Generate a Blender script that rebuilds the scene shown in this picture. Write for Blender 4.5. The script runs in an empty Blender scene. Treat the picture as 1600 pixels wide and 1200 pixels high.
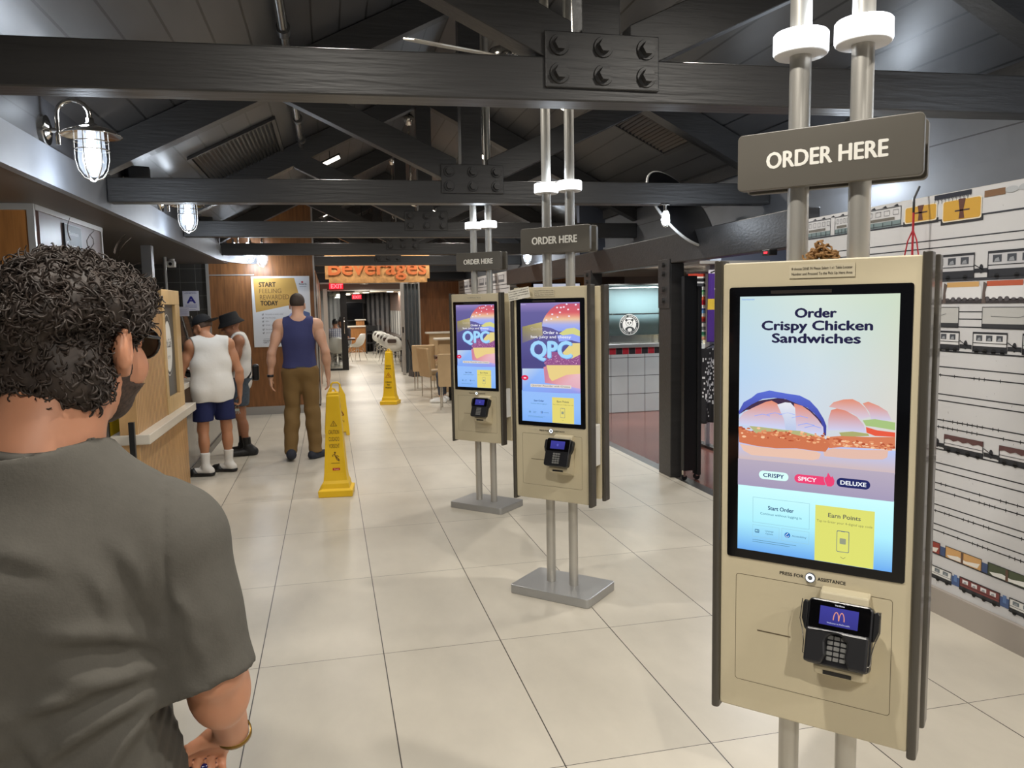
import bpy, bmesh, math, random
import numpy as np
from mathutils import Vector, Matrix, Euler
random.seed(7)
SC = bpy.context.scene
COL = SC.collection
PI = math.pi
# ------------------------------------------------------------------ camera
CAM_F, CAM_YAW, CAM_PITCH, CAM_ROLL = 1221.94, 0.2272015, 0.1000718, -0.0185430
cd = bpy.data.cameras.new('camera')
cam = bpy.data.objects.new('camera', cd)
COL.objects.link(cam)
cd.sensor_fit = 'HORIZONTAL'
cd.sensor_width = 36.0
cd.lens = 36.0 * CAM_F / 1600.0
cd.clip_start = 0.05
cd.clip_end = 200
_f = Vector((math.sin(CAM_YAW)*math.cos(CAM_PITCH), math.cos(CAM_YAW)*math.cos(CAM_PITCH), -math.sin(CAM_PITCH)))
_r = Vector((math.cos(CAM_YAW), -math.sin(CAM_YAW), 0))
_u = _r.cross(_f)
_r2 = _r*math.cos(CAM_ROLL) + _u*math.sin(CAM_ROLL)
_u2 = -_r*math.sin(CAM_ROLL) + _u*math.cos(CAM_ROLL)
cam.matrix_world = Matrix(((_r2.x, _u2.x, -_f.x, 0), (_r2.y, _u2.y, -_f.y, 0), (_r2.z, _u2.z, -_f.z, 1.6), (0, 0, 0, 1)))
SC.camera = cam
# ------------------------------------------------------------------ world, exposure
SC.view_settings.view_transform = 'Standard'
SC.view_settings.look = 'None'
SC.view_settings.exposure = 0.0
SC.view_settings.gamma = 1.0
SC.view_settings.use_curve_mapping = False
W = bpy.data.worlds.new('world'); SC.world = W
W.use_nodes = True
W.node_tree.nodes['Background'].inputs[0].default_value = (0.75, 0.8, 0.9, 1)
W.node_tree.nodes['Background'].inputs[1].default_value = 0.12

def light(name, kind, loc, power, color=(1, 1, 1), size=0.1, size_y=None, rot=(0, 0, 0), spread=None, spot=None):
    l = bpy.data.lights.new(name, kind); l.energy = power; l.color = color
    if kind == 'AREA':
        l.shape = 'RECTANGLE'; l.size = size; l.size_y = size_y or size
        if spread: l.spread = spread
    elif kind == 'SPOT':
        l.shadow_soft_size = size; l.spot_size = spot or 2.0; l.spot_blend = 0.6
    else:
        l.shadow_soft_size = size
    o = bpy.data.objects.new(name, l); COL.objects.link(o)
    o.location = loc; o.rotation_euler = rot
    return o
WARM = (1.0, 0.945, 0.855)
COOL = (0.78, 0.88, 1.0)
TUBES = [(x, y) for y in (-1.7, 1.15, 4.05, 6.9, 9.75, 12.6, 14.85, 18.2) for x in (0.08, 2.02)]
for (x, y) in TUBES:
    e = 120 if y > 0 else (255 if x < 1 else 120)
    if y == 1.15: e = 195 if x < 1 else 165
    if 4 < y < 11: e = 98
    light('tube_lamp_light', 'SPOT', (x, y, 3.31), e, WARM, 0.05, spot=2.75)

# ------------------------------------------------------------------ materials
def lin(c):
    r = []
    for v in c[:3]:
        v = v/255.0
        r.append(v/12.92 if v <= 0.04045 else ((v+0.055)/1.055)**2.4)
    return (r[0], r[1], r[2], 1.0)
_M = {}
def mat(name, rgb, rough=0.5, metal=0.0, noise=0.0, scale=6.0, bump=0.0, bscale=40.0, stretch=(1, 1, 1), coat=0.0, emit=None, estr=0.0, trans=0.0, alpha=1.0, sss=0.0, spec=None):
    if name in _M: return _M[name]
    m = bpy.data.materials.new(name); m.use_nodes = True
    nt = m.node_tree; b = nt.nodes['Principled BSDF']
    b.inputs['Base Color'].default_value = lin(rgb)
    b.inputs['Roughness'].default_value = rough
    b.inputs['Metallic'].default_value = metal
    if coat: b.inputs['Coat Weight'].default_value = coat
    if spec is not None: b.inputs['Specular IOR Level'].default_value = spec
    if trans: b.inputs['Transmission Weight'].default_value = trans
    if alpha < 1: b.inputs['Alpha'].default_value = alpha
    if sss:
        b.inputs['Subsurface Weight'].default_value = sss
        b.inputs['Subsurface Radius'].default_value = (0.012, 0.005, 0.003)
        b.inputs['Subsurface Scale'].default_value = 1.0
    if emit is not None:
        b.inputs['Emission Color'].default_value = lin(emit)
        b.inputs['Emission Strength'].default_value = estr
    if noise or bump:
        tc = nt.nodes.new('ShaderNodeTexCoord'); mp = nt.nodes.new('ShaderNodeMapping')
        mp.inputs['Scale'].default_value = stretch
        nt.links.new(tc.outputs['Object'], mp.inputs[0])
    if noise:
        n = nt.nodes.new('ShaderNodeTexNoise'); n.inputs['Scale'].default_value = scale; n.inputs['Detail'].default_value = 5
        nt.links.new(mp.outputs[0], n.inputs['Vector'])
        mr = nt.nodes.new('ShaderNodeMapRange'); mr.inputs[1].default_value = 0.3; mr.inputs[2].default_value = 0.7
        mr.inputs[3].default_value = 1-noise; mr.inputs[4].default_value = 1+noise
        nt.links.new(n.outputs[0], mr.inputs[0])
        mx = nt.nodes.new('ShaderNodeMix'); mx.data_type = 'RGBA'; mx.blend_type = 'MULTIPLY'; mx.inputs[0].default_value = 1
        mx.inputs[6].default_value = lin(rgb)
        nt.links.new(mr.outputs[0], mx.inputs[7])
        nt.links.new(mx.outputs[2], b.inputs['Base Color'])
    if bump:
        n2 = nt.nodes.new('ShaderNodeTexNoise'); n2.inputs['Scale'].default_value = bscale; n2.inputs['Detail'].default_value = 4
        nt.links.new(mp.outputs[0], n2.inputs['Vector'])
        bp = nt.nodes.new('ShaderNodeBump'); bp.inputs['Strength'].default_value = bump; bp.inputs['Distance'].default_value = 0.01
        nt.links.new(n2.outputs[0], bp.inputs['Height']); nt.links.new(bp.outputs[0], b.inputs['Normal'])
    _M[name] = m
    return m
def glow(name, rgb, s):
    if name in _M: return _M[name]
    m = bpy.data.materials.new(name); m.use_nodes = True
    nt = m.node_tree; nt.nodes.clear()
    e = nt.nodes.new('ShaderNodeEmission'); o = nt.nodes.new('ShaderNodeOutputMaterial')
    e.inputs[0].default_value = lin(rgb); e.inputs[1].default_value = s
    nt.links.new(e.outputs[0], o.inputs[0]); _M[name] = m
    return m
def printed(name, rough=0.5, emit=0.0):
    """material that reads the printed colours of a mesh; emit > 0 for lit screens"""
    if name in _M: return _M[name]
    m = bpy.data.materials.new(name); m.use_nodes = True
    nt = m.node_tree; b = nt.nodes['Principled BSDF']
    a = nt.nodes.new('ShaderNodeAttribute'); a.attribute_name = 'Col'
    b.inputs['Roughness'].default_value = rough
    if emit:
        b.inputs['Base Color'].default_value = (0.005, 0.005, 0.006, 1)
        nt.links.new(a.outputs['Color'], b.inputs['Emission Color']); b.inputs['Emission Strength'].default_value = emit
    else:
        nt.links.new(a.outputs['Color'], b.inputs['Base Color'])
    _M[name] = m
    return m
def nmath(nt, op, a, b=None):
    n = nt.nodes.new('ShaderNodeMath'); n.operation = op
    for i, v in enumerate((a, b)):
        if v is None: continue
        if isinstance(v, (int, float)): n.inputs[i].default_value = v
        else: nt.links.new(v, n.inputs[i])
    return n.outputs[0]
def lines_mat(name, rgb, line_rgb, axes, rough=0.4, noise=0.06, nscale=4.0, nstretch=(1, 1, 1), bump=0.0, cellvar=0.0, spec=None, coord='Object'):
    """painted / tiled surface; axes = [(axis, offset, pitch, line width)]"""
    if name in _M: return _M[name]
    m = bpy.data.materials.new(name); m.use_nodes = True
    nt = m.node_tree; b = nt.nodes['Principled BSDF']; b.inputs['Roughness'].default_value = rough
    if spec is not None: b.inputs['Specular IOR Level'].default_value = spec
    tc = nt.nodes.new('ShaderNodeTexCoord'); sp = nt.nodes.new('ShaderNodeSeparateXYZ')
    nt.links.new(tc.outputs[coord], sp.inputs[0])
    mask = None; cells = []
    for (ax, off, pitch, w) in axes:
        s = nmath(nt, 'SUBTRACT', sp.outputs[ax], off)
        d = nmath(nt, 'PINGPONG', s, pitch/2)
        l = nmath(nt, 'LESS_THAN', d, w/2)
        mask = l if mask is None else nmath(nt, 'MAXIMUM', mask, l)
        cells.append(nmath(nt, 'FLOOR', nmath(nt, 'DIVIDE', s, pitch)))
    mp = nt.nodes.new('ShaderNodeMapping'); mp.inputs['Scale'].default_value = nstretch
    nt.links.new(tc.outputs[coord], mp.inputs[0])
    n = nt.nodes.new('ShaderNodeTexNoise'); n.inputs['Scale'].default_value = nscale; n.inputs['Detail'].default_value = 6; n.inputs['Roughness'].default_value = 0.6
    nt.links.new(mp.outputs[0], n.inputs['Vector'])
    mr = nt.nodes.new('ShaderNodeMapRange'); mr.inputs[1].default_value = 0.3; mr.inputs[2].default_value = 0.7
    mr.inputs[3].default_value = 1-noise; mr.inputs[4].default_value = 1+noise
    nt.links.new(n.outputs[0], mr.inputs[0]); val = mr.outputs[0]
    if cellvar:
        cx = nt.nodes.new('ShaderNodeCombineXYZ')
        for i, c in enumerate(cells): nt.links.new(c, cx.inputs[i])
        wn = nt.nodes.new('ShaderNodeTexWhiteNoise'); nt.links.new(cx.outputs[0], wn.inputs[0])
        v2 = nmath(nt, 'ADD', nmath(nt, 'MULTIPLY', wn.outputs[0], 2*cellvar), 1-cellvar)
        val = nmath(nt, 'MULTIPLY', val, v2)
    mx = nt.nodes.new('ShaderNodeMix'); mx.data_type = 'RGBA'; mx.blend_type = 'MULTIPLY'; mx.inputs[0].default_value = 1
    mx.inputs[6].default_value = lin(rgb); nt.links.new(val, mx.inputs[7])
    m2 = nt.nodes.new('ShaderNodeMix'); m2.data_type = 'RGBA'
    nt.links.new(mask, m2.inputs[0]); nt.links.new(mx.outputs[2], m2.inputs[6]); m2.inputs[7].default_value = lin(line_rgb)
    nt.links.new(m2.outputs[2], b.inputs['Base Color'])
    if bump:
        h = nmath(nt, 'SUBTRACT', nmath(nt, 'MULTIPLY', n.outputs[0], 0.3), mask)
        bp = nt.nodes.new('ShaderNodeBump'); bp.inputs['Strength'].default_value = bump; bp.inputs['Distance'].default_value = 0.004
        nt.links.new(h, bp.inputs['Height']); nt.links.new(bp.outputs[0], b.inputs['Normal'])
    _M[name] = m
    return m

# ------------------------------------------------------------------ mesh builder
class MB:
    def __init__(s): s.v = []; s.f = []; s.m = []; s.sm = []; s.mi = 0
    def add(s, vs, fs, smooth=False):
        o = len(s.v); s.v += [tuple(p) for p in vs]
        for f in fs: s.f.append(tuple(i+o for i in f)); s.m.append(s.mi); s.sm.append(smooth)
        return s
    def use(s, i): s.mi = i; return s
    def box(s, x0, y0, z0, x1, y1, z1):
        v = [(x0, y0, z0), (x1, y0, z0), (x1, y1, z0), (x0, y1, z0), (x0, y0, z1), (x1, y0, z1), (x1, y1, z1), (x0, y1, z1)]
        return s.add(v, [(0, 3, 2, 1), (4, 5, 6, 7), (0, 1, 5, 4), (1, 2, 6, 5), (2, 3, 7, 6), (3, 0, 4, 7)])
    def obox(s, c, size, M):
        hx, hy, hz = size[0]/2, size[1]/2, size[2]/2
        v = [Vector(c) + M @ Vector((x, y, z)) for z in (-hz, hz) for (x, y) in ((-hx, -hy), (hx, -hy), (hx, hy), (-hx, hy))]
        return s.add(v, [(0, 3, 2, 1), (4, 5, 6, 7), (0, 1, 5, 4), (1, 2, 6, 5), (2, 3, 7, 6), (3, 0, 4, 7)])
    def bar(s, p0, p1, w, h, up=(0, 0, 1)):
        p0 = Vector(p0); p1 = Vector(p1); d = (p1-p0); L = d.length; d.normalize()
        x = d.cross(Vector(up)); x.normalize(); z = x.cross(d)
        return s.obox((p0+p1)/2, (w, L, h), Matrix((x, d, z)).transposed())
    def prism(s, poly, lo, hi, axis='y'):
        n = len(poly)
        def P(a, b, t):
            return {'y': (a, t, b), 'x': (t, a, b), 'z': (a, b, t)}[axis]
        v = [P(a, b, lo) for a, b in poly] + [P(a, b, hi) for a, b in poly]
        f = [tuple(range(n)), tuple(range(2*n-1, n-1, -1))] + [(i, i+n, (i+1) % n+n, (i+1) % n) for i in range(n)]
        return s.add(v, f)
    def cyl(s, p0, p1, r0, r1=None, n=16, caps=True):
        r1 = r0 if r1 is None else r1
        p0 = Vector(p0); p1 = Vector(p1); d = (p1-p0).normalized()
        a = Vector((0, 0, 1)) if abs(d.z) < 0.9 else Vector((1, 0, 0))
        x = d.cross(a).normalized(); y = d.cross(x)
        v = []
        for (p, r) in ((p0, r0), (p1, r1)):
            for i in range(n):
                t = 2*PI*i/n; v.append(p + x*r*math.cos(t) + y*r*math.sin(t))
        s.add(v, [(i, i+n, (i+1) % n+n, (i+1) % n) for i in range(n)], True)
        if caps:
            s.add(v[:n], [tuple(range(n))]); s.add(v[n:], [tuple(range(n-1, -1, -1))])
        return s
    def tube(s, pts, r, n=8, caps=True):
        pts = [Vector(p) for p in pts]; k = len(pts)
        rs = r if isinstance(r, (list, tuple)) else [r]*k
        v = []; px = None
        for i, p in enumerate(pts):
            d = (pts[min(i+1, k-1)] - pts[max(i-1, 0)])
            if d.length < 1e-9: d = Vector((0, 0, 1))
            d.normalize()
            if px is None:
                a = Vector((0, 0, 1)) if abs(d.z) < 0.9 else Vector((1, 0, 0)); px = d.cross(a).normalized()
            else:
                px = px - d*px.dot(d)
                px.normalize()
            py = d.cross(px)
            for j in range(n):
                t = 2*PI*j/n; v.append(p + px*rs[i]*math.cos(t) + py*rs[i]*math.sin(t))
        f = [(i*n+j, (i+1)*n+j, (i+1)*n+(j+1) % n, i*n+(j+1) % n) for i in range(k-1) for j in range(n)]
        s.add(v, f, True)
        if caps:
            s.add(v[:n], [tuple(range(n))]); s.add(v[-n:], [tuple(range(n-1, -1, -1))])
        return s
    def lathe(s, prof, c=(0, 0, 0), n=24, M=None, smooth=True):
        v = []
        for (r, z) in prof:
            for j in range(n):
                t = 2*PI*j/n; p = Vector((r*math.cos(t), r*math.sin(t), z))
                if M is not None: p = M @ p
                v.append(p + Vector(c))
        k = len(prof)
        f = [(i*n+j, i*n+(j+1) % n, (i+1)*n+(j+1) % n, (i+1)*n+j) for i in range(k-1) for j in range(n)]
        return s.add(v, f, smooth)
    def ell(s, c, r, n=14, m=9, M=None):
        prof = [(max(1e-4, math.sin(PI*i/m)), -math.cos(PI*i/m)) for i in range(m+1)]
        S = Matrix.Diagonal(Vector(r))
        return s.lathe(prof, c, n, (M @ S) if M is not None else S)
    def grid(s, pts, nu, nv, smooth=True, closed=False):
        f = []
        for i in range(nu-1):
            for j in range(nv if closed else nv-1):
                f.append((i*nv+j, (i+1)*nv+j, (i+1)*nv+(j+1) % nv, i*nv+(j+1) % nv))
        return s.add(pts, f, smooth)

def mesh_obj(name, mb, mats, parent=None, bevel=0.0, loc=None, rot=None, seg=2, solid=0.0, subd=0):
    me = bpy.data.meshes.new(name)
    me.from_pydata(mb.v, [], mb.f)
    if not isinstance(mats, (list, tuple)): mats = [mats]
    for m in mats: me.materials.append(m)
    me.polygons.foreach_set('material_index', mb.m)
    me.polygons.foreach_set('use_smooth', mb.sm)
    me.update()
    o = bpy.data.objects.new(name, me); COL.objects.link(o)
    if parent is not None: o.parent = parent
    if loc is not None: o.location = loc
    if rot is not None: o.rotation_euler = rot
    if solid:
        md = o.modifiers.new('solid', 'SOLIDIFY'); md.thickness = solid; md.offset = 0
    if bevel:
        md = o.modifiers.new('bevel', 'BEVEL'); md.width = bevel; md.segments = seg; md.limit_method = 'ANGLE'; md.angle_limit = 0.6
    if subd:
        md = o.modifiers.new('subd', 'SUBSURF'); md.levels = subd; md.render_levels = subd
    return o
def thing(name, label, cat, loc=(0, 0, 0), rotz=0.0, group=None):
    o = bpy.data.objects.new(name, None); COL.objects.link(o)
    o.location = loc; o.rotation_euler = (0, 0, rotz); o.empty_display_size = 0.1
    return tag(o, label, cat, group)
def tag(o, label, cat, group=None, kind=None):
    o['label'] = label; o['category'] = cat
    if group: o['group'] = group
    if kind: o['kind'] = kind
    return o
def struct(name, mb, mats, bevel=0.0, label=None, cat=None):
    o = mesh_obj(name, mb, mats, None, bevel); o['kind'] = 'structure'
    if label: o['label'] = label; o['category'] = cat
    return o
def dup(root, loc, rotz=None, label=None, group=None):
    r = root.copy(); COL.objects.link(r); r.location = loc
    if rotz is not None: r.rotation_euler = (0, 0, rotz)
    if label: r['label'] = label
    if group: r['group'] = group
    for ch in list(root.children):
        c = ch.copy(); COL.objects.link(c); c.parent = r
        for g in list(ch.children):
            d = g.copy(); COL.objects.link(d); d.parent = c
    return r

# ------------------------------------------------------------------ flat printed artwork (x across, z up, facing -y)
_TX = {}
def text_polys(body, bold):
    k = body
    if k in _TX: return _TX[k]
    cu = bpy.data.curves.new('t', 'FONT'); cu.body = body; cu.size = 1.0; cu.resolution_u = 3; cu.align_x = 'LEFT'
    o = bpy.data.objects.new('t', cu); COL.objects.link(o)
    dg = bpy.context.evaluated_depsgraph_get(); dg.update()
    me = bpy.data.meshes.new_from_object(o.evaluated_get(dg))
    v = [(a.co.x, a.co.y) for a in me.vertices]; f = [tuple(p.vertices) for p in me.polygons]
    bpy.data.objects.remove(o); bpy.data.curves.remove(cu); bpy.data.meshes.remove(me)
    if not v: v = [(0, 0)]
    xs = [a[0] for a in v]; x0 = min(xs); w = max(xs)-x0
    v = [(a-x0, b) for a, b in v]
    _TX[k] = (v, f, max(w, 1e-4))
    return _TX[k]
class Art:
    EPS = 0.0004
    def __init__(s, eps=None): s.v = []; s.f = []; s.c = []; s.e = eps or Art.EPS; s.tf = None
    def poly(s, pts, col, layer=0):
        o = len(s.v); cols = col if isinstance(col, list) else [col]*len(pts)
        s.v += [(x, -layer*s.e, z) for x, z in pts]; s.f.append(tuple(range(o, o+len(pts)))); s.c.append([lin(c) for c in cols])
    def rect(s, x0, z0, x1, z1, col, layer=0, top=None):
        t = top or col
        s.poly([(x0, z0), (x1, z0), (x1, z1), (x0, z1)], [col, col, t, t], layer)
    def vgrad(s, x0, x1, stops, layer=0):
        for (z0, c0), (z1, c1) in zip(stops[:-1], stops[1:]):
            s.rect(x0, min(z0, z1), x1, max(z0, z1), c1 if z1 < z0 else c0, layer, c0 if z1 < z0 else c1)
    def ell(s, cx, cz, rx, rz, col, layer=0, n=28, a0=0, a1=360):
        s.poly([(cx+rx*math.cos(math.radians(a0+(a1-a0)*i/n)), cz+rz*math.sin(math.radians(a0+(a1-a0)*i/n))) for i in range(n if a1-a0 >= 360 else n+1)], col, layer)
    def rrect(s, x0, z0, x1, z1, r, col, layer=0):
        p = []
        for (cx, cz, a) in ((x1-r, z1-r, 0), (x0+r, z1-r, 90), (x0+r, z0+r, 180), (x1-r, z0+r, 270)):
            for i in range(6):
                t = math.radians(a+18*i); p.append((cx+r*math.cos(t), cz+r*math.sin(t)))
        s.poly(p, col, layer)
    def frame(s, x0, z0, x1, z1, w, col, layer=0):
        s.rect(x0, z0, x1, z0+w, col, layer); s.rect(x0, z1-w, x1, z1, col, layer)
        s.rect(x0, z0+w, x0+w, z1-w, col, layer); s.rect(x1-w, z0+w, x1, z1-w, col, layer)
    def line(s, pts, w, col, layer=0):
        for (a, b) in zip(pts[:-1], pts[1:]):
            dx, dz = b[0]-a[0], b[1]-a[1]; L = math.hypot(dx, dz) or 1e-6; nx, nz = -dz/L*w/2, dx/L*w/2
            s.poly([(a[0]-nx, a[1]-nz), (b[0]-nx, b[1]-nz), (b[0]+nx, b[1]+nz), (a[0]+nx, a[1]+nz)], col, layer)
    def arc(s, cx, cz, r, w, a0, a1, col, layer=0, n=24, rz=None):
        rz = rz or r
        P = []
        for i in range(n+1):
            t = math.radians(a0+(a1-a0)*i/n); P.append((math.cos(t), math.sin(t)))
        for a, b in zip(P[:-1], P[1:]):
            s.poly([(cx+(r-w/2)*a[0], cz+(rz-w/2)*a[1]), (cx+(r+w/2)*a[0], cz+(rz+w/2)*a[1]), (cx+(r+w/2)*b[0], cz+(rz+w/2)*b[1]), (cx+(r-w/2)*b[0], cz+(rz-w/2)*b[1])], col, layer)
    def text(s, body, x, z, cap, col, layer=1, align='c', bold=0.0, width=None, slant=0.0, rot=0.0):
        v, f, w = text_polys(body, bold)
        k = cap/0.70; kx = k if width is None else width/w
        ox = {'c': -w*kx/2, 'l': 0, 'r': -w*kx}[align]
        ca, sa = math.cos(rot), math.sin(rot); bb = bold*k*1.0
        for j, (ddx, ddz) in enumerate([(0, 0)] if not bold else [(0, 0), (bb, 0), (-bb, 0), (0, bb*0.6), (0, -bb*0.6)]):
            o = len(s.v)
            for a, b in v:
                px, pz = ox+a*kx+slant*b*k+ddx, b*k+ddz
                s.v.append((x+px*ca-pz*sa, -(layer+j*0.03)*s.e, z+px*sa+pz*ca))
            for q in f:
                s.f.append(tuple(i+o for i in q)); s.c.append([lin(col)]*len(q))
    def build(s, name, m, parent=None, loc=None, rot=None, solid=0.0):
        me = bpy.data.meshes.new(name); me.from_pydata(s.v, [], s.f)
        ca = me.color_attributes.new('Col', 'FLOAT_COLOR', 'CORNER')
        flat = [x for f in s.c for c in f for x in c]
        ca.data.foreach_set('color', flat)
        me.materials.append(m); me.update()
        o = bpy.data.objects.new(name, me); COL.objects.link(o)
        if parent is not None: o.parent = parent
        if loc is not None: o.location = loc
        if rot is not None: o.rotation_euler = rot
        return o
def letters(name, body, cap, m, parent, loc, depth=0.006, bold=0.0, width=None, rot=None):
    """raised lettering: flat text extruded, facing -y, centred on loc"""
    v, f, w = text_polys(body, bold); k = cap/0.70; kx = k if width is None else width/w
    bm = bmesh.new()
    bb = bold*k*0.62
    for j, (ddx, ddz) in enumerate([(0, 0)] if not bold else [(0, 0), (bb, 0), (-bb, 0), (0, bb*0.6), (0, -bb*0.6)]):
        vs = [bm.verts.new((a*kx-w*kx/2+ddx, -j*depth*0.004, b*k+ddz)) for a, b in v]
        for q in f:
            try: bm.faces.new([vs[i] for i in q])
            except ValueError: pass
    bmesh.ops.recalc_face_normals(bm, faces=bm.faces)
    r = bmesh.ops.extrude_face_region(bm, geom=list(bm.faces))
    bmesh.ops.translate(bm, verts=[g for g in r['geom'] if isinstance(g, bmesh.types.BMVert)], vec=(0, -depth, 0))
    bmesh.ops.recalc_face_normals(bm, faces=bm.faces)
    me = bpy.data.meshes.new(name); bm.to_mesh(me); bm.free(); me.materials.append(m)
    o = bpy.data.objects.new(name, me); COL.objects.link(o); o.location = loc
    if parent is not None: o.parent = parent
    if rot: o.rotation_euler = rot
    return o
# ------------------------------------------------------------------ shared materials
M_beam = mat('black painted timber', (52, 51, 51), 0.42, noise=0.16, scale=3, bump=0.2, bscale=8, stretch=(0.6, 4, 8))
M_steel = mat('brushed steel pole', (190, 187, 180), 0.36, 0.62)
M_chrome = mat('polished nickel', (205, 200, 192), 0.14, 1.0)
M_cream = mat('cream powder coat', (201, 190, 162), 0.45, noise=0.02, scale=2)
M_dark = mat('dark bronze trim', (66, 62, 55), 0.28, coat=0.3)
M_black = mat('black plastic', (22, 22, 24), 0.35)
M_gloss = mat('black glass', (6, 6, 8), 0.08)
M_white = mat('white plastic', (226, 224, 218), 0.4)
M_grey = mat('satin grey plate', (168, 168, 168), 0.32, 0.5)
M_yellow = mat('yellow plastic', (240, 196, 26), 0.42)
M_print = printed('printed sheet', 0.45)
M_walnut = mat('walnut panel', (134, 88, 50), 0.4, noise=0.3, scale=5, stretch=(6, 6, 0.5))
M_trim = mat('pale metal trim', (176, 172, 166), 0.35, 0.4)
M_greywall = mat('grey painted boards', (104, 106, 110), 0.5, noise=0.06, scale=3)
M_darkwall = mat('dark grey wall', (50, 49, 50), 0.6)
M_soffit = mat('taupe soffit', (84, 77, 72), 0.45)
RIDGE_X, ROOF_Z = 1.08, 4.02
def roof_z(x): return ROOF_Z - 0.5*abs(x-RIDGE_X)
XL, XR = -1.43, 3.55
# ------------------------------------------------------------------ structure
M_floor = lines_mat('large floor tile', (199, 192, 178), (58, 53, 48), [(0, 0.184, 0.5545, 0.0045), (1, 3.545, 1.0685, 0.0032)], rough=0.34, noise=0.075, nscale=1.5, nstretch=(2.2, 1.2, 1), cellvar=0.035, spec=0.4)
struct('floor', MB().box(-7, -5, -0.1, 3.03, 36, 0), M_floor)
M_red = mat('polished red concrete', (112, 72, 64), 0.16, noise=0.12, scale=1.3)
struct('floor_shop', MB().box(3.14, 4.4, -0.1, 9, 15, 0), M_red)
struct('trim_1', MB().box(3.03, -5, -0.1, 3.14, 36, 0.0), mat('dark threshold', (74, 70, 68), 0.35, 0.3))
struct('floor_edge', MB().box(3.14, -5, -0.1, 9, 4.4, 0), M_darkwall)
M_roof = lines_mat('painted ceiling boards', (66, 66, 68), (20, 20, 21), [(0, RIDGE_X-8*0.186, 0.186, 0.012)], rough=0.38, noise=0.08, nscale=2, nstretch=(6, 1, 6), bump=0.6)
for (nm, s, xe) in (('ceiling_left', -1, XL-0.1), ('ceiling_right', 1, XR+0.1)):
    z = roof_z(xe); m = MB()
    m.prism([(RIDGE_X, ROOF_Z), (xe, z), (xe, z+0.08), (RIDGE_X, ROOF_Z+0.08)], -5, 20.6)
    struct(nm, m, M_roof)
struct('ceiling_left_soffit', MB().box(-7, -5, 2.30, XL-0.02, 12.5, 2.36), M_soffit)
# upper wall over the soffit and its ledge board, curling in at the far end
struct('wall_left_upper', MB().box(XL-0.09, -5, 2.34, XL-0.02, 12.5, 2.9), lines_mat('grey boarded wall', (78, 78, 81), (60, 60, 62), [(2, 2.62, 0.23, 0.008)], rough=0.45, noise=0.08))
fp = [(XL, -5), (XL, 11.2), (XL+0.02, 11.6), (XL+0.08, 11.95), (XL+0.2, 12.3), (XL+0.4, 12.49)]
m = MB()
for (a, b) in zip(fp[:-1], fp[1:]):
    m.add([(a[0], a[1], 2.295), (b[0], b[1], 2.295), (b[0], b[1], 2.50), (a[0], a[1], 2.50), (a[0]-0.05, a[1], 2.295), (b[0]-0.05, b[1], 2.295), (b[0]-0.05, b[1], 2.50), (a[0]-0.05, a[1], 2.50)],
          [(0, 1, 2, 3), (7, 6, 5, 4), (3, 2, 6, 7), (4, 5, 1, 0)])
struct('trim_2', m, mat('grey ledge board', (122, 125, 131), 0.42, noise=0.05))
# right side: mural wall, board over it, ledge, upper wall
struct('wall_right', MB().box(2.965, -5, 0, 3.16, 4.55, 2.108), mat('pale plaster', (205, 203, 200), 0.6))
struct('baseboard_right', MB().box(2.945, -5, 0, 2.965, 4.55, 0.13), mat('stone base', (160, 152, 144), 0.4))
struct('trim_3', MB().box(XR-0.03, -5, 2.11, XR, 18, 2.33), M_greywall)
struct('ceiling_right_ledge', MB().box(3.12, -5, 2.04, XR+0.02, 20, 2.07), M_greywall)
struct('wall_right_upper', MB().box(XR, -5, 2.05, XR+0.08, 20.6, 2.86), lines_mat('grey boarded wall right', (104, 106, 110), (62, 62, 64), [(2, 2.5, 0.24, 0.008)], rough=0.45, noise=0.08))
struct('trim_4', MB().box(XR-0.03, -5, 2.70, XR, 20.6, 2.80), M_beam)
struct('trim_5', MB().box(2.99, 4.55, 1.95, 3.12, 13.2, 2.2), M_beam, 0.008)
# left side: wood fronts
M_orange = mat('honey wood panel', (158, 104, 52), 0.38, noise=0.28, scale=4, stretch=(9, 9, 0.6))
struct('wall_left_front', MB().box(-6, 5.62, 0, -1.84, 5.72, 2.3), M_orange)
m = MB(); m.box(-6, 5.60, 2.26, -1.80, 5.625, 2.3); m.box(-1.84, 5.60, 0, -1.80, 5.63, 2.26)
struct('trim_6', m, M_trim)
struct('wall_left_side', MB().box(-1.90, 5.72, 0.9, -1.81, 7.15, 2.3), mat('plum laminate', (112, 92, 86), 0.35, noise=0.05))
m = MB(); m.box(-1.812, 5.63, 2.265, -1.797, 7.16, 2.3); m.box(-1.812, 7.12, 0.9, -1.797, 7.15, 2.265)
struct('trim_7', m, M_trim)
struct('trim_8', MB().box(-1.90, 8.98, 0, -1.80, 9.10, 2.3), mat('grey post', (118, 114, 110), 0.4, 0.3))
struct('wall_kitchen', MB().box(-4.5, 5.8, 0, -4.4, 12.5, 2.3), M_darkwall)
M_tile = lines_mat('charcoal wall tile', (66, 64, 61), (104, 102, 98), [(0, 0.02, 0.215, 0.006), (2, 0.03, 0.2, 0.006)], rough=0.25, noise=0.06)
struct('wall_tiled', MB().box(-4.4, 12.5, 0, -1.76, 12.6, 2.3), M_tile)
struct('trim_9', MB().box(-1.765, 12.47, 0, -1.725, 12.6, 2.3), M_trim)
struct('wall_wood', MB().box(-1.725, 12.5, 0, -0.2, 12.7, 3.4), M_walnut)
struct('baseboard_wood', MB().box(-1.725, 12.485, 0, -0.19, 12.5, 0.125), mat('grey tile base', (158, 154, 150), 0.4))
m = MB(); m.box(-1.72, 12.485, 2.125, -1.08, 12.5, 2.14); m.box(-0.215, 12.485, 0.1, -0.19, 12.5, 3.3)
struct('trim_10', m, M_trim)
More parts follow.
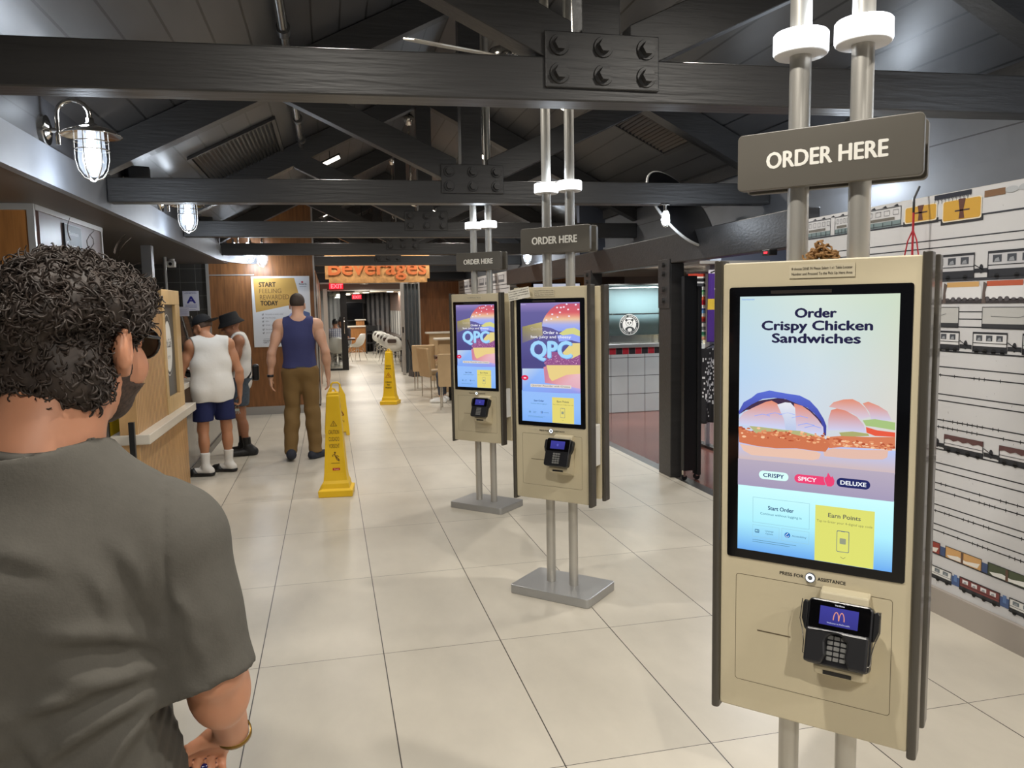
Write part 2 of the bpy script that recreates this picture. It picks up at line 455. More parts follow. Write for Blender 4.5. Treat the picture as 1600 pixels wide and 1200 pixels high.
# return wall into the passage
m = MB(); m.box(-0.32, 12.7, 0, -0.2, 20.6, 2.24)
m.use(1); m.box(-0.2, 13.3, 0, -0.19, 14.1, 2.2); m.use(2); m.box(-0.2, 14.1, 0, -0.188, 14.5, 2.2); m.box(-0.2, 17.2, 0, -0.188, 17.6, 2.2)
struct('wall_passage', m, [M_orange, M_black, M_trim])
# wall over the passage opening + walnut wall on the right of it
struct('wall_end_upper', MB().box(-0.32, 20.5, 2.24, 3.6, 20.62, 4.1), M_darkwall)
m = MB(); m.box(-0.2, 20.44, 2.06, 2.1, 20.55, 2.24); m.use(1); m.box(-0.2, 20.42, 2.22, 2.1, 20.45, 2.26); m.box(-0.13, 20.42, 0, -0.03, 20.5, 2.1); m.box(-0.02, 20.42, 2.04, 1.95, 20.45, 2.07)
struct('door_1', m, [mat('brown header', (84, 62, 50), 0.5), M_trim])
m = MB(); m.box(2.1, 18.7, 0, 3.2, 18.8, 2.2)
struct('wall_wood_right', m, M_walnut)
struct('trim_11', MB().box(2.08, 18.66, 0, 2.115, 18.8, 2.2), M_trim)
struct('wall_passage_right', MB().box(3.05, 13.2, 0, 3.16, 18.7, 2.2), mat('pale plaster', (205, 203, 200), 0.6))
struct('ceiling_passage', MB().box(2.1, 17.9, 2.2, 3.2, 18.8, 2.24), M_darkwall)
# room beyond the opening
struct('ceiling_far', MB().box(-3, 20.63, 2.32, 3.2, 36, 2.4), mat('dark ceiling', (44, 43, 44), 0.6))
struct('wall_far', MB().box(-3, 34, 0, 3.2, 34.1, 2.32), mat('far dark wall', (70, 66, 64), 0.6))
M_corr = lines_mat('white corrugated panel', (196, 194, 188), (96, 96, 98), [(1, 0, 0.9, 0.3)], rough=0.35, noise=0.03)
m = MB(); m.box(2.13, 18.85, 1.5, 2.23, 34, 2.32); m.use(1); m.box(2.12, 18.85, 0.0, 2.23, 34, 1.5)
struct('wall_far_right', m, [mat('taupe wall', (112, 88, 76), 0.55), M_corr])
M_metalcorr = lines_mat('grey corrugated panel', (150, 150, 150), (84, 84, 86), [(0, 0, 0.16, 0.06)], rough=0.3, noise=0.12, nscale=3)
struct('wall_far_left', MB().box(-3, 30, 0, 0.45, 30.1, 2.32), M_metalcorr)
struct('wall_far_side', MB().box(-1.6, 20.63, 0, -1.5, 30, 2.32), M_darkwall)
# shop on the right: bulkhead with downlights, back wall
struct('ceiling_shop', MB().box(3.2, 9.9, 2.1, 9, 14.2, 2.16), mat('white ceiling', (196, 190, 180), 0.6))
struct('wall_shop_bulkhead', MB().box(3.2, 9.8, 2.1, 9, 9.9, 2.9), mat('slate bulkhead', (92, 98, 112), 0.5))
m = MB(); m.box(3.2, 14, 0, 4.75, 14.1, 2.1); m.use(1); m.box(4.75, 14, 0, 5.45, 14.1, 2.1); m.use(2); m.box(5.45, 14, 0, 9, 14.1, 2.1)
struct('wall_shop', m, [M_orange, mat('dark brown wall', (74, 60, 54), 0.5), mat('warm grey wall', (140, 128, 122), 0.55)])
struct('wall_shop_side', MB().box(8.9, 4.4, 0, 9, 14, 2.9), M_darkwall)
# ------------------------------------------------------------------ roof trusses
TRUSS_Y = [0.22, 3.07, 5.92, 8.77, 11.62, 14.47, 17.32]
def truss(y, label, tilt=0.0, zc=2.365):
    t = thing('roof_truss', label, 'roof truss', (RIDGE_X, y, 0), 0, 'black timber roof trusses')
    h = 0.065
    xa, xb = XL-RIDGE_X+0.005, XR-RIDGE_X-0.005
    mesh_obj('bottom_chord', MB().prism([(xa, zc+tilt*xa), (xb, zc+tilt*xb), (xb, zc+0.165+tilt*xb), (xa, zc+0.165+tilt*xa)], -h, h), M_beam, t, 0.006)
    mesh_obj('king_post', MB().box(-0.08, -h+0.004, 2.56, 0.08, h-0.004, 3.80), M_beam, t, 0.006)
    for s in (-1, 1):
        xe = (XL+0.005-RIDGE_X)*-1 if s < 0 else XR-0.005-RIDGE_X
        lo, th = 3.795, 0.215
        mesh_obj('top_chord', MB().prism([(0, lo), (s*xe, lo-0.5*xe), (s*xe, lo+th-0.5*xe), (0, lo+th)], -h, h), M_beam, t)
        x0, x1 = 0.12, 1.38
        mesh_obj('brace', MB().prism([(s*x0, 2.50), (s*x1, 2.50+0.47*(x1-x0)), (s*x1, 2.69+0.47*(x1-x0)), (s*x0, 2.69)], -h+0.006, h-0.006), M_beam, t, 0.004)
    pl = mesh_obj('gusset_plate', MB().box(-0.234, -h-0.014, 2.435, 0.234, -h+0.001, 2.645), M_beam, t, 0.004)
    for bx in (-0.178, 0.0, 0.178):
        for bz in (2.487, 2.592):
            m = MB(); m.cyl((bx, -h-0.012, bz), (bx, -h-0.022, bz), 0.041, 0.038, 20); m.cyl((bx, -h-0.02, bz), (bx, -h-0.05, bz), 0.028, 0.026, 6)
            mesh_obj('bolt', m, M_beam, pl, 0.003)
    return t
for i, y in enumerate(TRUSS_Y):
    truss(y, ['black timber truss just over the camera', 'nearest black roof truss with big bolted plate, across the top of the picture',
              'second black roof truss from the front, behind the front kiosk sign', 'third black roof truss from the front', 'fourth black roof truss from the front',
              'fifth black roof truss, just in front of the orange Beverages board', 'farthest black roof truss, behind the Beverages board'][i], {3.07: 0.014, 5.92: 0.008}.get(y, 0.0), 2.39 if y == 3.07 else 2.365)

# ------------------------------------------------------------------ tube lamps on the roof slopes
M_tube = glow('lit tube', (255, 244, 224), 9.0)
for i, (x, y) in enumerate(TUBES):
    if y < 1 : continue
    side = 'left' if x < RIDGE_X else 'right'
    t = thing('tube_lamp', 'lit tube lamp on the %s roof slope, bay %d from the camera' % (side, [1.15, 4.05, 6.9, 9.75, 12.6, 14.85, 18.2].index(y)+1), 'ceiling lamp', (x, y, 0), 0, 'tube lamps under the roof')
    z = roof_z(x); zl = 3.36 if x < RIDGE_X else 3.415
    mesh_obj('hanger', MB().cyl((0, 0, zl+0.02), (0, 0, z+0.005), 0.006, n=8), M_black, t)
    k = 0.5 if x < RIDGE_X else -0.5
    mesh_obj('housing', MB().bar((-0.12, 0, zl+0.012-0.12*k), (0.12, 0, zl+0.012+0.12*k), 0.06, 0.02), M_black, t, 0.004)
    mesh_obj('tube', MB().cyl((-0.115, 0, zl-0.02-0.115*k), (0.115, 0, zl-0.02+0.115*k), 0.02, n=12), M_tube, t)

# ------------------------------------------------------------------ caged wall lanterns
M_bulb = glow('lit bulb', (235, 244, 255), 14.0)
M_globe = mat('clear globe', (235, 242, 250), 0.08, trans=1.0, emit=(215, 232, 255), estr=0.9, alpha=0.55)
def lantern_parts(t):
    """plate at origin facing +x"""
    mesh_obj('mounting_plate', MB().cyl((0, 0, 0), (0.028, 0, 0), 0.082, 0.078, 28).cyl((0.028, 0, 0), (0.045, 0, 0), 0.05, 0.03, 24), M_chrome, t, 0.004)
    p = [(0.04, 0, 0), (0.075, 0, 0)]
    m = MB().tube(p, 0.014, 10)
    q = [(0.078, 0, -0.075), (0.078, 0, 0.0), (0.078, 0, 0.07)]
    for i in range(13):
        a = PI*(1-i/12); q.append((0.158+0.08*math.cos(a), 0, 0.085+0.075*math.sin(a)))
    q.append((0.238, 0, 0.05))
    m.tube(q, 0.0125, 10)
    mesh_obj('gooseneck', m, M_chrome, t)
    cx = 0.238
    mesh_obj('socket_cap', MB().lathe([(0.001, 0.07), (0.02, 0.068), (0.022, 0.045), (0.034, 0.038), (0.036, 0.02)], (cx, 0, 0), 20), M_chrome, t)
    mesh_obj('shade', MB().lathe([(0.03, 0.03), (0.07, 0.022), (0.12, 0.004), (0.152, -0.02), (0.155, -0.026), (0.15, -0.022), (0.115, -0.002), (0.066, 0.014), (0.03, 0.02)], (cx, 0, 0), 32), M_chrome, t)
    mesh_obj('glass_globe', MB().lathe([(0.062, 0.01), (0.066, -0.08), (0.07, -0.14), (0.064, -0.19), (0.045, -0.225), (0.02, -0.24), (0.001, -0.243)], (cx, 0, 0), 24), M_globe, t)
    mesh_obj('bulb', MB().lathe([(0.001, 0.0), (0.022, 0.0), (0.024, -0.07), (0.045, -0.12), (0.05, -0.155), (0.036, -0.19), (0.001, -0.205)], (cx, 0, 0), 18), M_bulb, t)
    m = MB()
    for k in range(6):
        a = k*PI/3+0.3; c, s = math.cos(a), math.sin(a)
        pr = [(0.082, 0.012), (0.084, -0.07), (0.084, -0.15), (0.072, -0.205), (0.045, -0.245), (0.006, -0.262)]
        m.tube([(cx+r*c, r*s, z) for r, z in pr], 0.0032, 6)
    for z in (-0.055, -0.1):
        m.tube([(cx+0.085*math.cos(2*PI*i/24), 0.085*math.sin(2*PI*i/24), z) for i in range(25)], 0.0035, 6)
    mesh_obj('cage', m, M_chrome, t)
LANT = [((XL-0.02, 4.73, 2.575), 0, 'nearest caged nickel wall lantern on the left ledge, over the wood panels'),
        ((XL-0.02, 7.69, 2.575), 0, 'second caged wall lantern along the left ledge'),
        ((-1.33, 12.15, 2.56), 0.0, 'third caged wall lantern on the left, where the ledge ends'),
        ((-0.93, 12.5, 2.50), -PI/2, 'caged wall lantern over the white and gold poster'),
        ((XR, 4.6, 2.62), PI, 'caged wall lantern on the right wall hidden behind the nearest kiosk sign'),
        ((XR, 12.99, 2.56), PI, 'farther caged wall lantern on the right, beside the middle kiosk sign'),
        ((XR, 2.0, 2.60), PI, 'caged wall lantern on the right over the train mural, nearest the camera')]
l0 = None
for i, (loc, rz, lab) in enumerate(LANT):
    if l0 is None:
        l0 = thing('wall_lantern', lab, 'wall lamp', loc, rz, 'caged wall lanterns'); lantern_parts(l0)
    else:
        dup(l0, loc, rz, lab)
    c, s = math.cos(rz), math.sin(rz)
    light('lantern_light', 'POINT', (loc[0]+0.238*c, loc[1]+0.238*s, loc[2]-0.30), 4 if i == 3 else 12, COOL, 0.05)
    light('lantern_up_light', 'POINT', (loc[0]+0.20*c, loc[1]+0.20*s, loc[2]+0.10), 1.2, COOL, 0.03)

t = thing('hanging_bulb', 'small caged bulb hanging under the second beam before the round black disc', 'hanging lamp', (2.64, 5.87, 0), 0)
mesh_obj('bracket', MB().box(-0.05, -0.02, 2.365, 0.02, 0.02, 2.375).cyl((-0.01, 0, 2.32), (-0.01, 0, 2.37), 0.016, n=12), M_chrome, t, 0.002)
mesh_obj('bulb', MB().lathe([(0.001, 2.325), (0.02, 2.32), (0.03, 2.29), (0.036, 2.255), (0.028, 2.225), (0.001, 2.21)], (-0.005, 0, 0), 18), M_bulb, t)
m = MB()
for k in range(4):
    a_ = k*PI/2+0.4; m.tube([(-0.005+r_*math.cos(a_), r_*math.sin(a_), z_) for r_, z_ in ((0.02, 2.33), (0.045, 2.29), (0.046, 2.24), (0.028, 2.205), (0.002, 2.197))], 0.0028, 6)
mesh_obj('cage', m, M_chrome, t)
light('hanging_bulb_light', 'POINT', (2.625, 5.78, 2.2), 3, COOL, 0.03)
# ------------------------------------------------------------------ order kiosks
CHK = {
 'wrapper': [(-0.1804, 1.3242), (-0.1679, 1.3477), (-0.1484, 1.36), (-0.1346, 1.3719), (-0.1045, 1.3803), (-0.0668, 1.3751), (-0.0324, 1.3713), (-0.0089, 1.3602), (0.0094, 1.341), (0.0239, 1.3176), (0.03, 1.3019), (0.0298, 1.2776), (0.0232, 1.2906), (0.0177, 1.3118), (0.002, 1.3297), (-0.0137, 1.3423), (-0.0399, 1.3518), (-0.0665, 1.3614), (-0.0934, 1.3628), (-0.1206, 1.3586), (-0.1482, 1.3431), (-0.1677, 1.3278), (-0.1789, 1.3157)],
 'wrapdark': [(-0.1803, 1.3157), (-0.1538, 1.3456), (-0.1206, 1.3558), (-0.08, 1.3634), (-0.04, 1.3559), (-0.0085, 1.3386), (0.015, 1.317), (0.0294, 1.2964), (0.0285, 1.2775), (-0.0131, 1.3097), (-0.0931, 1.3433), (-0.162, 1.3281)],
 'bun1a': [(-0.1802, 1.3042), (-0.1676, 1.3221), (-0.1397, 1.3379), (-0.1123, 1.352), (-0.0987, 1.3555), (-0.0851, 1.3493), (-0.0741, 1.3306), (-0.0657, 1.3062), (-0.0627, 1.287), (-0.1197, 1.2885), (-0.1758, 1.2902)],
 'crease': [(-0.0851, 1.3466), (-0.0664, 1.3531), (-0.0531, 1.3524), (-0.0424, 1.3407), (-0.0388, 1.2847), (-0.064, 1.2856), (-0.0684, 1.3116)],
 'bun1b': [(-0.0452, 1.3515), (-0.0268, 1.347), (-0.0084, 1.3345), (0.0099, 1.3167), (0.023, 1.2987), (0.0247, 1.2799), (-0.0126, 1.2825), (-0.0427, 1.2857)],
 'pickle1': [(-0.1531, 1.289), (-0.1197, 1.288), (-0.0707, 1.2851), (-0.0283, 1.2854), (0.0133, 1.2763), (-0.0281, 1.2731), (-0.0706, 1.2809), (-0.1113, 1.2779), (-0.1361, 1.2718)],
 'chicken1': [(-0.18, 1.2842), (-0.1558, 1.2774), (-0.1334, 1.2734), (-0.0922, 1.2821), (-0.0599, 1.2817), (-0.0281, 1.2731), (0.0133, 1.2763), (0.0312, 1.2696), (0.0403, 1.2569), (0.0293, 1.2397), (0.0089, 1.2392), (-0.038, 1.242), (-0.0861, 1.2378), (-0.1329, 1.2394), (-0.1782, 1.2456)],
 'bot1': [(-0.1767, 1.2414), (-0.1329, 1.238), (-0.0834, 1.2366), (-0.038, 1.2406), (0.0089, 1.2379), (0.0192, 1.2333), (0.0144, 1.2206), (-0.001, 1.2164), (-0.0777, 1.2161), (-0.1466, 1.2154), (-0.1665, 1.2251)],
 'bun2': [(0.0333, 1.2913), (0.034, 1.3183), (0.0398, 1.3401), (0.0522, 1.3448), (0.0721, 1.3407), (0.0968, 1.3277), (0.1117, 1.3103), (0.1181, 1.2923), (0.0632, 1.2936)],
 'bun3': [(0.0346, 1.3478), (0.0444, 1.359), (0.0665, 1.3668), (0.0861, 1.3686), (0.1008, 1.362), (0.1143, 1.3497), (0.1255, 1.3295), (0.1065, 1.323), (0.0869, 1.335), (0.0522, 1.3448)],
 'bun3b': [(0.1081, 1.3598), (0.1199, 1.3644), (0.1414, 1.3564), (0.1605, 1.3446), (0.1703, 1.3246), (0.1282, 1.3192), (0.1229, 1.3398)],
 'lettuce': [(0.109, 1.3206), (0.1352, 1.3249), (0.1774, 1.32), (0.1779, 1.302), (0.1356, 1.3067), (0.1165, 1.308)],
 'tomato': [(0.1166, 1.3054), (0.1405, 1.2993), (0.178, 1.2969), (0.1783, 1.2866), (0.1362, 1.2859), (0.1181, 1.2923)],
 'chicken2': [(0.0311, 1.275), (0.0635, 1.2802), (0.1243, 1.2823), (0.1783, 1.2866), (0.179, 1.2595), (0.125, 1.2561), (0.0641, 1.2535), (0.0367, 1.2485)],
 'pickle2': [(0.0584, 1.2879), (0.0879, 1.2927), (0.1218, 1.29), (0.1243, 1.2849), (0.0906, 1.281), (0.0635, 1.2802)],
 'bot2': [(0.0242, 1.2392), (0.0442, 1.2491), (0.1131, 1.2511), (0.1652, 1.2557), (0.1633, 1.2386), (0.1541, 1.2325), (0.0894, 1.2277), (0.027, 1.2286)],
}
QPC = {
 'bun': [(-0.0485, 1.4789), (-0.042, 1.5147), (-0.0238, 1.5452), (0.0059, 1.5753), (0.0469, 1.6024), (0.0814, 1.6054), (0.1857, 1.6046), (0.1842, 1.4689), (0.1366, 1.4788), (0.0794, 1.4587), (0.0564, 1.4587), (-0.0072, 1.484)],
 'onion': [(0.0563, 1.4486), (0.1025, 1.4738), (0.1479, 1.4788), (0.1842, 1.4639), (0.1838, 1.4341), (0.1362, 1.4463), (0.0791, 1.4385)],
 'blue': [(0.0445, 1.4384), (0.1362, 1.4488), (0.1839, 1.4366), (0.1835, 1.4017), (0.1301, 1.4137), (0.0556, 1.4055)],
 'cheeseA': [(0.13, 1.3986), (0.1835, 1.3992), (0.1828, 1.3392), (0.1347, 1.3182), (0.1005, 1.3175), (0.0779, 1.3475)],
 'patty': [(-0.0328, 1.356), (0.0779, 1.3475), (0.1005, 1.3175), (0.1828, 1.3392), (0.1821, 1.2766), (0.077, 1.2815), (-0.0224, 1.2687), (-0.0368, 1.2941)],
 'cheeseB': [(-0.0222, 1.279), (0.1822, 1.2841), (0.1817, 1.2389), (0.0993, 1.2313), (0.0118, 1.195), (-0.0056, 1.2125)],
 'botb': [(-0.0402, 1.2682), (-0.0223, 1.2738), (0.0118, 1.195), (0.0993, 1.2313), (0.1817, 1.2389), (0.1809, 1.1608), (0.0756, 1.1743), (-0.0327, 1.1831)],
 'tray': [(-0.1746, 1.2568), (-0.0403, 1.2605), (-0.0327, 1.1831), (0.0756, 1.1743), (0.1809, 1.1608), (0.1806, 1.1355), (0.0518, 1.1323), (-0.177, 1.1328)],
 'streak': [(-0.17, 1.4842), (-0.048, 1.5096), (-0.0433, 1.438), (-0.1718, 1.3956)],
 'qpc': [(-0.116, 1.3235), (0.1291, 1.3282), (-0.1143, 1.4128)],
 'order': [(-0.0373, 1.4457), (0.0504, 1.446), (-0.037, 1.461)],
 'hot': [(-0.1141, 1.4232), (0.1274, 1.4247), (-0.1138, 1.4376)],
 'cap': [(-0.1229, 1.176), (0.1271, 1.1611)],
 'red': [(-0.1528, 1.2075), (-0.1226, 1.1928)],
 'junction': [(-0.1771, 1.1301), (0.1806, 1.1355)],
 'sesame': [(0.0172, 1.5499), (0.0636, 1.5595), (0.0488, 1.5344), (0.011, 1.5246), (-0.0184, 1.5197), (0.1175, 1.5389), (0.0869, 1.5868), (0.0697, 1.5845), (0.0467, 1.5848), (0.1123, 1.5739), (0.1577, 1.5981), (0.1041, 1.6015), (0.1798, 1.573)],
}
KIOSK_ART = {}
def clampx(P): return [(max(-0.18, min(0.18, a)), b) for a, b in P]
def ui_lower(a, base_top, base_mid, base_bot, ink, edge, yel):
    a.vgrad(-0.18, 0.18, [(1.139, base_top), (1.05, base_mid), (0.97, base_bot)], 1)
    a.frame(-0.142, 1.044, -0.0045, 1.109, 0.0009, edge, 2)
    a.text('Start Order', -0.073, 1.0805, 0.0098, ink, 2, bold=0.025, width=0.062)
    a.text('Continue without logging in', -0.073, 1.0665, 0.006, (60, 120, 150), 2, width=0.10)
    a.frame(-0.142, 1.007, -0.076, 1.038, 0.0007, edge, 2); a.frame(-0.070, 1.007, -0.0045, 1.038, 0.0007, edge, 2)
    a.rrect(-0.136, 1.018, -0.125, 1.027, 0.002, (70, 120, 160), 2); a.rect(-0.134, 1.021, -0.131, 1.025, base_mid, 3); a.rect(-0.129, 1.021, -0.127, 1.025, base_mid, 3)
    a.text('Language', -0.1, 1.024, 0.004, (60, 100, 130), 2); a.text('Options', -0.1, 1.017, 0.004, (60, 100, 130), 2)
    a.ell(-0.056, 1.0225, 0.0068, 0.0068, (0, 104, 190), 2); a.ell(-0.0555, 1.0265, 0.0014, 0.0014, (240, 250, 255), 3, 10)
    a.arc(-0.0565, 1.021, 0.0033, 0.0011, 90, 380, (240, 250, 255), 3, 14)
    a.text('Accessibility', -0.028, 1.0205, 0.0045, (60, 100, 130), 2, width=0.034)
    a.rect(-0.142, 0.9985, -0.035, 0.9998, (90, 140, 170), 2); a.rect(-0.142, 0.9935, -0.05, 0.9948, (90, 140, 170), 2)
    a.rect(0.0087, 0.9705, 0.1405, 1.108, yel, 2)
    a.text('Earn Points', 0.0745, 1.0815, 0.0105, (96, 98, 84), 3, bold=0.02, width=0.072)
    a.text('Tap to Enter your 4-digital app code', 0.0745, 1.0675, 0.0055, (130, 130, 80), 3, width=0.124)
    a.rrect(0.0585, 1.0, 0.0865, 1.052, 0.003, (92, 108, 130), 3); a.rrect(0.0598, 1.0015, 0.0852, 1.0505, 0.0025, yel, 4)
    a.rect(0.068, 1.0498, 0.077, 1.0515, (92, 108, 130), 5); a.rrect(0.0655, 1.02, 0.0795, 1.034, 0.002, (150, 156, 130), 5)
    a.line([(0.068, 0.9885), (0.0735, 0.9845), (0.079, 0.9885)], 0.001, (110, 110, 80), 3)
def screen_chicken():
    a = Art(0.00025)
    TL, TM, TR = (196, 222, 226), (214, 228, 216), (206, 220, 196)
    ML, MM, MR = (186, 214, 240), (206, 222, 232), (214, 216, 206)
    BL, BM, BR = (200, 208, 236), (208, 212, 226), (226, 214, 208)
    rows = [(1.611, (TL, TM, TR)), (1.42, (ML, MM, MR)), (1.20, (BL, BM, BR))]
    xs = [-0.18, 0.0, 0.18]
    for (z0, c0), (z1, c1) in zip(rows[:-1], rows[1:]):
        for k in range(2):
            a.poly([(xs[k], z1), (xs[k+1], z1), (xs[k+1], z0), (xs[k], z0)], [c1[k], c1[k+1], c0[k+1], c0[k]], 0)
    ink = (30, 28, 66)
    a.text('Order', 0, 1.5588, 0.022, ink, 2, bold=0.05, width=0.0925)
    a.text('Crispy Chicken', 0, 1.5290, 0.022, ink, 2, bold=0.05, width=0.249)
    a.text('Sandwiches', 0, 1.4985, 0.022, ink, 2, bold=0.05, width=0.199)
    a.text('Advertisement', -0.176, 1.602, 0.0045, (90, 140, 230), 2, 'l', width=0.032)
    C = {k: clampx(v) for k, v in CHK.items()}
    rnd = random.Random(3)
    def shade(P, top, bot, layer):
        z0 = min(p[1] for p in P); z1 = max(p[1] for p in P)
        cols = [tuple(bot[i]+(top[i]-bot[i])*((p[1]-z0)/(z1-z0))**1.2 for i in range(3)) for p in P]
        a.poly(P, cols, layer)
    a.vgrad(-0.18, 0.18, [(1.255, (186, 200, 246)), (1.203, (208, 186, 186))], 1)
    shade(C['bun3'], (226, 140, 112), (214, 206, 226), 2)
    shade(C['bun3b'], (226, 140, 112), (206, 208, 236), 3)
    a.poly(C['lettuce'], (168, 196, 128), 4); a.poly(C['tomato'], (232, 92, 66), 4)
    shade(C['bun2'], (222, 132, 106), (206, 208, 240), 5)
    a.poly(C['bot2'], (228, 188, 172), 4)
    a.poly(C['chicken2'], (214, 126, 88), 5); a.poly(C['pickle2'], (172, 172, 112), 6)
    a.poly(C['wrapdark'], (66, 46, 74), 5); shade(C['wrapper'], (92, 112, 214), (60, 62, 150), 6)
    a.poly(C['bot1'], (234, 194, 174), 6)
    shade(C['bun1a'], (228, 140, 112), (204, 212, 246), 7); shade(C['bun1b'], (228, 140, 112), (204, 212, 246), 7)
    shade(C['crease'], (232, 232, 238), (186, 200, 232), 8)
    a.poly(C['chicken1'], (208, 118, 80), 8); a.poly(C['pickle1'], (182, 182, 128), 9)
    for (x0, x1, zc, hz, ly) in ((-0.175, 0.035, 1.273, 0.013, 9), (0.045, 0.178, 1.266, 0.008, 7)):
        for i in range(70):
            x = rnd.uniform(x0, x1); z = zc-(0.03*(x+0.17)*0.25)+rnd.uniform(-hz, hz)
            c = rnd.choice([(240, 176, 128), (190, 92, 58), (226, 146, 104), (248, 200, 160), (176, 80, 52)])
            a.ell(x, z, rnd.uniform(0.002, 0.0055), rnd.uniform(0.0012, 0.003), c, ly+1+i*0.01, 9)
    for (dx, dz) in ((-0.12, 1.321), (-0.09, 1.326), (-0.03, 1.322), (-0.015, 1.305), (0.0, 1.30), (-0.06, 1.328)):
        a.line([(dx-0.02, dz-0.006), (dx, dz), (dx+0.018, dz-0.004)], 0.0016, (150, 170, 246), 8)
    a.rect(-0.18, 1.137, 0.18, 1.204, (164, 154, 184), 11, (184, 172, 190))
    a.rrect(-0.127, 1.158, -0.055, 1.179, 0.0104, (218, 255, 250), 12); a.text('CRISPY', -0.091, 1.1638, 0.0098, (24, 44, 110), 13, bold=0.03, width=0.05)
    a.rrect(-0.041, 1.158, 0.036, 1.179, 0.0104, (238, 64, 116), 12); a.text('SPICY', -0.011, 1.1638, 0.0098, (255, 240, 248), 13, bold=0.035, width=0.042)
    fl = [(0.030, 1.168), (0.0285, 1.176), (0.034, 1.181), (0.0365, 1.190), (0.0415, 1.182), (0.0435, 1.1795), (0.0465, 1.1825), (0.0515, 1.172), (0.050, 1.162), (0.044, 1.157), (0.035, 1.157)]
    a.poly([(0.0405+(x-0.0405)*1.14, 1.17+(z-1.17)*1.12) for x, z in fl], (176, 162, 188), 13); a.poly(fl, (238, 64, 116), 14)
    a.rrect(0.056, 1.1585, 0.1295, 1.1805, 0.0108, (22, 32, 96), 12); a.text('DELUXE', 0.0927, 1.1647, 0.0098, (245, 250, 255), 13, bold=0.035, width=0.056)
    ui_lower(a, (206, 255, 255), (176, 242, 255), (104, 170, 240), (24, 66, 116), (150, 200, 214), (222, 224, 112))
    return a
def screen_burger():
    a = Art(0.00035)
    Q = {k: clampx(v) for k, v in QPC.items()}
    a.vgrad(-0.18, 0.18, [(1.611, (150, 132, 190)), (1.56, (104, 98, 156)), (1.40, (92, 88, 148)), (1.30, (78, 74, 132)), (1.135, (78, 74, 132))], 0)
    a.poly(Q['streak'], [(150, 140, 90), (196, 180, 120), (160, 150, 130), (110, 104, 130)], 1)
    a.poly(Q['tray'], [(200, 214, 230), (150, 190, 250), (140, 180, 250), (150, 160, 240), (190, 170, 230), (150, 150, 230), (120, 130, 220), (130, 170, 245)], 2)
    P = Q['bun']; z0 = min(p[1] for p in P); z1 = max(p[1] for p in P)
    def bc(z):
        t = (z-z0)/(z1-z0); st = [(0, (140, 160, 240)), (0.25, (168, 176, 236)), (0.45, (238, 196, 156)), (0.68, (216, 96, 104)), (1, (196, 92, 116))]
        for (a0, c0), (a1, c1) in zip(st[:-1], st[1:]):
            if t <= a1: u = (t-a0)/(a1-a0); return tuple(c0[i]+(c1[i]-c0[i])*u for i in range(3))
    # dome in horizontal slices so the colour bands follow its height
    def cut(z):
        xs = []
        for (p, q) in zip(P, P[1:]+P[:1]):
            if (p[1]-z)*(q[1]-z) < 0 or p[1] == z: xs.append(p[0]+(q[0]-p[0])*((z-p[1])/(q[1]-p[1]) if q[1] != p[1] else 0))
        return (min(xs), 0.18) if xs else None
    N = 16; zs = [z0+0.001+(z1-z0-0.002)*i/N for i in range(N+1)]
    for u, w in zip(zs[:-1], zs[1:]):
        cu_, cw = cut(u), cut(w)
        if cu_ and cw: a.poly([(cu_[0], u), (0.18, u), (0.18, w), (cw[0], w)], [bc(u), bc(u), bc(w), bc(w)], 3)
    for (x, z) in QPC['sesame']: a.ell(min(x, 0.172), z, 0.0062, 0.0042, (246, 232, 246), 4, 10)
    a.poly(Q['blue'], (150, 168, 246), 3.5); a.poly(Q['onion'], (214, 212, 136), 4)
    a.poly(Q['patty'], (150, 88, 140), 4); rnd = random.Random(5)
    for i in range(110):
        x = rnd.uniform(-0.034, 0.176); z = rnd.uniform(1.285, 1.335)
        a.ell(x, z, rnd.uniform(0.0015, 0.004), rnd.uniform(0.001, 0.0025), rnd.choice([(196, 138, 180), (112, 60, 110), (222, 170, 200), (130, 74, 130)]), 5+i*0.01, 7)
    a.poly(Q['cheeseA'], (228, 210, 140), 6.5); a.poly(Q['botb'], [(214, 140, 160), (200, 130, 150), (226, 150, 150), (232, 170, 170), (236, 190, 196), (226, 176, 190), (226, 170, 186), (206, 130, 160)], 6.5)
    a.poly(Q['cheeseB'], (234, 208, 138), 7)
    a.ell(-0.158, 1.2075, 0.022, 0.0145, (222, 44, 84), 6); a.ell(-0.158, 1.207, 0.009, 0.004, (250, 220, 230), 7)
    a.text('Quarter', -0.08, 1.466, 0.016, (190, 176, 160), 6)
    a.text('Order a', 0.006, 1.446, 0.0155, (244, 244, 252), 9, bold=0.02, width=0.088)
    a.text('hot, juicy and cheesy', 0.0065, 1.4236, 0.0145, (244, 244, 252), 9, bold=0.02, width=0.243)
    a.text('QPC', 0.008, 1.318, 0.088, (120, 170, 232), 9, bold=0.05, width=0.247); a.text('QPC', 0.0065, 1.322, 0.086, (164, 216, 252), 10, bold=0.045, width=0.243)
    a.rect(-0.123, 1.1585, 0.127, 1.1755, (222, 214, 206), 9); a.text('Quarter Pounder with Cheese', 0.002, 1.1635, 0.0088, (106, 92, 84), 10, width=0.236)
    ui_lower(a, (150, 190, 250), (146, 190, 250), (128, 176, 246), (50, 84, 140), (150, 190, 246), (228, 214, 116))
    a.text('Advertisement', -0.176, 1.602, 0.0045, (220, 220, 240), 9, 'l', width=0.03)
    return a
SA = {'chicken': screen_chicken(), 'burger': screen_burger()}
M_screen = printed('lit screen', 0.12, 1.0)
M_screen2 = printed('lit small screen', 0.12, 0.9)
M_ring = glow('lit beacon', (250, 252, 255), 5.0)
M_ringbase = mat('beacon base', (214, 214, 216), 0.4)
M_sign = mat('grey bronze sign', (92, 88, 81), 0.38)
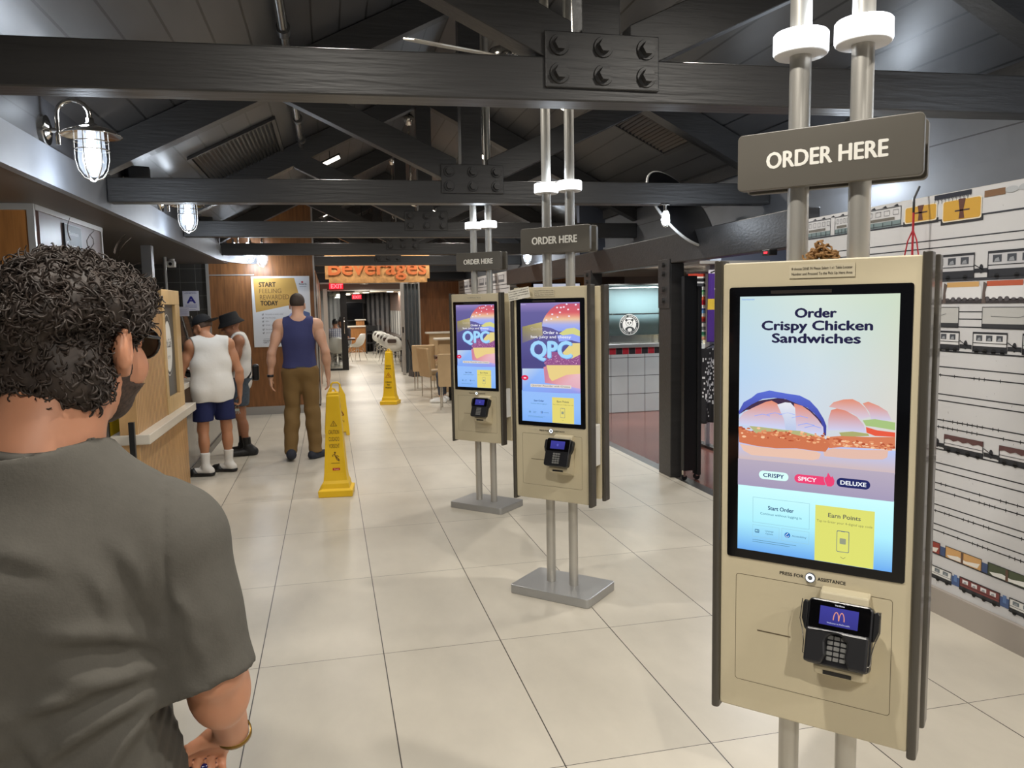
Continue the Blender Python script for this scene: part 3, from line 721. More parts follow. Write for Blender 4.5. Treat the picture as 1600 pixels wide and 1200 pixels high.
M_signtext = mat('sign lettering', (236, 234, 226), 0.45)
def rrect_poly(x0, z0, x1, z1, r, n=6):
    P = []
    for (cx, cz, a) in ((x1-r, z1-r, 0), (x0+r, z1-r, 90), (x0+r, z0+r, 180), (x1-r, z0+r, 270)):
        for i in range(n):
            t = math.radians(a+90*i/(n-1)); P.append((cx+r*math.cos(t), cz+r*math.sin(t)))
    return P
def kiosk(loc, rz, label, art, hood):
    t = thing('order_kiosk', label, 'ordering kiosk', loc, rz, 'self-order kiosks')
    mesh_obj('base_plate', MB().prism(rrect_poly(-0.245, -0.168, 0.245, 0.168, 0.02), 0, 0.05, 'z'), M_grey, t, 0.004)
    for s in (-0.071, 0.071):
        wx = loc[0]+s*math.cos(rz); zt = roof_z(wx)
        mesh_obj('pole', MB().cyl((s, 0, 0.049), (s, 0, zt-0.004), 0.0255, n=28), M_steel, t)
    for sgn, nm in ((1, 'front_panel'), (-1, 'rear_panel')):
        m = MB().prism([(x, z) for x, z in rrect_poly(-0.224, 0.5425, 0.224, 1.6945, 0.006, 3)], -0.104*sgn, -0.042*sgn)
        p = mesh_obj(nm, m, M_cream, t, 0.003)
        if sgn > 0: fp_ = p
        for bx in (-0.235, 0.232):
            mesh_obj('side_bar', MB().prism(rrect_poly(bx-0.0105, -0.114, bx+0.0105, -0.050, 0.009, 5) if sgn > 0 else rrect_poly(bx-0.0105, 0.050, bx+0.0105, 0.114, 0.009, 5), 0.531, 1.7015, 'z'), M_dark, t, 0.002)
        if sgn < 0: mesh_obj('rear_screen', MB().prism(rrect_poly(-0.207, 0.947, 0.207, 1.634, 0.006, 4), 0.1035, 0.1065), M_gloss, t)
    mesh_obj('side_cover', MB().box(0.196, -0.034, 0.735, 0.226, 0.034, 0.96), M_white, t, 0.006)
    mesh_obj('side_cover', MB().box(-0.226, -0.034, 0.735, -0.196, 0.034, 0.96), M_white, t, 0.006)
    bz = mesh_obj('screen_bezel', MB().prism(rrect_poly(-0.207, 0.947, 0.207, 1.634, 0.006, 4), -0.1065, -0.1035), M_gloss, t)
    SA[art].build('screen', M_screen, bz, (0, -0.1070, 0))
    mesh_obj('sensor_strip', MB().box(-0.105, -0.1072, 1.6165, 0.035, -0.106, 1.6245), mat('sensor strip', (52, 47, 44), 0.25), bz)
    # help button and its lettering
    b = mesh_obj('help_button', MB().cyl((0, -0.1035, 0.9244), (0, -0.109, 0.9244), 0.0125, 0.012, 24), mat('button rim', (120, 124, 132), 0.3, 0.6), t)
    m = MB(); m.lathe([(0.0058, 0), (0.0062, 0.001), (0.0098, 0.001), (0.0102, 0)], (0, -0.109, 0.9244), 24, Matrix.Rotation(PI/2, 3, 'X'))
    mesh_obj('light_ring', m, glow('button light', (240, 248, 255), 2.2), b)
    a = Art(); a.text('PRESS FOR', -0.0165, 0.9195, 0.0082, (40, 37, 34), 1, 'r', bold=0.03, width=0.057); a.text('ASSISTANCE', 0.0165, 0.9195, 0.0082, (40, 37, 34), 1, 'l', bold=0.03, width=0.064)
    a.build('panel_lettering', M_print, t, (0, -0.1042, 0))
    # service door: recessed outline
    P = rrect_poly(-0.184, 0.620, 0.184, 0.9035, 0.008, 5); Pi = rrect_poly(-0.1828, 0.6212, 0.1828, 0.9023, 0.0072, 5); n = len(P)
    m = MB(); m.add([(x, -0.1043, z) for x, z in P]+[(x, -0.1043, z) for x, z in Pi], [(i, (i+1) % n, (i+1) % n+n, i+n) for i in range(n)])
    m.box(-0.128, -0.1046, 0.7605, -0.045, -0.104, 0.7635)
    mesh_obj('service_door_seam', m, mat('seam', (96, 84, 64), 0.6), t)
    # card reader on its wedge
    m = MB().prism([(-0.1035, 0.911), (-0.13, 0.904), (-0.172, 0.765), (-0.1885, 0.742), (-0.182, 0.722), (-0.1035, 0.690)], 0.028, 0.138, 'x')
    mt = mesh_obj('reader_mount', m, M_cream, t, 0.004)
    mesh_obj('receipt_slot', MB().box(0.05, -0.1872, 0.7255, 0.112, -0.178, 0.7345), M_black, mt)
    rd = mesh_obj('card_reader', MB().prism(rrect_poly(-0.071, -0.075, 0.071, 0.073, 0.012, 5), -0.016, 0.016), mat('reader shell', (30, 30, 33), 0.3), t, 0.004, loc=(0.083, -0.179, 0.826), rot=(-0.35, 0, 0))
    mesh_obj('reader_face', MB().prism(rrect_poly(-0.066, 0.006, 0.066, 0.069, 0.006, 4), -0.0185, -0.0155), M_gloss, rd)
    a = Art(0.0002); a.vgrad(-0.043, 0.041, [(0.016, (56, 56, 140)), (0.058, (64, 64, 158))], 0)
    if hood:
        gold = (238, 158, 132)
        for cx in (-0.006, 0.006): a.arc(cx-0.0007, 0.0295, 0.0058, 0.0022, 0, 180, gold, 1, 16, rz=0.0185)
        a.text('Welcome to McDonald\'s', -0.001, 0.0205, 0.0032, (220, 224, 250), 1, width=0.05)
        a.text('Verifone', -0.001, 0.0617, 0.0036, (236, 236, 240), 1, bold=0.03, width=0.021)
    else:
        a.ell(-0.001, 0.037, 0.006, 0.007, (90, 92, 190), 1, 12)
    a.build('reader_screen', M_screen2, rd, (0, -0.0188, 0))
    kb = MB()
    for r in range(5):
        for c in range(3):
            x = -0.0145+c*0.0145; z = -0.010-r*0.0118
            kb.prism(rrect_poly(x-0.006, z-0.0042, x+0.006, z+0.0042, 0.0015, 3), -0.0195, -0.0155)
    mesh_obj('keypad', kb, mat('grey keys', (112, 112, 110), 0.5), rd)
    for s in (-1, 1):
        w = MB().prism([(s*0.0715, 0.062), (s*0.080, 0.066), (s*0.084, 0.058), (s*0.084, 0.022), (s*0.076, 0.0), (s*0.0715, -0.004)], -0.012, 0.012)
        mesh_obj('swipe_guard', w, M_black, rd, 0.002)
    if hood:
        # privacy shield: black shell with an arched opening over the keys
        n = 14; outer = []; inner = []
        for i in range(n+1):
            a_ = PI*i/n
            inner.append((0.0235*math.cos(a_), -0.022+0.021*math.sin(a_)))
        poly = [(-0.068, -0.072), (-0.068, 0.006), (0.068, 0.006), (0.068, -0.072), (0.03, -0.072), (0.020, -0.05), (0.0235, -0.022)] + inner[1:-1] + [(-0.0235, -0.022), (-0.020, -0.05), (-0.03, -0.072)]
        mesh_obj('privacy_shield', MB().prism(poly[::-1], -0.034, -0.0155), mat('shield black', (34, 34, 36), 0.32), rd, 0.005)
        m = MB()
        for s in (-1, 1):
            m.tube([(s*0.0855, -0.013, 0.066), (s*0.087, -0.014, 0.02), (s*0.078, -0.016, -0.006), (s*0.0735, -0.017, -0.03), (s*0.0725, -0.02, -0.055), (s*0.055, -0.028, -0.066)], 0.0012, 6)
        mesh_obj('chrome_edge', m, M_chrome, rd)
    # beacons, double-sided sign
    for k, s in enumerate((-0.071, 0.071)):
        b = mesh_obj('beacon', MB().lathe([(0.0256, 2.197), (0.060, 2.197), (0.0645, 2.201), (0.0645, 2.243), (0.061, 2.247), (0.0256, 2.247)], (s, 0, 0), 36), M_ring, t)
        mesh_obj('beacon_base', MB().lathe([(0.0258, 2.193), (0.059, 2.193), (0.063, 2.1965), (0.0258, 2.1968)], (s, 0, 0), 36), M_ringbase, b)
    for sgn in (1, -1):
        sg = mesh_obj('sign_board', MB().prism(rrect_poly(-0.208, 1.8745, 0.211, 2.0125, 0.012), -0.050*sgn, -0.0265*sgn), M_sign, t, 0.002)
        if sgn > 0: letters('sign_lettering', 'ORDER HERE', 0.0385, M_signtext, sg, (0.0012, -0.0499, 1.924), 0.001, 0.05, 0.272)
    mesh_obj('sign_bracket', MB().box(-0.10, -0.0264, 1.90, 0.10, 0.0264, 1.99), M_black, t)
    return t
kiosk((1.1975, 1.7172, 0), -0.8179, 'nearest cream order kiosk showing Crispy Chicken Sandwiches', 'chicken', True)
kiosk((1.2135, 4.0813, 0), -0.7927, 'middle cream order kiosk showing a cheeseburger, tilted paper note on its corner', 'burger', False)
kiosk((1.1709, 6.0383, 0), -0.7964, 'farthest cream order kiosk showing a cheeseburger, beside the tan chairs', 'burger', False)
for (x, y) in ((1.1975, 1.7172), (1.2135, 4.0813), (1.1709, 6.0383)):
    light('beacon_light', 'POINT', (x, y, 2.27), 2.2, COOL, 0.06)
def note(name, label, kloc, krz, x0, z0, x1, z1, lines, rot=0.0, ink=(60, 54, 46), paper=(206, 196, 170), y=-0.106):
    a = Art(0.0004); cx, cz = (x0+x1)/2, (z0+z1)/2; w, h = x1-x0, z1-z0
    o = None
    m = MB().box(-w/2, -0.0003, -h/2, w/2, 0.0006, h/2)
    c, s = math.cos(krz), math.sin(krz)
    t = thing(name, label, 'paper note', (kloc[0]+cx*c-y*s, kloc[1]+cx*s+y*c, cz), krz)
    mesh_obj('paper', m, mat('note paper %d' % paper[0], paper, 0.35), t, rot=(0, rot, 0))
    k = h/(len(lines)+0.6)
    for i, ln in enumerate(lines): a.text(ln, -w*0.46, h/2-k*(i+1.05), k*0.5, ink, 1, 'l', bold=0.01, width=w*0.92 if i < len(lines)-1 or len(ln) > 20 else w*0.4)
    a.build('note_text', M_print, t, (0, -0.0006, 0), (0, rot, 0))
K1, K2, K3 = (1.1975, 1.7172), (1.2135, 4.0813), (1.1709, 6.0383)
note('paper_note', 'small taped note above the screen of the nearest kiosk', K1, -0.8179, -0.0625, 1.652, 0.0845, 1.684, ['If choose DINE IN Please Select 1 x1 Table Locator', 'Number and Proceed To the Pick Up Here Area'])
note('paper_note', 'tilted white note sticking out from the top left corner of the middle kiosk', K2, -0.7927, -0.25, 1.632, -0.115, 1.69, ['if you order just a soft drink or', 'a hot regular coffee please go', 'to where it your beverages is', 'Pick Up'], -0.16, (50, 46, 42), (226, 222, 210), -0.118)
note('paper_note', 'cream taped note above the screen of the middle kiosk', K2, -0.7927, -0.098, 1.645, 0.03, 1.684, ['If choose DINE IN Please Select 1 x1 Table', 'Number and Proceed To the', 'Pick Up Here Area please'])
note('paper_note', 'faint taped strip above the screen of the farthest kiosk', K3, -0.7964, -0.075, 1.655, 0.065, 1.676, ['If choose DINE IN Please Select 1 Table Locator'])
# crumpled lump on top of the nearest kiosk
m = MB(); rnd = random.Random(2)
for k in range(46):
    a_ = rnd.uniform(0, 6.28); r = rnd.uniform(0, 0.036); zz = 1.698+0.004+max(0, (0.036-r))*rnd.uniform(0.1, 1.05)
    c = Vector((r*math.cos(a_), 0.55*r*math.sin(a_), zz)); d = Vector((rnd.uniform(-1, 1), rnd.uniform(-.6, .6), rnd.uniform(-.3, .8))).normalized()
    e = d.cross(Vector((rnd.uniform(-1, 1), rnd.uniform(-1, 1), 0.3))).normalized()
    pts = [c + d*0.011*math.cos(t)+e*0.008*math.sin(t) for t in [i*0.8 for i in range(7)]]
    pts = [(p.x, p.y, max(p.z, 1.6975)) for p in pts]
    m.tube(pts, 0.0026, 5)
o = mesh_obj('crumpled_paper', m, mat('brown kraft paper', (150, 112, 68), 0.7), loc=(K1[0]-0.01, K1[1]-0.01, 0), rot=(0, 0, -0.8179))
o.location = (K1[0]-0.004*0.68+(-0.06)*0.73, K1[1]+(-0.004)*0.73+(-0.06)*-0.68*-1, 0)
tag(o, 'crumpled brown paper lying on top of the nearest kiosk between its poles', 'paper')
# ------------------------------------------------------------------ ceiling fittings
def slope_mat(x, side):
    a = math.atan(0.5)*(-side)
    return Matrix.Rotation(-a if side < 0 else -a, 3, 'Y')
def vent(name, label, x0, x1, y0, y1, side, lines):
    t = thing(name, label, 'ceiling vent', ((x0+x1)/2, (y0+y1)/2, roof_z((x0+x1)/2)), 0)
    sl = 0.5 if side < 0 else -0.5
    def Z(x): return sl*x
    hx, hy = (x1-x0)/2, (y1-y0)/2
    m = MB()
    for (a0, b0, a1, b1) in ((-hx-0.03, -hy-0.03, hx+0.03, -hy), (-hx-0.03, hy, hx+0.03, hy+0.03), (-hx-0.03, -hy, -hx, hy), (hx, -hy, hx+0.03, hy)):
        m.add([(a0, b0, Z(a0)-0.03), (a1, b0, Z(a1)-0.03), (a1, b1, Z(a1)-0.03), (a0, b1, Z(a0)-0.03), (a0, b0, Z(a0)-0.002), (a1, b0, Z(a1)-0.002), (a1, b1, Z(a1)-0.002), (a0, b1, Z(a0)-0.002)],
              [(3, 2, 1, 0), (0, 1, 5, 4), (1, 2, 6, 5), (2, 3, 7, 6), (3, 0, 4, 7)])
    mesh_obj('frame', m, M_beam, t)
    m = MB(); m.add([(-hx, -hy, Z(-hx)-0.003), (hx, -hy, Z(hx)-0.003), (hx, hy, Z(hx)-0.003), (-hx, hy, Z(-hx)-0.003)], [(3, 2, 1, 0)])
    mesh_obj('duct_opening', m, M_black, t)
    m = MB(); n = int((x1-x0)/0.033)
    for i in range(n):
        x = -hx+(i+0.5)*(x1-x0)/n
        m.obox((x, 0, Z(x)-0.016), (0.0035, 2*hy, 0.026), Matrix.Rotation(0.5*(1 if side < 0 else -1), 3, 'Y'))
    mesh_obj('louvre', m, mat('louvre metal', (96, 95, 94), 0.35, 0.6), t)
vent('ceiling_vent', 'louvred vent on the left roof slope behind the nearest lantern', -1.10, -0.42, 7.33, 8.72, -1, 20)
vent('ceiling_vent', 'dark louvred vent on the right roof slope, over the black disc', 2.52, 3.10, 6.1, 6.95, 1, 16)
t = thing('ceiling_conduit', 'long metal conduit pipe under the left roof slope', 'pipe', (-0.2, 0, 3.285))
mesh_obj('pipe', MB().tube([(0, 2.0, 0), (0, 5.0, 0), (-0.01, 8.6, 0)], 0.03, 14), mat('painted conduit', (120, 118, 114), 0.25, 0.8), t)
for y in (3.2, 5.05, 7.35, 8.2):
    m = MB().cyl((0, y, 0), (0, y+0.09, 0), 0.042, n=18).cyl((0, y+0.09, 0), (0, y+0.12, 0), 0.036, n=18)
    mesh_obj('coupling', m, M_beam, t, 0.003)
    mesh_obj('strap', MB().box(-0.012, y+0.04, 0.03, 0.012, y+0.06, 0.10), M_beam, t)
M_blade = mat('pale fan blade', (214, 208, 196), 0.25, 0.3)
def fan(loc, label, rot):
    t = thing('ceiling_fan', label, 'ceiling fan', loc, rot, 'ceiling fans along the ridge')
    zr = 4.0-loc[2]
    mesh_obj('canopy', MB().lathe([(0.001, zr), (0.07, zr), (0.072, zr-0.03), (0.03, zr-0.11), (0.014, zr-0.115)], n=20), M_chrome, t)
    mesh_obj('downrod', MB().cyl((0, 0, 0.1), (0, 0, zr-0.1), 0.012, n=12), M_chrome, t)
    mesh_obj('motor', MB().lathe([(0.013, 0.13), (0.04, 0.12), (0.05, 0.08), (0.1, 0.07), (0.115, 0.03), (0.1, -0.02), (0.05, -0.05), (0.001, -0.055)], n=26), M_chrome, t)
    for k in range(3):
        a = k*2*PI/3; R = Matrix.Rotation(a, 3, 'Z') @ Matrix.Rotation(-0.24, 3, 'X')
        P = [(0.1, -0.03), (0.22, -0.065), (0.45, -0.07), (0.6, -0.05), (0.64, 0), (0.6, 0.05), (0.45, 0.06), (0.22, 0.055), (0.1, 0.03)]
        v = [R @ Vector((x, y, z)) for z in (0.026, 0.034) for (x, y) in P]; n = len(P)
        m = MB().add(v, [tuple(range(n-1, -1, -1)), tuple(range(n, 2*n))]+[(i, (i+1) % n, (i+1) % n+n, i+n) for i in range(n)])
        mesh_obj('blade', m, M_blade, t, 0.002)
fan((1.03, 4.42, 2.95), 'nearest ceiling fan, one long pale blade showing over the first beam', PI+0.34)
fan((1.08, 10.2, 2.92), 'second ceiling fan on a long rod, behind the second truss', PI+0.6)
fan((1.08, 13.0, 2.9), 'third ceiling fan far down the ridge', PI)
t = thing('drop_rod', 'thin bright steel rod dropping from the ridge beside a king post', 'rod', (1.19, 6.75, 0))
mesh_obj('rod', MB().cyl((0, 0, 2.62), (0, 0, roof_z(1.19)-0.002), 0.011, n=12), M_chrome, t)
mesh_obj('end_cap', MB().cyl((0, 0, 2.60), (0, 0, 2.63), 0.016, n=12), M_chrome, t)
# round black disc by the right wall
n_ = Vector((0.46, -0.70, 0.55)).normalized()
q_ = Vector((0, 0, 1)).rotation_difference(n_)
t = thing('convex_mirror', 'large round black disc with a pale rim hanging tilted by the right wall', 'mirror', (2.93, 6.21, 2.39))
t.rotation_mode = 'QUATERNION'; t.rotation_quaternion = q_
mesh_obj('disc_back', MB().lathe([(0.001, 0.02), (0.2, 0.018), (0.36, 0.006), (0.385, 0)], n=48), mat('black disc', (26, 26, 29), 0.4), t)
mesh_obj('rim', MB().lathe([(0.385, 0.004), (0.398, 0), (0.398, -0.014), (0.385, -0.018)], n=48), mat('pale rim', (190, 190, 188), 0.35), t)
mesh_obj('mirror_face', MB().lathe([(0.385, -0.016), (0.3, -0.05), (0.15, -0.08), (0.001, -0.09)], n=48), M_chrome, t)
mesh_obj('support_arm', MB().tube([(0, 0, 0.02), (0.0, 0.05, 0.09), (0.02, 0.12, 0.16)], 0.012, 8), M_black, t)
# small detector with a red lamp on the header
t = thing('smoke_detector', 'small dark detector with a red lamp under the right header beam', 'detector', (2.97, 4.9, 1.93))
mesh_obj('body', MB().box(-0.03, -0.05, -0.02, 0.03, 0.05, 0.02), M_black, t, 0.005)
mesh_obj('lamp', MB().box(-0.034, -0.02, -0.008, -0.029, 0.02, 0.006), glow('red lamp', (255, 50, 60), 3), t)
# red cord in front of the mural
t = thing('rope_hanger', 'red and black hanging cord parting into three strands before the mural', 'cord', (2.90, 3.455, 0))
mesh_obj('upper_cord', MB().tube([(0.03, 0, 2.16), (0.0, 0, 2.1), (0, 0, 2.03)], 0.006, 8), M_black, t)
m_red = mat('red cord', (176, 34, 50), 0.6)
mesh_obj('lower_cord', MB().tube([(0, 0, 2.035), (0, 0, 1.74)], 0.0055, 8), m_red, t)
for dy in (-0.055, 0.07):
    mesh_obj('strand', MB().tube([(0, 0, 1.945), (0, dy*0.5, 1.89), (0, dy, 1.76)], 0.0035, 8), m_red, t)
mesh_obj('weight', MB().cyl((0, 0, 1.70), (0, 0, 1.765), 0.03, 0.02, n=14), M_black, t)

# ------------------------------------------------------------------ train mural
def mural():
    a = Art(0.0006); R = random.Random(11)
    paper = (206, 206, 208); ink = (38, 40, 46)
    x0, x1 = -4.54, 0.5
    a.rect(x0, 0.132, x1, 2.104, paper, 0)
    def track(z, w=0.005): a.rect(x0, z-w/2, x1, z+w/2, ink, 1)
    def ties(z, xa, xb):
        x = xa
        while x < xb:
            if R.random() < 0.5: a.rect(x, z-0.009, x+0.004, z+0.008, ink, 1)
            x += 0.03
    for z in (1.885, 1.847, 1.53, 1.495, 1.457, 1.257, 1.215, 1.12, 1.088, 0.99, 0.954, 0.77, 0.734, 0.667, 0.63, 0.556, 0.523, 0.455, 0.422): track(z, 0.0055)
    for z in (1.215, 0.99, 0.954, 0.667, 0.63, 0.523, 0.422): ties(z, -3.4, x1)
    for i in range(420):
        x = R.uniform(x0, x1); z = R.uniform(0.15, 2.1); s = R.uniform(0.002, 0.006)
        a.line([(x, z), (x+R.uniform(-s, s), z+R.uniform(-s, s)*2.2)], 0.0016, R.choice([(120, 120, 124), (150, 150, 152), (90, 90, 96)]), 1)
    def coach(xa, xb, zb, zt, body=(196, 196, 200), roof=(54, 56, 62), under=(44, 46, 52), win=3, winc=(70, 74, 82)):
        h = zt-zb
        a.rect(xa, zb, xb, zt, under, 2); a.rect(xa, zb+h*0.30, xb, zt, body, 3)
        a.rect(xa, zt-h*0.10, xb, zt, roof, 4)
        w = (xb-xa)/(win+0.4)
        for k in range(win):
            wx = xa+w*(k+0.35); a.rect(wx, zb+h*0.56, wx+w*0.62, zb+h*0.84, winc, 4); a.poly([(wx+w*0.1, zb+h*0.58), (wx+w*0.5, zb+h*0.58), (wx+w*0.42, zb+h*0.74), (wx+w*0.2, zb+h*0.70)], (150, 154, 160), 5)
        a.rect(xa, zb+h*0.44, xb, zb+h*0.47, ink, 5); a.frame(xa, zb, xb, zt, 0.004, ink, 5)
        for k in range(4): a.ell(xa+(xb-xa)*(k+0.5)/4, zb+0.004, 0.013, 0.013, (26, 27, 30), 5, 12)
    def coupler(xa, xb, z, c=ink):
        a.rect(xa, z-0.008, xb, z+0.012, c, 2); a.ell((xa+xb)/2, z+0.01, 0.012, 0.022, c, 3, 10); a.line([(xa, z+0.03), (xb, z-0.01)], 0.004, c, 3)
    # top row: diner outlines, gold tanks, caged car
    a.rect(x0, 1.976, x1, 1.984, (52, 54, 62), 2)
    xx = -4.48
    for (xa, xb) in ((-4.46, -4.22), (-4.18, -4.02), (-3.98, -3.62)):
        a.frame(xa, 1.99, xb, 2.088, 0.004, (70, 72, 78), 3); a.rect(xa, 1.985, xb, 2.015, (120, 138, 140), 2); a.rect(xa+0.02, 2.02, xb-0.05, 2.034, (110, 106, 98), 3)
        for k in range(5): a.frame(xa+0.02+k*(xb-xa)/5.2, 2.045, xa+0.015+(k+0.7)*(xb-xa)/5.2, 2.072, 0.002, (90, 92, 98), 3); a.rect(xa+k*(xb-xa)/5, 1.987, xa+k*(xb-xa)/5+0.006, 2.012, (60, 66, 70), 4)
    for k in range(9): a.poly([(-4.4+k*0.09, 2.092), (-4.37+k*0.09, 2.1), (-4.36+k*0.09, 2.088)], ink, 3)
    def tank(xa, xb, zb, zt):
        a.rect(xa-0.01, zb-0.012, xb+0.01, zb+0.012, (46, 46, 50), 3); a.rrect(xa, zb, xb, zt, 0.012, (232, 222, 200), 4); a.rrect(xa+0.006, zb+0.006, xb-0.006, zt-0.004, 0.012, (206, 160, 62), 5)
        m_ = (xa+xb)/2; a.poly([(m_-0.02, zt), (m_+0.025, zt), (m_+0.012, zb+0.05), (m_+0.02, zb+0.01), (m_-0.015, zb+0.01), (m_-0.01, zb+0.045)], (96, 60, 50), 6); a.rect(m_-0.04, zb+0.045, m_+0.05, zb+0.052, (80, 60, 56), 6)
    tank(-3.593, -3.368, 1.985, 2.07); tank(-3.332, -3.092, 1.965, 2.068)
    a.rect(-3.388, 2.082, -3.155, 2.104, (40, 42, 54), 3)
    for k in range(10): a.arc(-3.375+k*0.023, 2.075, 0.009, 0.003, 0, 180, (54, 56, 62), 4, 8); a.rect(-3.386+k*0.023, 2.06, -3.383+k*0.023, 2.076, (54, 56, 62), 4)
    a.rect(-3.08, 2.055, -2.965, 2.085, (126, 94, 66), 3); a.ell(-2.93, 2.072, 0.035, 0.014, (180, 184, 188), 4); a.ell(-2.86, 2.074, 0.035, 0.014, (180, 184, 188), 4); a.rect(-2.80, 2.05, -2.5, 2.09, (150, 110, 70), 3)
    xx = -2.45
    while xx < 0.3: tank(xx, xx+0.235, 1.968, 2.066); xx += 0.27
    # second row: grey passenger coaches
    a.rect(x0, 1.676, x1, 1.690, (56, 58, 64), 2)
    xx = -4.5
    for xa, xb in [(-4.5, -4.1), (-4.02, -3.62), (-3.55, -3.122), (-3.045, -2.62), (-2.54, -2.12), (-2.04, -1.62), (-1.54, -1.12), (-1.04, -0.62), (-0.54, -0.12)]:
        coach(xa, xb, 1.69, 1.808, win=5); coupler(xb, xb+0.08, 1.72)
    # third row: rounded tanks
    xx = -4.5
    while xx < 0.3:
        a.rect(xx, 1.569, xx+0.235, 1.59, (58, 54, 56), 3); a.rrect(xx, 1.585, xx+0.225, 1.655, 0.02, (224, 224, 226), 3); a.rect(xx+0.015, 1.648, xx+0.21, 1.672, R.choice([(206, 164, 104), (186, 92, 64), (206, 150, 90)]), 4)
        for k in range(6): a.ell(xx+0.02+k*0.036, 1.59, 0.014, R.uniform(0.005, 0.014), (84, 80, 84), 4, 8)
        a.poly([(xx-0.012, 1.57), (xx+0.012, 1.57), (xx+0.008, 1.62), (xx+0.018, 1.66), (xx-0.004, 1.67)], (96, 84, 80), 4); xx += 0.24
    # fourth row: box vans
    xx = -4.5
    while xx < 0.3:
        if xx > -3.07 or xx < -3.4:
            a.rect(xx, 1.452, xx+0.34, 1.475, (52, 54, 58), 3); a.rect(xx, 1.475, xx+0.34, 1.553, (188, 188, 186), 3); a.frame(xx, 1.455, xx+0.34, 1.553, 0.003, ink, 4); a.line([(xx+0.05, 1.51), (xx+0.2, 1.505), (xx+0.26, 1.52)], 0.003, (120, 120, 120), 4)
        xx += 0.478
    # fifth row: small coaches with wide windows
    a.rect(x0, 1.332, x1, 1.339, ink, 2)
    xx = -4.5
    for xa in [-4.5, -4.23, -3.95, -3.67, -3.39, -3.114, -2.84, -2.56, -2.28, -2.0, -1.72, -1.44, -1.16, -0.88, -0.6, -0.3]:
        coach(xa, xa+0.195, 1.342, 1.436, body=(216, 216, 218), win=3); coupler(xa+0.197, xa+0.27, 1.362)
    # sixth row: maroon-roofed wagons
    a.rect(x0, 0.838, x1, 0.844, ink, 2)
    xx = -4.5
    k = 0
    xs = [-3.267-0.33*j for j in range(1, 4)][::-1] + [-3.267+0.33*j for j in range(0, 11)]
    for xa in xs:
        coach(xa, xa+0.24, 0.843, 0.923, body=(212, 210, 212), roof=(92, 62, 62), win=0)
        a.poly([(xa, 0.923), (xa+0.24, 0.923), (xa+0.24, 0.898)]+[(xa+0.24-j*0.03, 0.898+(0.006 if j % 2 else -0.003)) for j in range(1, 8)]+[(xa, 0.898)], (92, 62, 62), 6)
        coupler(xa+0.242, xa+0.328, 0.862)
    # seventh row: coloured covered wagons
    xs = [-3.232+0.26*j for j in range(-5, 14)]; cl = [((206, 160, 104), (232, 226, 218)), ((74, 84, 62), (232, 232, 228)), ((150, 60, 50), (230, 222, 214))]
    for j, xa in enumerate(xs):
        c0, c1 = cl[(j+1) % 3]
        a.rect(xa-0.03, 0.298, xa+0.235, 0.305, ink, 2); a.rect(xa, 0.303, xa+0.225, 0.362, c0, 3); a.poly([(xa+0.01, 0.318), (xa+0.08, 0.330), (xa+0.13, 0.322), (xa+0.215, 0.336), (xa+0.2, 0.31), (xa+0.03, 0.306)], c1, 4)
        a.rect(xa-0.035, 0.305, xa, 0.35, (62, 80, 120), 3); a.frame(xa, 0.302, xa+0.225, 0.363, 0.003, ink, 5); a.rect(xa+0.10, 0.305, xa+0.115, 0.358, (100, 74, 60), 5)
    # bottom row: white, maroon and blue coaches
    xs = [-3.136+0.29*j for j in range(-5, 12)]
    for j, xa in enumerate(xs):
        if j % 2: coach(xa, xa+0.24, 0.172, 0.238, body=(126, 62, 62), roof=(112, 52, 54), win=4, winc=(222, 222, 224))
        else: coach(xa, xa+0.24, 0.172, 0.238, body=(226, 226, 224), roof=(150, 152, 152), win=4, winc=(110, 120, 126))
        a.rect(xa-0.05, 0.18, xa, 0.225, (64, 88, 136), 3); a.rect(xa-0.035, 0.20, xa-0.015, 0.235, (90, 120, 170), 4)
    return a
o = mural().build('wall_mural', M_print, None, (2.9645, 0, 0), (0, 0, -PI/2))
tag(o, 'pale printed mural of rows of trains covering the right wall', 'mural')
# mural strip farther along on the passage wall
a = Art(0.0006); a.rect(-18.6, 0.2, -13.3, 2.18, (196, 196, 198), 0); R_ = random.Random(4)
for z in (0.5, 0.6, 0.8, 0.95, 1.2, 1.32, 1.5, 1.62, 1.9, 1.97): a.rect(-18.6, z, -13.3, z+0.012, (60, 62, 68), 1)
for zz in (0.32, 1.0, 1.68, 2.02):
    x = -18.5
    while x < -13.6: a.rect(x, zz, x+0.5, zz+0.13, (100, 102, 108), 2); a.rect(x+0.04, zz+0.05, x+0.46, zz+0.12, (180, 180, 182), 3); x += 0.62
o = a.build('wall_mural', M_print, None, (3.049, 0, 0), (0, 0, -PI/2)); tag(o, 'grey train mural on the far right wall, seen over the two farther kiosks', 'mural')

# ------------------------------------------------------------------ left side: slatted serving partition
M_oak = lines_mat('ribbed oak', (198, 158, 108), (132, 94, 56), [(1, 0, 0.048, 0.016)], rough=0.45, noise=0.16, nscale=5, nstretch=(1, 7, 0.7), bump=0.5)
M_oakplain = mat('plain oak', (200, 168, 118), 0.45, noise=0.1, scale=5, stretch=(6, 6, 0.6))
M_ledge = mat('white stone ledge', (214, 206, 192), 0.35, noise=0.04)
t = thing('serving_partition', 'ribbed oak partition with white ledge and dark oval sign panel, beside the two men in white', 'partition')
mesh_obj('lower_panel', MB().box(-1.46, 5.82, 0, -1.32, 7.66, 0.69), M_oak, t)
mesh_obj('upper_panel', MB().box(-1.44, 5.82, 0.75, -1.325, 6.86, 1.62), M_oak, t)
mesh_obj('ledge', MB().box(-1.50, 5.80, 0.685, -1.245, 7.74, 0.755), M_ledge, t, 0.006)
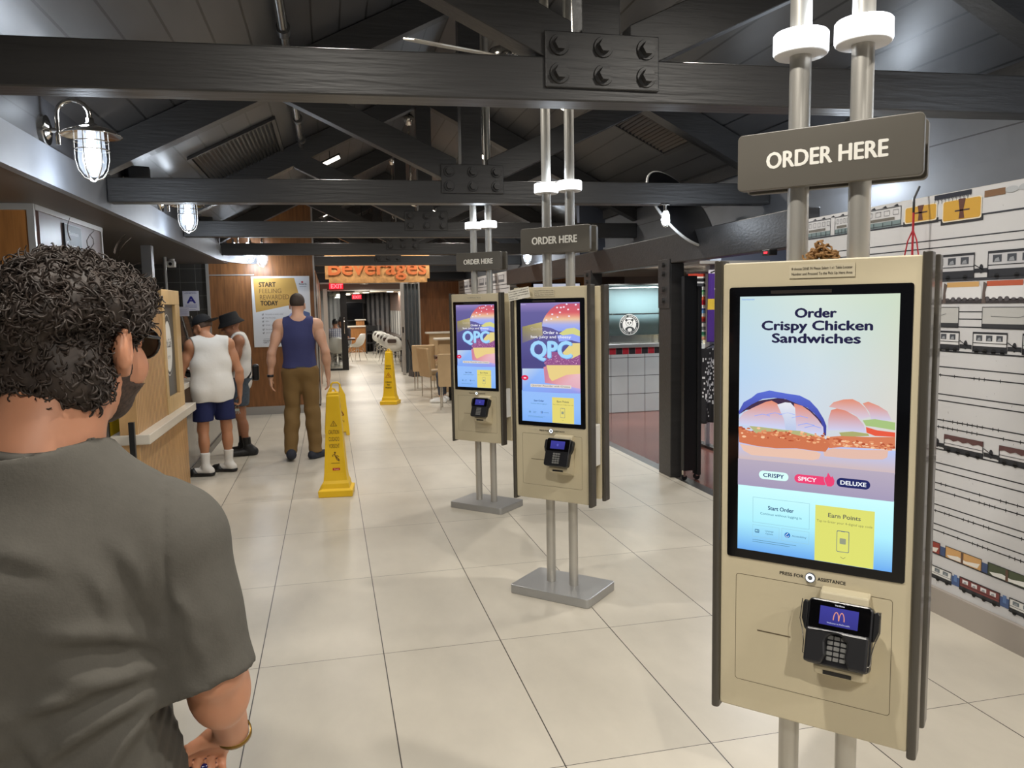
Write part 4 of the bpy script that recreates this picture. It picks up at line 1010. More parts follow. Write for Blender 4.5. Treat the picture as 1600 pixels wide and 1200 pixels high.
m = MB(); m.box(-1.42, 6.86, 0.755, -1.318, 7.62, 0.885); m.box(-1.42, 6.86, 1.66, -1.318, 7.62, 1.785); m.box(-1.42, 6.86, 0.885, -1.318, 6.95, 1.66); m.box(-1.42, 7.42, 0.885, -1.318, 7.62, 1.66)
mesh_obj('frame', m, M_oakplain, t, 0.004)
pn = mesh_obj('sign_panel', MB().box(-1.40, 6.95, 0.885, -1.345, 7.42, 1.66), mat('charcoal panel', (78, 76, 74), 0.4), t)
a = Art(0.0008); a.ell(0, 0, 0.165, 0.262, (232, 230, 226), 0, 48); a.ell(0, 0, 0.158, 0.254, (70, 68, 66), 1, 48); a.ell(0, -0.012, 0.142, 0.216, (232, 230, 224), 2, 48)
a.text('McCafé', 0, -0.02, 0.075, (40, 38, 36), 3, width=0.215, slant=0.25); a.text('EST. 1993', 0, -0.115, 0.026, (60, 58, 56), 3, width=0.10)
a.build('oval_sign', M_print, pn, (-1.3445, 7.15, 1.318), (0, 0, PI/2))
light('sign_panel_light', 'POINT', (-1.25, 7.0, 1.95), 1.5, WARM, 0.03)  # bare point light in front of the partition, no fitting modelled
# black posts and rail at the near end
for i, (x, y, hgt, lab) in enumerate(((-1.335, 5.70, 0.86, 'black gate post with a bright foot against the oak partition'), (-1.66, 6.35, 0.80, 'slim pale gate post behind the man in grey'))):
    t = thing('gate_post', lab, 'post', (x, y, 0))
    mesh_obj('post', MB().box(-0.018, -0.018, 0.01, 0.018, 0.018, hgt), M_black if i == 0 else M_trim, t, 0.003)
    mesh_obj('foot', MB().cyl((0, 0, 0), (0, 0, 0.012), 0.045, n=20), M_chrome, t)
    mesh_obj('hinge_knob', MB().ell((0, -0.026, 0.55), (0.014, 0.014, 0.014)), M_chrome, t)
# mop bucket beyond them
t = thing('mop_bucket', 'yellow mop bucket standing behind the gate posts', 'bucket', (-2.40, 9.75, 0), 0.2)
mesh_obj('tub', MB().prism([(-0.30, 0.07), (0.30, 0.07), (0.36, 0.46), (-0.36, 0.46)], -0.2, 0.2), M_yellow, t, 0.03)
mesh_obj('wringer', MB().prism([(-0.1, 0.44), (0.3, 0.44), (0.32, 0.72), (-0.12, 0.72)], -0.17, 0.17), M_yellow, t, 0.02)
mesh_obj('wringer_mouth', MB().box(-0.08, -0.14, 0.715, 0.28, 0.14, 0.725), M_black, t)
mesh_obj('label', MB().box(0.0, -0.204, 0.3, 0.22, -0.198, 0.36), mat('red label', (176, 70, 30), 0.5), t)
for x in (-0.22, 0.22):
    for y in (-0.14, 0.14): mesh_obj('caster', MB().cyl((x, y-0.015, 0.04), (x, y+0.015, 0.04), 0.04, n=14), M_black, t)
# serving counter past the partition
t = thing('serving_counter', 'white topped serving counter with grey tiled front, where the men in white stand', 'counter')
mesh_obj('counter_top', MB().box(-1.74, 7.72, 0.875, -1.335, 10.6, 0.925), M_ledge, t, 0.006)
mesh_obj('front_panel', MB().box(-1.72, 7.9, 0.60, -1.52, 10.5, 0.875), mat('dark walnut front', (78, 54, 40), 0.4), t)
mesh_obj('tiled_base', MB().box(-1.72, 7.9, 0.07, -1.38, 10.5, 0.60), lines_mat('glossy grey base', (140, 136, 130), (60, 58, 56), [(1, 8.95, 1.1, 0.02)], rough=0.12, noise=0.1), t)
mesh_obj('kick_strip', MB().box(-1.72, 7.88, 0, -1.365, 10.52, 0.075), mat('dark kick strip', (92, 90, 86), 0.3, 0.5), t)
t = thing('payment_tablet', 'black slanted payment tablet on the white counter', 'terminal', (-1.50, 8.62, 0.925), 0.5)
mesh_obj('stand', MB().prism([(-0.09, 0), (0.09, 0), (0.06, 0.06), (-0.06, 0.02)], -0.07, 0.07), M_black, t, 0.004)
mesh_obj('screen', MB().obox((0, 0, 0.085), (0.2, 0.26, 0.02), Matrix.Rotation(0.6, 3, 'Y')), M_gloss, t, 0.004)
t = thing('receipt_roll', 'white receipt printer at the back of the counter', 'printer', (-1.60, 9.35, 0.925), 0.3)
mesh_obj('case', MB().box(-0.09, -0.1, 0, 0.09, 0.1, 0.13), M_white, t, 0.015)
mesh_obj('paper_slip', MB().box(-0.04, -0.03, 0.13, 0.04, -0.028, 0.19), M_white, t)
t = thing('tissue_pack', 'small pink and white pack on the counter beside the tattooed arm', 'pack', (-1.52, 8.95, 0.925), 0.7)
mesh_obj('pack', MB().box(-0.05, -0.09, 0, 0.05, 0.09, 0.05), mat('pink pack', (206, 130, 150), 0.5), t, 0.01)
mesh_obj('flap', MB().box(-0.02, -0.05, 0.049, 0.02, 0.05, 0.054), mat('crimson flap', (190, 40, 70), 0.5), t)
# slanted glass guard with two steel struts
t = thing('sneeze_guard', 'slanted glass guard with two steel struts on the counter below the A notice', 'glass guard', (0, 0, 0))
for (p0, p1) in (((-1.575, 10.0, 0.93), (-1.712, 10.0, 1.545)), ((-1.505, 10.4, 0.93), (-1.668, 10.4, 1.545))):
    mesh_obj('strut', MB().tube([p0, p1], 0.009, 10), M_chrome, t)
M_glass = mat('clear glass', (226, 236, 234), 0.04, trans=1.0, alpha=0.35)
mesh_obj('pane', MB().add([(-1.582, 9.6, 0.934), (-1.582, 10.45, 0.934), (-1.72, 10.45, 1.545), (-1.72, 9.6, 1.545)], [(0, 1, 2, 3)]), M_glass, t, solid=0.006)
# notices
def wall_sign(name, label, cat, loc, rz, w, h, art, back, depth=0.012):
    t = thing(name, label, cat, loc, rz)
    mesh_obj('board', MB().box(-w/2, -depth, -h/2, w/2, 0, h/2), back, t, 0.001)
    art.build('print', M_print, t, (0, -depth-0.0006, 0))
    return t
a = Art(); a.rect(-0.112, -0.145, 0.112, 0.145, (222, 222, 236), 0); ink = (44, 44, 140)
a.text('SANITARY INSPECTION GRADE', 0, 0.105, 0.013, ink, 1, width=0.17); a.text('COUNTY OF LOS ANGELES', 0, 0.125, 0.009, ink, 1, width=0.14)
a.text('A', 0.005, -0.032, 0.1, ink, 1, bold=0.05, width=0.115)
for z in (-0.065, -0.085, -0.1): a.rect(-0.08, z, 0.08, z+0.006, (120, 120, 180), 1)
a.rect(-0.03, -0.13, 0.06, -0.126, ink, 1)
wall_sign('grade_notice', 'white notice with a big blue letter A on the dark tiled wall', 'notice', (-1.995, 12.498, 1.755), 0, 0.226, 0.292, a, M_white)
a = Art(); a.rect(-0.075, -0.07, 0.075, 0.07, (206, 204, 220), 0)
for z in (-0.04, -0.01, 0.02): a.rect(-0.05, z, 0.05, z+0.006, (150, 150, 180), 1)
wall_sign('small_notice', 'small pale slip below the letter A notice', 'notice', (-2.10, 12.47, 1.60), 0, 0.15, 0.14, a, M_white)
a = Art(); a.rect(-0.19, -0.17, 0.19, 0.17, (34, 34, 36), 0); a.frame(-0.19, -0.17, 0.19, 0.17, 0.006, (150, 150, 150), 1)
a.text('Maximum', 0, 0.095, 0.03, (190, 190, 190), 1, width=0.24); a.text('Occupancy', 0, -0.02, 0.07, (216, 216, 216), 1, width=0.33); a.text('177', 0, -0.13, 0.075, (216, 216, 216), 1, width=0.12)
wall_sign('occupancy_sign', 'black Occupancy 177 plaque on the plum panel over the man in grey', 'plaque', (-1.808, 6.37, 2.07), PI/2, 0.38, 0.34, a, M_black)
a = Art(); W_, H_ = 0.834, 1.05
def PX(x, y): return ((x-130)/754*W_-W_/2, H_/2-(y-105)/940*H_)
a.rect(-W_/2, -H_/2, W_/2, H_/2, (222, 224, 230), 0)
a.poly([PX(148, 122), PX(690, 122), PX(770, 460), PX(165, 580)], (206, 164, 88), 1)
def pt(s, x, w, y, cap, col, b): q = PX(x, y); a.text(s, q[0], q[1], cap/940*H_, col, 2, 'l', b, w/754*W_)
pt('START', 222, 218, 238, 62, (66, 48, 34), 0.035); pt('FEELING', 222, 290, 324, 62, (118, 88, 50), 0.0); pt('REWARDED', 226, 384, 408, 64, (118, 88, 50), 0.0); pt('TODAY', 232, 226, 489, 62, (48, 36, 30), 0.035)
for i, y in enumerate((612, 660, 706, 758, 816, 862)):
    q = PX(252, y); a.frame(q[0]-0.011, q[1]-0.012, q[0]+0.011, q[1]+0.012, 0.003, (110, 112, 118), 2); a.line([(q[0]-0.008, q[1]), (q[0]-0.001, q[1]-0.009), (q[0]+0.014, q[1]+0.016)], 0.005, (60, 62, 70), 3)
    pt(['Get points on every order', 'Free fries today', 'Gifts', 'Order ahead', 'Earn and redeem points', 'Join in the app today'][i], 285, [240, 135, 45, 140, 160, 170][i], y+6, 20, (136, 138, 146), 0)
q = PX(252, 946); a.rect(q[0], q[1], q[0]+0.6, q[1]+0.004, (130, 132, 140), 2)
pt('Download the app to start your rewards', 245, 500, 976, 20, (110, 112, 118), 0.02); pt('GET STARTED TODAY', 245, 400, 1002, 20, (100, 102, 110), 0.03)
q = PX(795, 178); a.ell(q[0], q[1], 0.015, 0.015, (196, 44, 60), 2, 14); pt('Rewards', 752, 100, 216, 26, (90, 92, 100), 0.01); a.rect(PX(755, 0)[0], PX(0, 240)[1], PX(850, 0)[0], PX(0, 236)[1], (130, 132, 140), 2)
q = PX(735, 720); a.ell(q[0], q[1], 0.19, 0.17, (150, 160, 214), 2, 40, -60, 180); a.poly([PX(800, 570), PX(880, 600), PX(884, 760), PX(760, 760)], (92, 110, 160), 3)
wall_sign('reward_poster', 'white and gold START FEELING REWARDED TODAY poster on the walnut wall', 'poster', (-0.70, 12.498, 1.573), 0, W_+0.02, H_+0.02, a, M_white, 0.02)
# soffit camera and pole
t = thing('security_camera', 'small white camera under the left soffit', 'camera', (-2.02, 11.3, 2.3))
mesh_obj('mount', MB().cyl((0, 0, -0.03), (0, 0, 0), 0.04, n=16), M_white, t); mesh_obj('body', MB().box(-0.05, -0.09, -0.11, 0.05, 0.05, -0.03), M_white, t, 0.01); mesh_obj('lens', MB().cyl((0, -0.09, -0.07), (0, -0.1, -0.07), 0.022, n=14), M_black, t)
m = MB().cyl((-2.03, 10.9, 0), (-2.03, 10.9, 2.3), 0.02, n=10); struct('trim_12', m, M_trim)
for i, (y, lab) in enumerate(((6.35, 'black speaker box above the left ledge beside the second lantern'), (9.6, 'black speaker box far along the left ledge'))):
    t = thing('speaker_box', lab, 'speaker', (-1.37, y+0.1, 2.58), 0.4)
    mesh_obj('case', MB().box(-0.07, -0.13, -0.09, 0.08, 0.13, 0.09), M_black, t, 0.01); mesh_obj('grille', MB().box(0.08, -0.115, -0.075, 0.084, 0.115, 0.075), mat('speaker mesh', (60, 60, 62), 0.6), t); mesh_obj('bracket', MB().box(-0.09, -0.03, -0.02, -0.06, 0.03, 0.02), M_chrome, t)

# ------------------------------------------------------------------ signs on the far opening
t = thing('beverages_board', 'tan board with raised orange Beverages lettering over the passage', 'sign board', (0.955, 15.5, 0))
mesh_obj('board', MB().prism([(-1.0, 2.16), (-0.93, 2.16), (-0.93, 2.085), (0.95, 2.085), (0.95, 2.16), (1.0, 2.16), (1.0, 2.68), (-1.0, 2.68)], -0.03, 0.03), mat('strand board', (190, 142, 88), 0.55, noise=0.28, scale=14), t, 0.004)
letters('lettering', 'Beverages', 0.31, mat('orange letter', (206, 112, 62), 0.45), t, (0, -0.031, 2.243), 0.02, 0.03, 1.86)
for x in (-0.7, 0.7): mesh_obj('chain', MB().cyl((x, 0, 2.67), (x, 0, roof_z(0.955+x)-0.01), 0.008, n=8), M_black, t)
def exit_sign(loc, label, k):
    t = thing('exit_sign', label, 'exit sign', loc, 0, 'red exit signs')
    mesh_obj('case', MB().box(-0.165*k, -0.03, -0.075*k, 0.165*k, 0.03, 0.085*k), mat('exit face', (150, 12, 26), 0.4, emit=(232, 22, 46), estr=1.1), t, 0.004)
    letters('exit_lettering', 'EXIT', 0.10*k, glow('exit letters', (255, 120, 128), 1.6), t, (0.015*k, -0.031, -0.05*k), 0.002, 0.05, 0.27*k)
    mesh_obj('bracket', MB().box(-0.02, -0.01, 0.085*k, 0.02, 0.01, 0.342) if k < 1 else MB().box(-0.02, 0.02, -0.03, 0.02, 0.145, 0.03), M_black, t)
exit_sign((0.20, 20.3, 2.165), 'larger red EXIT sign at the left of the passage opening', 1.05)
exit_sign((0.93, 27.0, 1.98), 'small red EXIT sign deep inside the far room', 0.95)
for (x, y) in ((0.70, 15.9), (1.66, 15.9)):
    t = thing('downlight', 'round white downlight under the Beverages board, %s one' % ('left' if x < 1 else 'right'), 'downlight', (x, y, 2.08))
    mesh_obj('ring', MB().lathe([(0.05, 0.0), (0.085, -0.004), (0.085, 0.02), (0.05, 0.02)], n=20), M_white, t); mesh_obj('lens', MB().cyl((0, 0, -0.001), (0, 0, 0.018), 0.05, n=18), glow('downlight lens', (255, 246, 226), 5), t)
    mesh_obj('stem', MB().cyl((0, 0, 0.02), (0, 0, roof_z(x)-2.09), 0.01, n=8), M_black, t)
# ------------------------------------------------------------------ caution cones and folding sign
M_cautred = mat('dark red print', (150, 46, 30), 0.5)
def cone(loc, rz, label, near):
    t = thing('caution_cone', label, 'caution cone', loc, rz, 'tall yellow caution cones')
    m = MB()
    def ring(h, z): return [(-h, -h, z), (h, -h, z), (h, h, z), (-h, h, z)]
    m = MB(); lv = [(0.142, 0.0), (0.145, 0.055), (0.118, 0.068), (0.112, 0.11), (0.100, 0.135), (0.092, 0.20), (0.052, 0.86), (0.046, 0.865), (0.046, 0.885), (0.034, 0.89)]
    v = [p for h, z in lv for p in ring(h, z)]; n = len(lv)
    f = [(i*4+j, i*4+(j+1) % 4, (i+1)*4+(j+1) % 4, (i+1)*4+j) for i in range(n-1) for j in range(4)]+[(3, 2, 1, 0), tuple(range(n*4-4, n*4))]
    mesh_obj('body', m.add(v, f), M_yellow, t, 0.006)
    mesh_obj('top_loop', MB().tube([(0.022*math.cos(PI*i/8), 0, 0.888+0.03*math.sin(PI*i/8)) for i in range(9)], 0.007, 8), M_yellow, t)
    a = Art(0.0006); ink = (98, 62, 14)
    def tri(z, s, c, l=1):
        P = [(0, z+s), (s*0.95, z-s*0.6), (-s*0.95, z-s*0.6)]
        a.line(P+P[:1], s*0.13, c, l)
    if near:
        tri(0.62, 0.028, ink); a.rect(-0.002, 0.612, 0.002, 0.634, ink, 1); a.rect(-0.002, 0.606, 0.002, 0.609, ink, 1)
        for s, z in (('CAUTION', 0.535), ('CUIDADO', 0.475), ('VORSICHT', 0.415)): a.text(s, 0, z, 0.036, ink, 1, width=0.088)
        b = (98, 62, 14)
        a.ell(0.004, 0.375, 0.008, 0.008, b, 1, 12); a.line([(0.0, 0.366), (0.008, 0.34), (0.03, 0.325), (0.036, 0.30)], 0.007, b, 1); a.line([(0.008, 0.34), (0.02, 0.35), (0.036, 0.34)], 0.006, b, 1); a.line([(-0.002, 0.362), (-0.018, 0.352), (-0.014, 0.34)], 0.005, b, 1); a.line([(0.01, 0.335), (0.022, 0.31), (0.042, 0.312)], 0.006, b, 1); a.rect(-0.03, 0.283, 0.042, 0.287, b, 1)
        a.rrect(-0.02, 0.222, 0.042, 0.244, 0.004, (196, 46, 32), 1); a.text('Trust', 0.011, 0.228, 0.010, (240, 220, 200), 2, bold=0.03, width=0.04)
    else:
        for s, z, w in (('CAUTION', 0.63, 0.08), ('WET FLOOR', 0.585, 0.088), ('CUIDADO', 0.36, 0.10), ('PISO', 0.315, 0.05), ('MOJADO', 0.27, 0.10)): a.text(s, 0, z, 0.026, (80, 60, 20), 1, bold=0.02, width=w)
        tri(0.48, 0.05, (176, 60, 24)); a.line([(-0.015, 0.47), (0.0, 0.485), (0.01, 0.47), (0.022, 0.465)], 0.008, (176, 60, 24), 1); a.ell(-0.002, 0.497, 0.007, 0.007, (176, 60, 24), 1, 10)
    # lettering lies on the sloping front face
    o = a.build('printed_words', M_print, t, (0, -0.1045, 0), (-math.atan(0.04/0.66), 0, 0))
    o.location = (0, -0.1065+0.0015, 0.0)
    return t
cone((0.005, 6.86, 0), -0.10, 'nearest yellow caution cone reading CAUTION CUIDADO VORSICHT', True)
cone((0.94, 13.12, 0), -0.32, 'farther yellow caution cone in the middle of the passage', False)
t = thing('folding_floor_sign', 'yellow folding floor sign with handle, half hidden behind the nearest cone', 'floor sign', (0.04, 10.15, 0), 0.12)
for s in (1, -1):
    P = [(-0.14, 0.06), (-0.14, 0.0), (-0.10, 0.0), (-0.09, 0.05), (0.09, 0.05), (0.10, 0.0), (0.14, 0.0), (0.14, 0.06), (0.115, 0.52), (0.07, 0.62), (0.045, 0.62), (0.045, 0.55), (-0.045, 0.55), (-0.045, 0.62), (-0.07, 0.62), (-0.115, 0.52)]
    mesh_obj('panel', MB().prism(P, -0.008, 0.008), M_yellow, t, 0.003, loc=(0, -0.13*s, 0.0), rot=(-0.2*s, 0, 0))
    if s > 0:
        a = Art(); Q = [(0, 0.42), (0.08, 0.26), (-0.08, 0.26)]; a.line(Q+Q[:1], 0.012, (120, 40, 20), 1); a.text('CAUTION', 0, 0.17, 0.03, (100, 50, 20), 1, width=0.16)
        a.build('printed_sign', M_print, t, (0, -0.139, 0.0), (-0.2, 0, 0))
mesh_obj('handle', MB().tube([(-0.055, 0, 0.595), (-0.055, 0, 0.64), (-0.03, 0, 0.665), (0.03, 0, 0.665), (0.055, 0, 0.64), (0.055, 0, 0.595)], 0.012, 8), M_yellow, t)

# ------------------------------------------------------------------ tan chairs, partitions, seated area on the right
M_tan = mat('tan upholstery', (186, 158, 120), 0.5, noise=0.05)
def tan_chair():
    t = thing('dining_chair', '', 'chair', (0, 0, 0), 0, 'tan upholstered chairs')
    mesh_obj('seat', MB().box(-0.22, -0.23, 0.40, 0.22, 0.22, 0.48), M_tan, t, 0.03, seg=3)
    mesh_obj('backrest', MB().prism([(-0.235, 0.36), (-0.19, 0.40), (-0.235, 0.88), (-0.29, 0.88)], -0.22, 0.22, 'x'), M_tan, t, 0.018, seg=3)
    for x in (-0.19, 0.19):
        for y in (-0.2, 0.19): mesh_obj('leg', MB().cyl((x, y, 0), (x*0.97, y, 0.41), 0.011, n=10), M_chrome, t)
    return t
# the chair's front faces local +y
tc = tan_chair()
for i, (x, y, rz, lab) in enumerate(((1.79, 15.2, -0.25, 'tan upholstered chair farthest down the passage, back to the viewer'), (1.83, 13.9, -1.25, 'tan upholstered chair seen side-on between two others'), (1.86, 12.15, -0.2, 'nearest tan upholstered chair, partly behind the farthest kiosk'), (2.2, 12.93, 1.25, 'tan upholstered chair under the seated person with long hair'))):
    if i == 0: o = tc; o.location = (x, y, 0); o.rotation_euler = (0, 0, rz); o['label'] = lab
    else: dup(tc, (x, y, 0), rz, lab)
for (x, y, h, lab) in ((2.35, 14.6, 1.02, 'nearer tan booth divider with a white cap'), (2.48, 17.0, 1.06, 'farther tan booth divider with a white cap, against the walnut wall')):
    t = thing('booth_divider', lab, 'divider', (x, y, 0), 0, 'tan booth dividers')
    mesh_obj('panel', MB().box(-0.38, -0.06, 0, 0.5, 0.06, h-0.04), M_tan, t, 0.01); mesh_obj('cap', MB().box(-0.46, -0.13, h-0.04, 0.52, 0.13, h), M_ledge, t, 0.012)
t = thing('side_table', 'small dark brown table beside the seated woman', 'table', (1.86, 13.46, 0))
mesh_obj('tabletop', MB().box(-0.11, -0.14, 0.70, 0.3, 0.14, 0.76), mat('dark walnut top', (74, 44, 32), 0.3), t, 0.006); mesh_obj('column', MB().cyl((0.15, 0, 0.02), (0.15, 0, 0.70), 0.035, n=14), M_black, t); mesh_obj('base', MB().cyl((0.15, 0, 0), (0.15, 0, 0.025), 0.2, n=22), M_black, t)

# ------------------------------------------------------------------ white shell chairs
M_shell = mat('white shell', (216, 214, 208), 0.35)
def shell_chair():
    t = thing('shell_chair', '', 'chair', (0, 0, 0), 0, 'white shell chairs')
    prof = [(0.23, 0.415, 0.17), (0.21, 0.44, 0.215), (0.10, 0.435, 0.235), (-0.02, 0.425, 0.24), (-0.12, 0.45, 0.245), (-0.19, 0.53, 0.245), (-0.23, 0.63, 0.235), (-0.26, 0.73, 0.205), (-0.275, 0.80, 0.16), (-0.28, 0.83, 0.10)]
    pts = []
    nv = 11
    for i, (y, z, w) in enumerate(prof):
        for j in range(nv):
            u = -1+2*j/(nv-1)
            seat = max(0, 1-abs(i-3)/4)
            pts.append((w*u, y+(0.09*u*u if i > 4 else 0.02*u*u), z+0.10*u*u*seat + (0.05*u*u if 3 < i < 7 else 0)))
    mesh_obj('shell', MB().grid(pts, len(prof), nv), M_shell, t, solid=0.012, subd=1)
    for sx in (-1, 1):
        for sy in (-1, 1):
            mesh_obj('leg', MB().tube([(sx*0.13, sy*0.10, 0.425), (sx*0.16, sy*0.15, 0.25), (sx*0.21, sy*0.21, 0.005)], 0.009, 8), M_chrome, t)
    m = MB(); m.tube([(-0.16, -0.15, 0.25), (0, 0, 0.36), (0.16, 0.15, 0.25)], 0.006, 6); m.tube([(0.16, -0.15, 0.25), (0, 0, 0.36), (-0.16, 0.15, 0.25)], 0.006, 6)
    m.tube([(-0.13, -0.10, 0.418), (0.13, -0.10, 0.418), (0.13, 0.10, 0.418), (-0.13, 0.10, 0.418), (-0.13, -0.10, 0.418)], 0.006, 6)
    mesh_obj('wire_brace', m, M_chrome, t)
    return t
sh = shell_chair()
SC_ = [(0.185, 21.25, 0.05, 'white shell chair, back to the viewer, before the person in the checked shirt'), (0.80, 24.4, 1.0, 'white shell chair turned sideways beyond the black glazed door'),
       (1.69, 21.4, -0.3, 'nearest white shell chair along the dark bar'), (1.67, 22.6, -0.35, 'second white shell chair along the bar'), (1.66, 23.9, -0.3, 'third white shell chair along the bar'),
       (1.66, 25.4, -0.35, 'fourth white shell chair along the bar'), (1.66, 27.0, -0.3, 'farthest white shell chair along the bar'), (0.15, 22.0, 0.0, 'white shell chair under the person in the checked shirt'), (0.36, 23.62, PI-0.3, 'white shell chair under the person with the hair bun')]
for i, (x, y, rz, lab) in enumerate(SC_):
    if i == 0: sh.location = (x, y, 0); sh.rotation_euler = (0, 0, rz); sh['label'] = lab
    else:
        d_ = dup(sh, (x, y, 0), rz, lab)
        if 'bar' in lab: mesh_obj('back_slot', MB().prism(rrect_poly(-0.12, 0.66, 0.12, 0.76, 0.03, 4), -0.292, -0.268), mat('dark back slot', (58, 44, 38), 0.5), d_)
t = thing('long_bar', 'long dark bar table along the corrugated wall behind the white chairs', 'table', (2.02, 24.3, 0))
mesh_obj('top', MB().box(-0.08, -3.2, 0.72, 0.09, 3.2, 0.76), mat('dark bar top', (60, 46, 38), 0.3), t, 0.005)
for y in (-3.0, -1.1, 1.1, 3.0): mesh_obj('leg', MB().box(-0.03, y-0.03, 0, 0.03, y+0.03, 0.72), M_black, t)
t = thing('dining_table', 'dark table by the man in the checked shirt', 'table', (0.25, 22.95, 0))
mesh_obj('tabletop', MB().box(-0.5, -0.35, 0.70, 0.45, 0.35, 0.75), mat('dark walnut top', (74, 44, 32), 0.3), t, 0.005); mesh_obj('pedestal', MB().cyl((0, 0, 0.02), (0, 0, 0.70), 0.04, n=12), M_black, t); mesh_obj('foot', MB().cyl((0, 0, 0), (0, 0, 0.025), 0.25, n=20), M_black, t)
# glazed door with black frame
t = thing('glazed_door', 'black framed glass door standing in the passage opening', 'door', (0.18, 20.8, 0))
m = MB()
for (x0, x1, z0, z1) in ((-0.33, -0.25, 0, 2.12), (0.24, 0.30, 0, 2.12), (-0.25, 0.24, 0, 0.09), (-0.25, 0.24, 2.05, 2.12)): m.box(x0, -0.03, z0, x1, 0.03, z1)
m = MB()
m.box(-0.27, -0.03, 0, -0.22, 0.03, 2.12); m.box(0.11, -0.035, 0.0, 0.27, 0.035, 2.12); m.box(-0.22, -0.03, 2.06, 0.11, 0.03, 2.12); m.box(-0.22, -0.03, 0, 0.11, 0.03, 0.05)
mesh_obj('door_frame', m, M_black, t, 0.004)
mesh_obj('glass_pane', MB().box(-0.22, -0.005, 0.05, 0.11, 0.005, 2.06), M_glass, t)
mesh_obj('door_handle', MB().tube([(0.19, -0.035, 0.95), (0.19, -0.08, 0.97), (0.19, -0.08, 1.35), (0.19, -0.035, 1.37)], 0.012, 8), M_chrome, t)
# folded accordion gate
t = thing('accordion_gate', 'folded silver accordion gate at the right of the passage opening', 'gate', (1.90, 18.74, 0))
m = MB(); n = 9; P = [(-0.16+0.36*i/(n-1), 0.05*(1 if i % 2 else -1)) for i in range(n)]
for (p, q) in zip(P[:-1], P[1:]): m.add([(p[0], p[1], 0.04), (q[0], q[1], 0.04), (q[0], q[1], 2.16), (p[0], p[1], 2.16)], [(0, 1, 2, 3)])
mesh_obj('gate_leaf', m, mat('perforated aluminium', (172, 176, 178), 0.3, 0.85), t, solid=0.006)
mesh_obj('lead_post', MB().box(-0.24, -0.05, 0.01, -0.165, 0.05, 2.18), M_trim, t, 0.003)
mesh_obj('lock', MB().box(-0.22, -0.06, 1.0, -0.19, -0.05, 1.14), M_black, t); mesh_obj('top_track', MB().box(-0.24, -0.03, 2.16, 0.2, 0.03, 2.2), M_trim, t)
t = thing('lobby_dustpan', 'dark long-handled dustpan standing by the gate', 'dustpan', (1.93, 18.2, 0), 0.3)
mesh_obj('pan', MB().prism([(-0.15, 0), (0.15, 0), (0.13, 0.10), (-0.13, 0.16)], -0.14, 0.14), mat('grey plastic pan', (74, 72, 72), 0.5), t, 0.008); mesh_obj('handle', MB().tube([(0.0, 0.0, 0.10), (-0.10, 0.0, 0.5), (-0.2, 0.0, 0.86)], 0.011, 8), M_black, t)
t = thing('litter_bin', 'slim dark grey bin behind the dustpan', 'bin', (1.80, 19.6, 0))
mesh_obj('body', MB().lathe([(0.001, 0), (0.09, 0), (0.105, 0.42), (0.095, 0.42), (0.085, 0.02)], n=22), mat('grey bin', (96, 94, 92), 0.5), t); mesh_obj('rim', MB().lathe([(0.1, 0.41), (0.112, 0.415), (0.112, 0.43), (0.098, 0.43)], n=22), M_black, t)
# far room fittings
t = thing('wall_television', 'large black television on the far wall beyond the glazed door', 'television', (0.97, 29.6, 1.5))
mesh_obj('case', MB().box(-0.36, -0.02, -0.36, 0.28, 0.04, 0.34), M_black, t, 0.005); mesh_obj('screen_glass', MB().box(-0.34, -0.024, -0.33, 0.26, -0.019, 0.31), M_gloss, t); mesh_obj('wall_bracket', MB().box(-0.1, 0.04, -0.1, 0.1, 0.5, 0.1), M_black, t)
t = thing('service_stand', 'wooden service stand with white top below the television', 'counter', (0.95, 29.3, 0))
mesh_obj('cabinet', MB().box(-0.35, -0.25, 0, 0.36, 0.25, 0.92), M_orange, t, 0.01); mesh_obj('top', MB().box(-0.38, -0.3, 0.92, 0.38, 0.28, 0.97), M_ledge, t, 0.005); mesh_obj('hutch', MB().box(-0.0, 0.05, 0.97, 0.3, 0.25, 1.16), M_orange, t); mesh_obj('hutch_top', MB().box(-0.04, 0, 1.16, 0.36, 0.28, 1.2), M_ledge, t, 0.004)
t = thing('high_chair_stack', 'black stacked high chairs by the far corrugated wall', 'high chair', (1.45, 28.2, 0))
for x in (-0.2, 0.2):
    for y in (-0.2, 0.2): mesh_obj('leg', MB().bar((x*1.05, y*1.05, 0), (x*0.9, y*0.9, 1.0), 0.035, 0.035, (0, 1, 0)), M_black, t)
for z in (0.35, 0.68): mesh_obj('seat', MB().box(-0.2, -0.2, z, 0.2, 0.2, z+0.04), M_black, t)
mesh_obj('back', MB().box(-0.2, 0.15, 0.78, 0.2, 0.19, 0.98), M_black, t)
struct('wall_far_metal', MB().prism([(1.34, 29.8), (2.12, 28.2), (2.12, 28.35), (1.34, 29.95)], 0, 2.32, 'z'), lines_mat('dark corrugated metal', (104, 102, 102), (46, 46, 48), [(0, 0, 0.15, 0.07)], rough=0.22, noise=0.2))
struct('wall_far_centre', MB().box(0.4, 30.0, 0, 1.4, 30.1, 2.32), mat('far dark wall', (70, 66, 64), 0.6))
M_panelglow = mat('pale ceiling cloud', (206, 198, 182), 0.6)
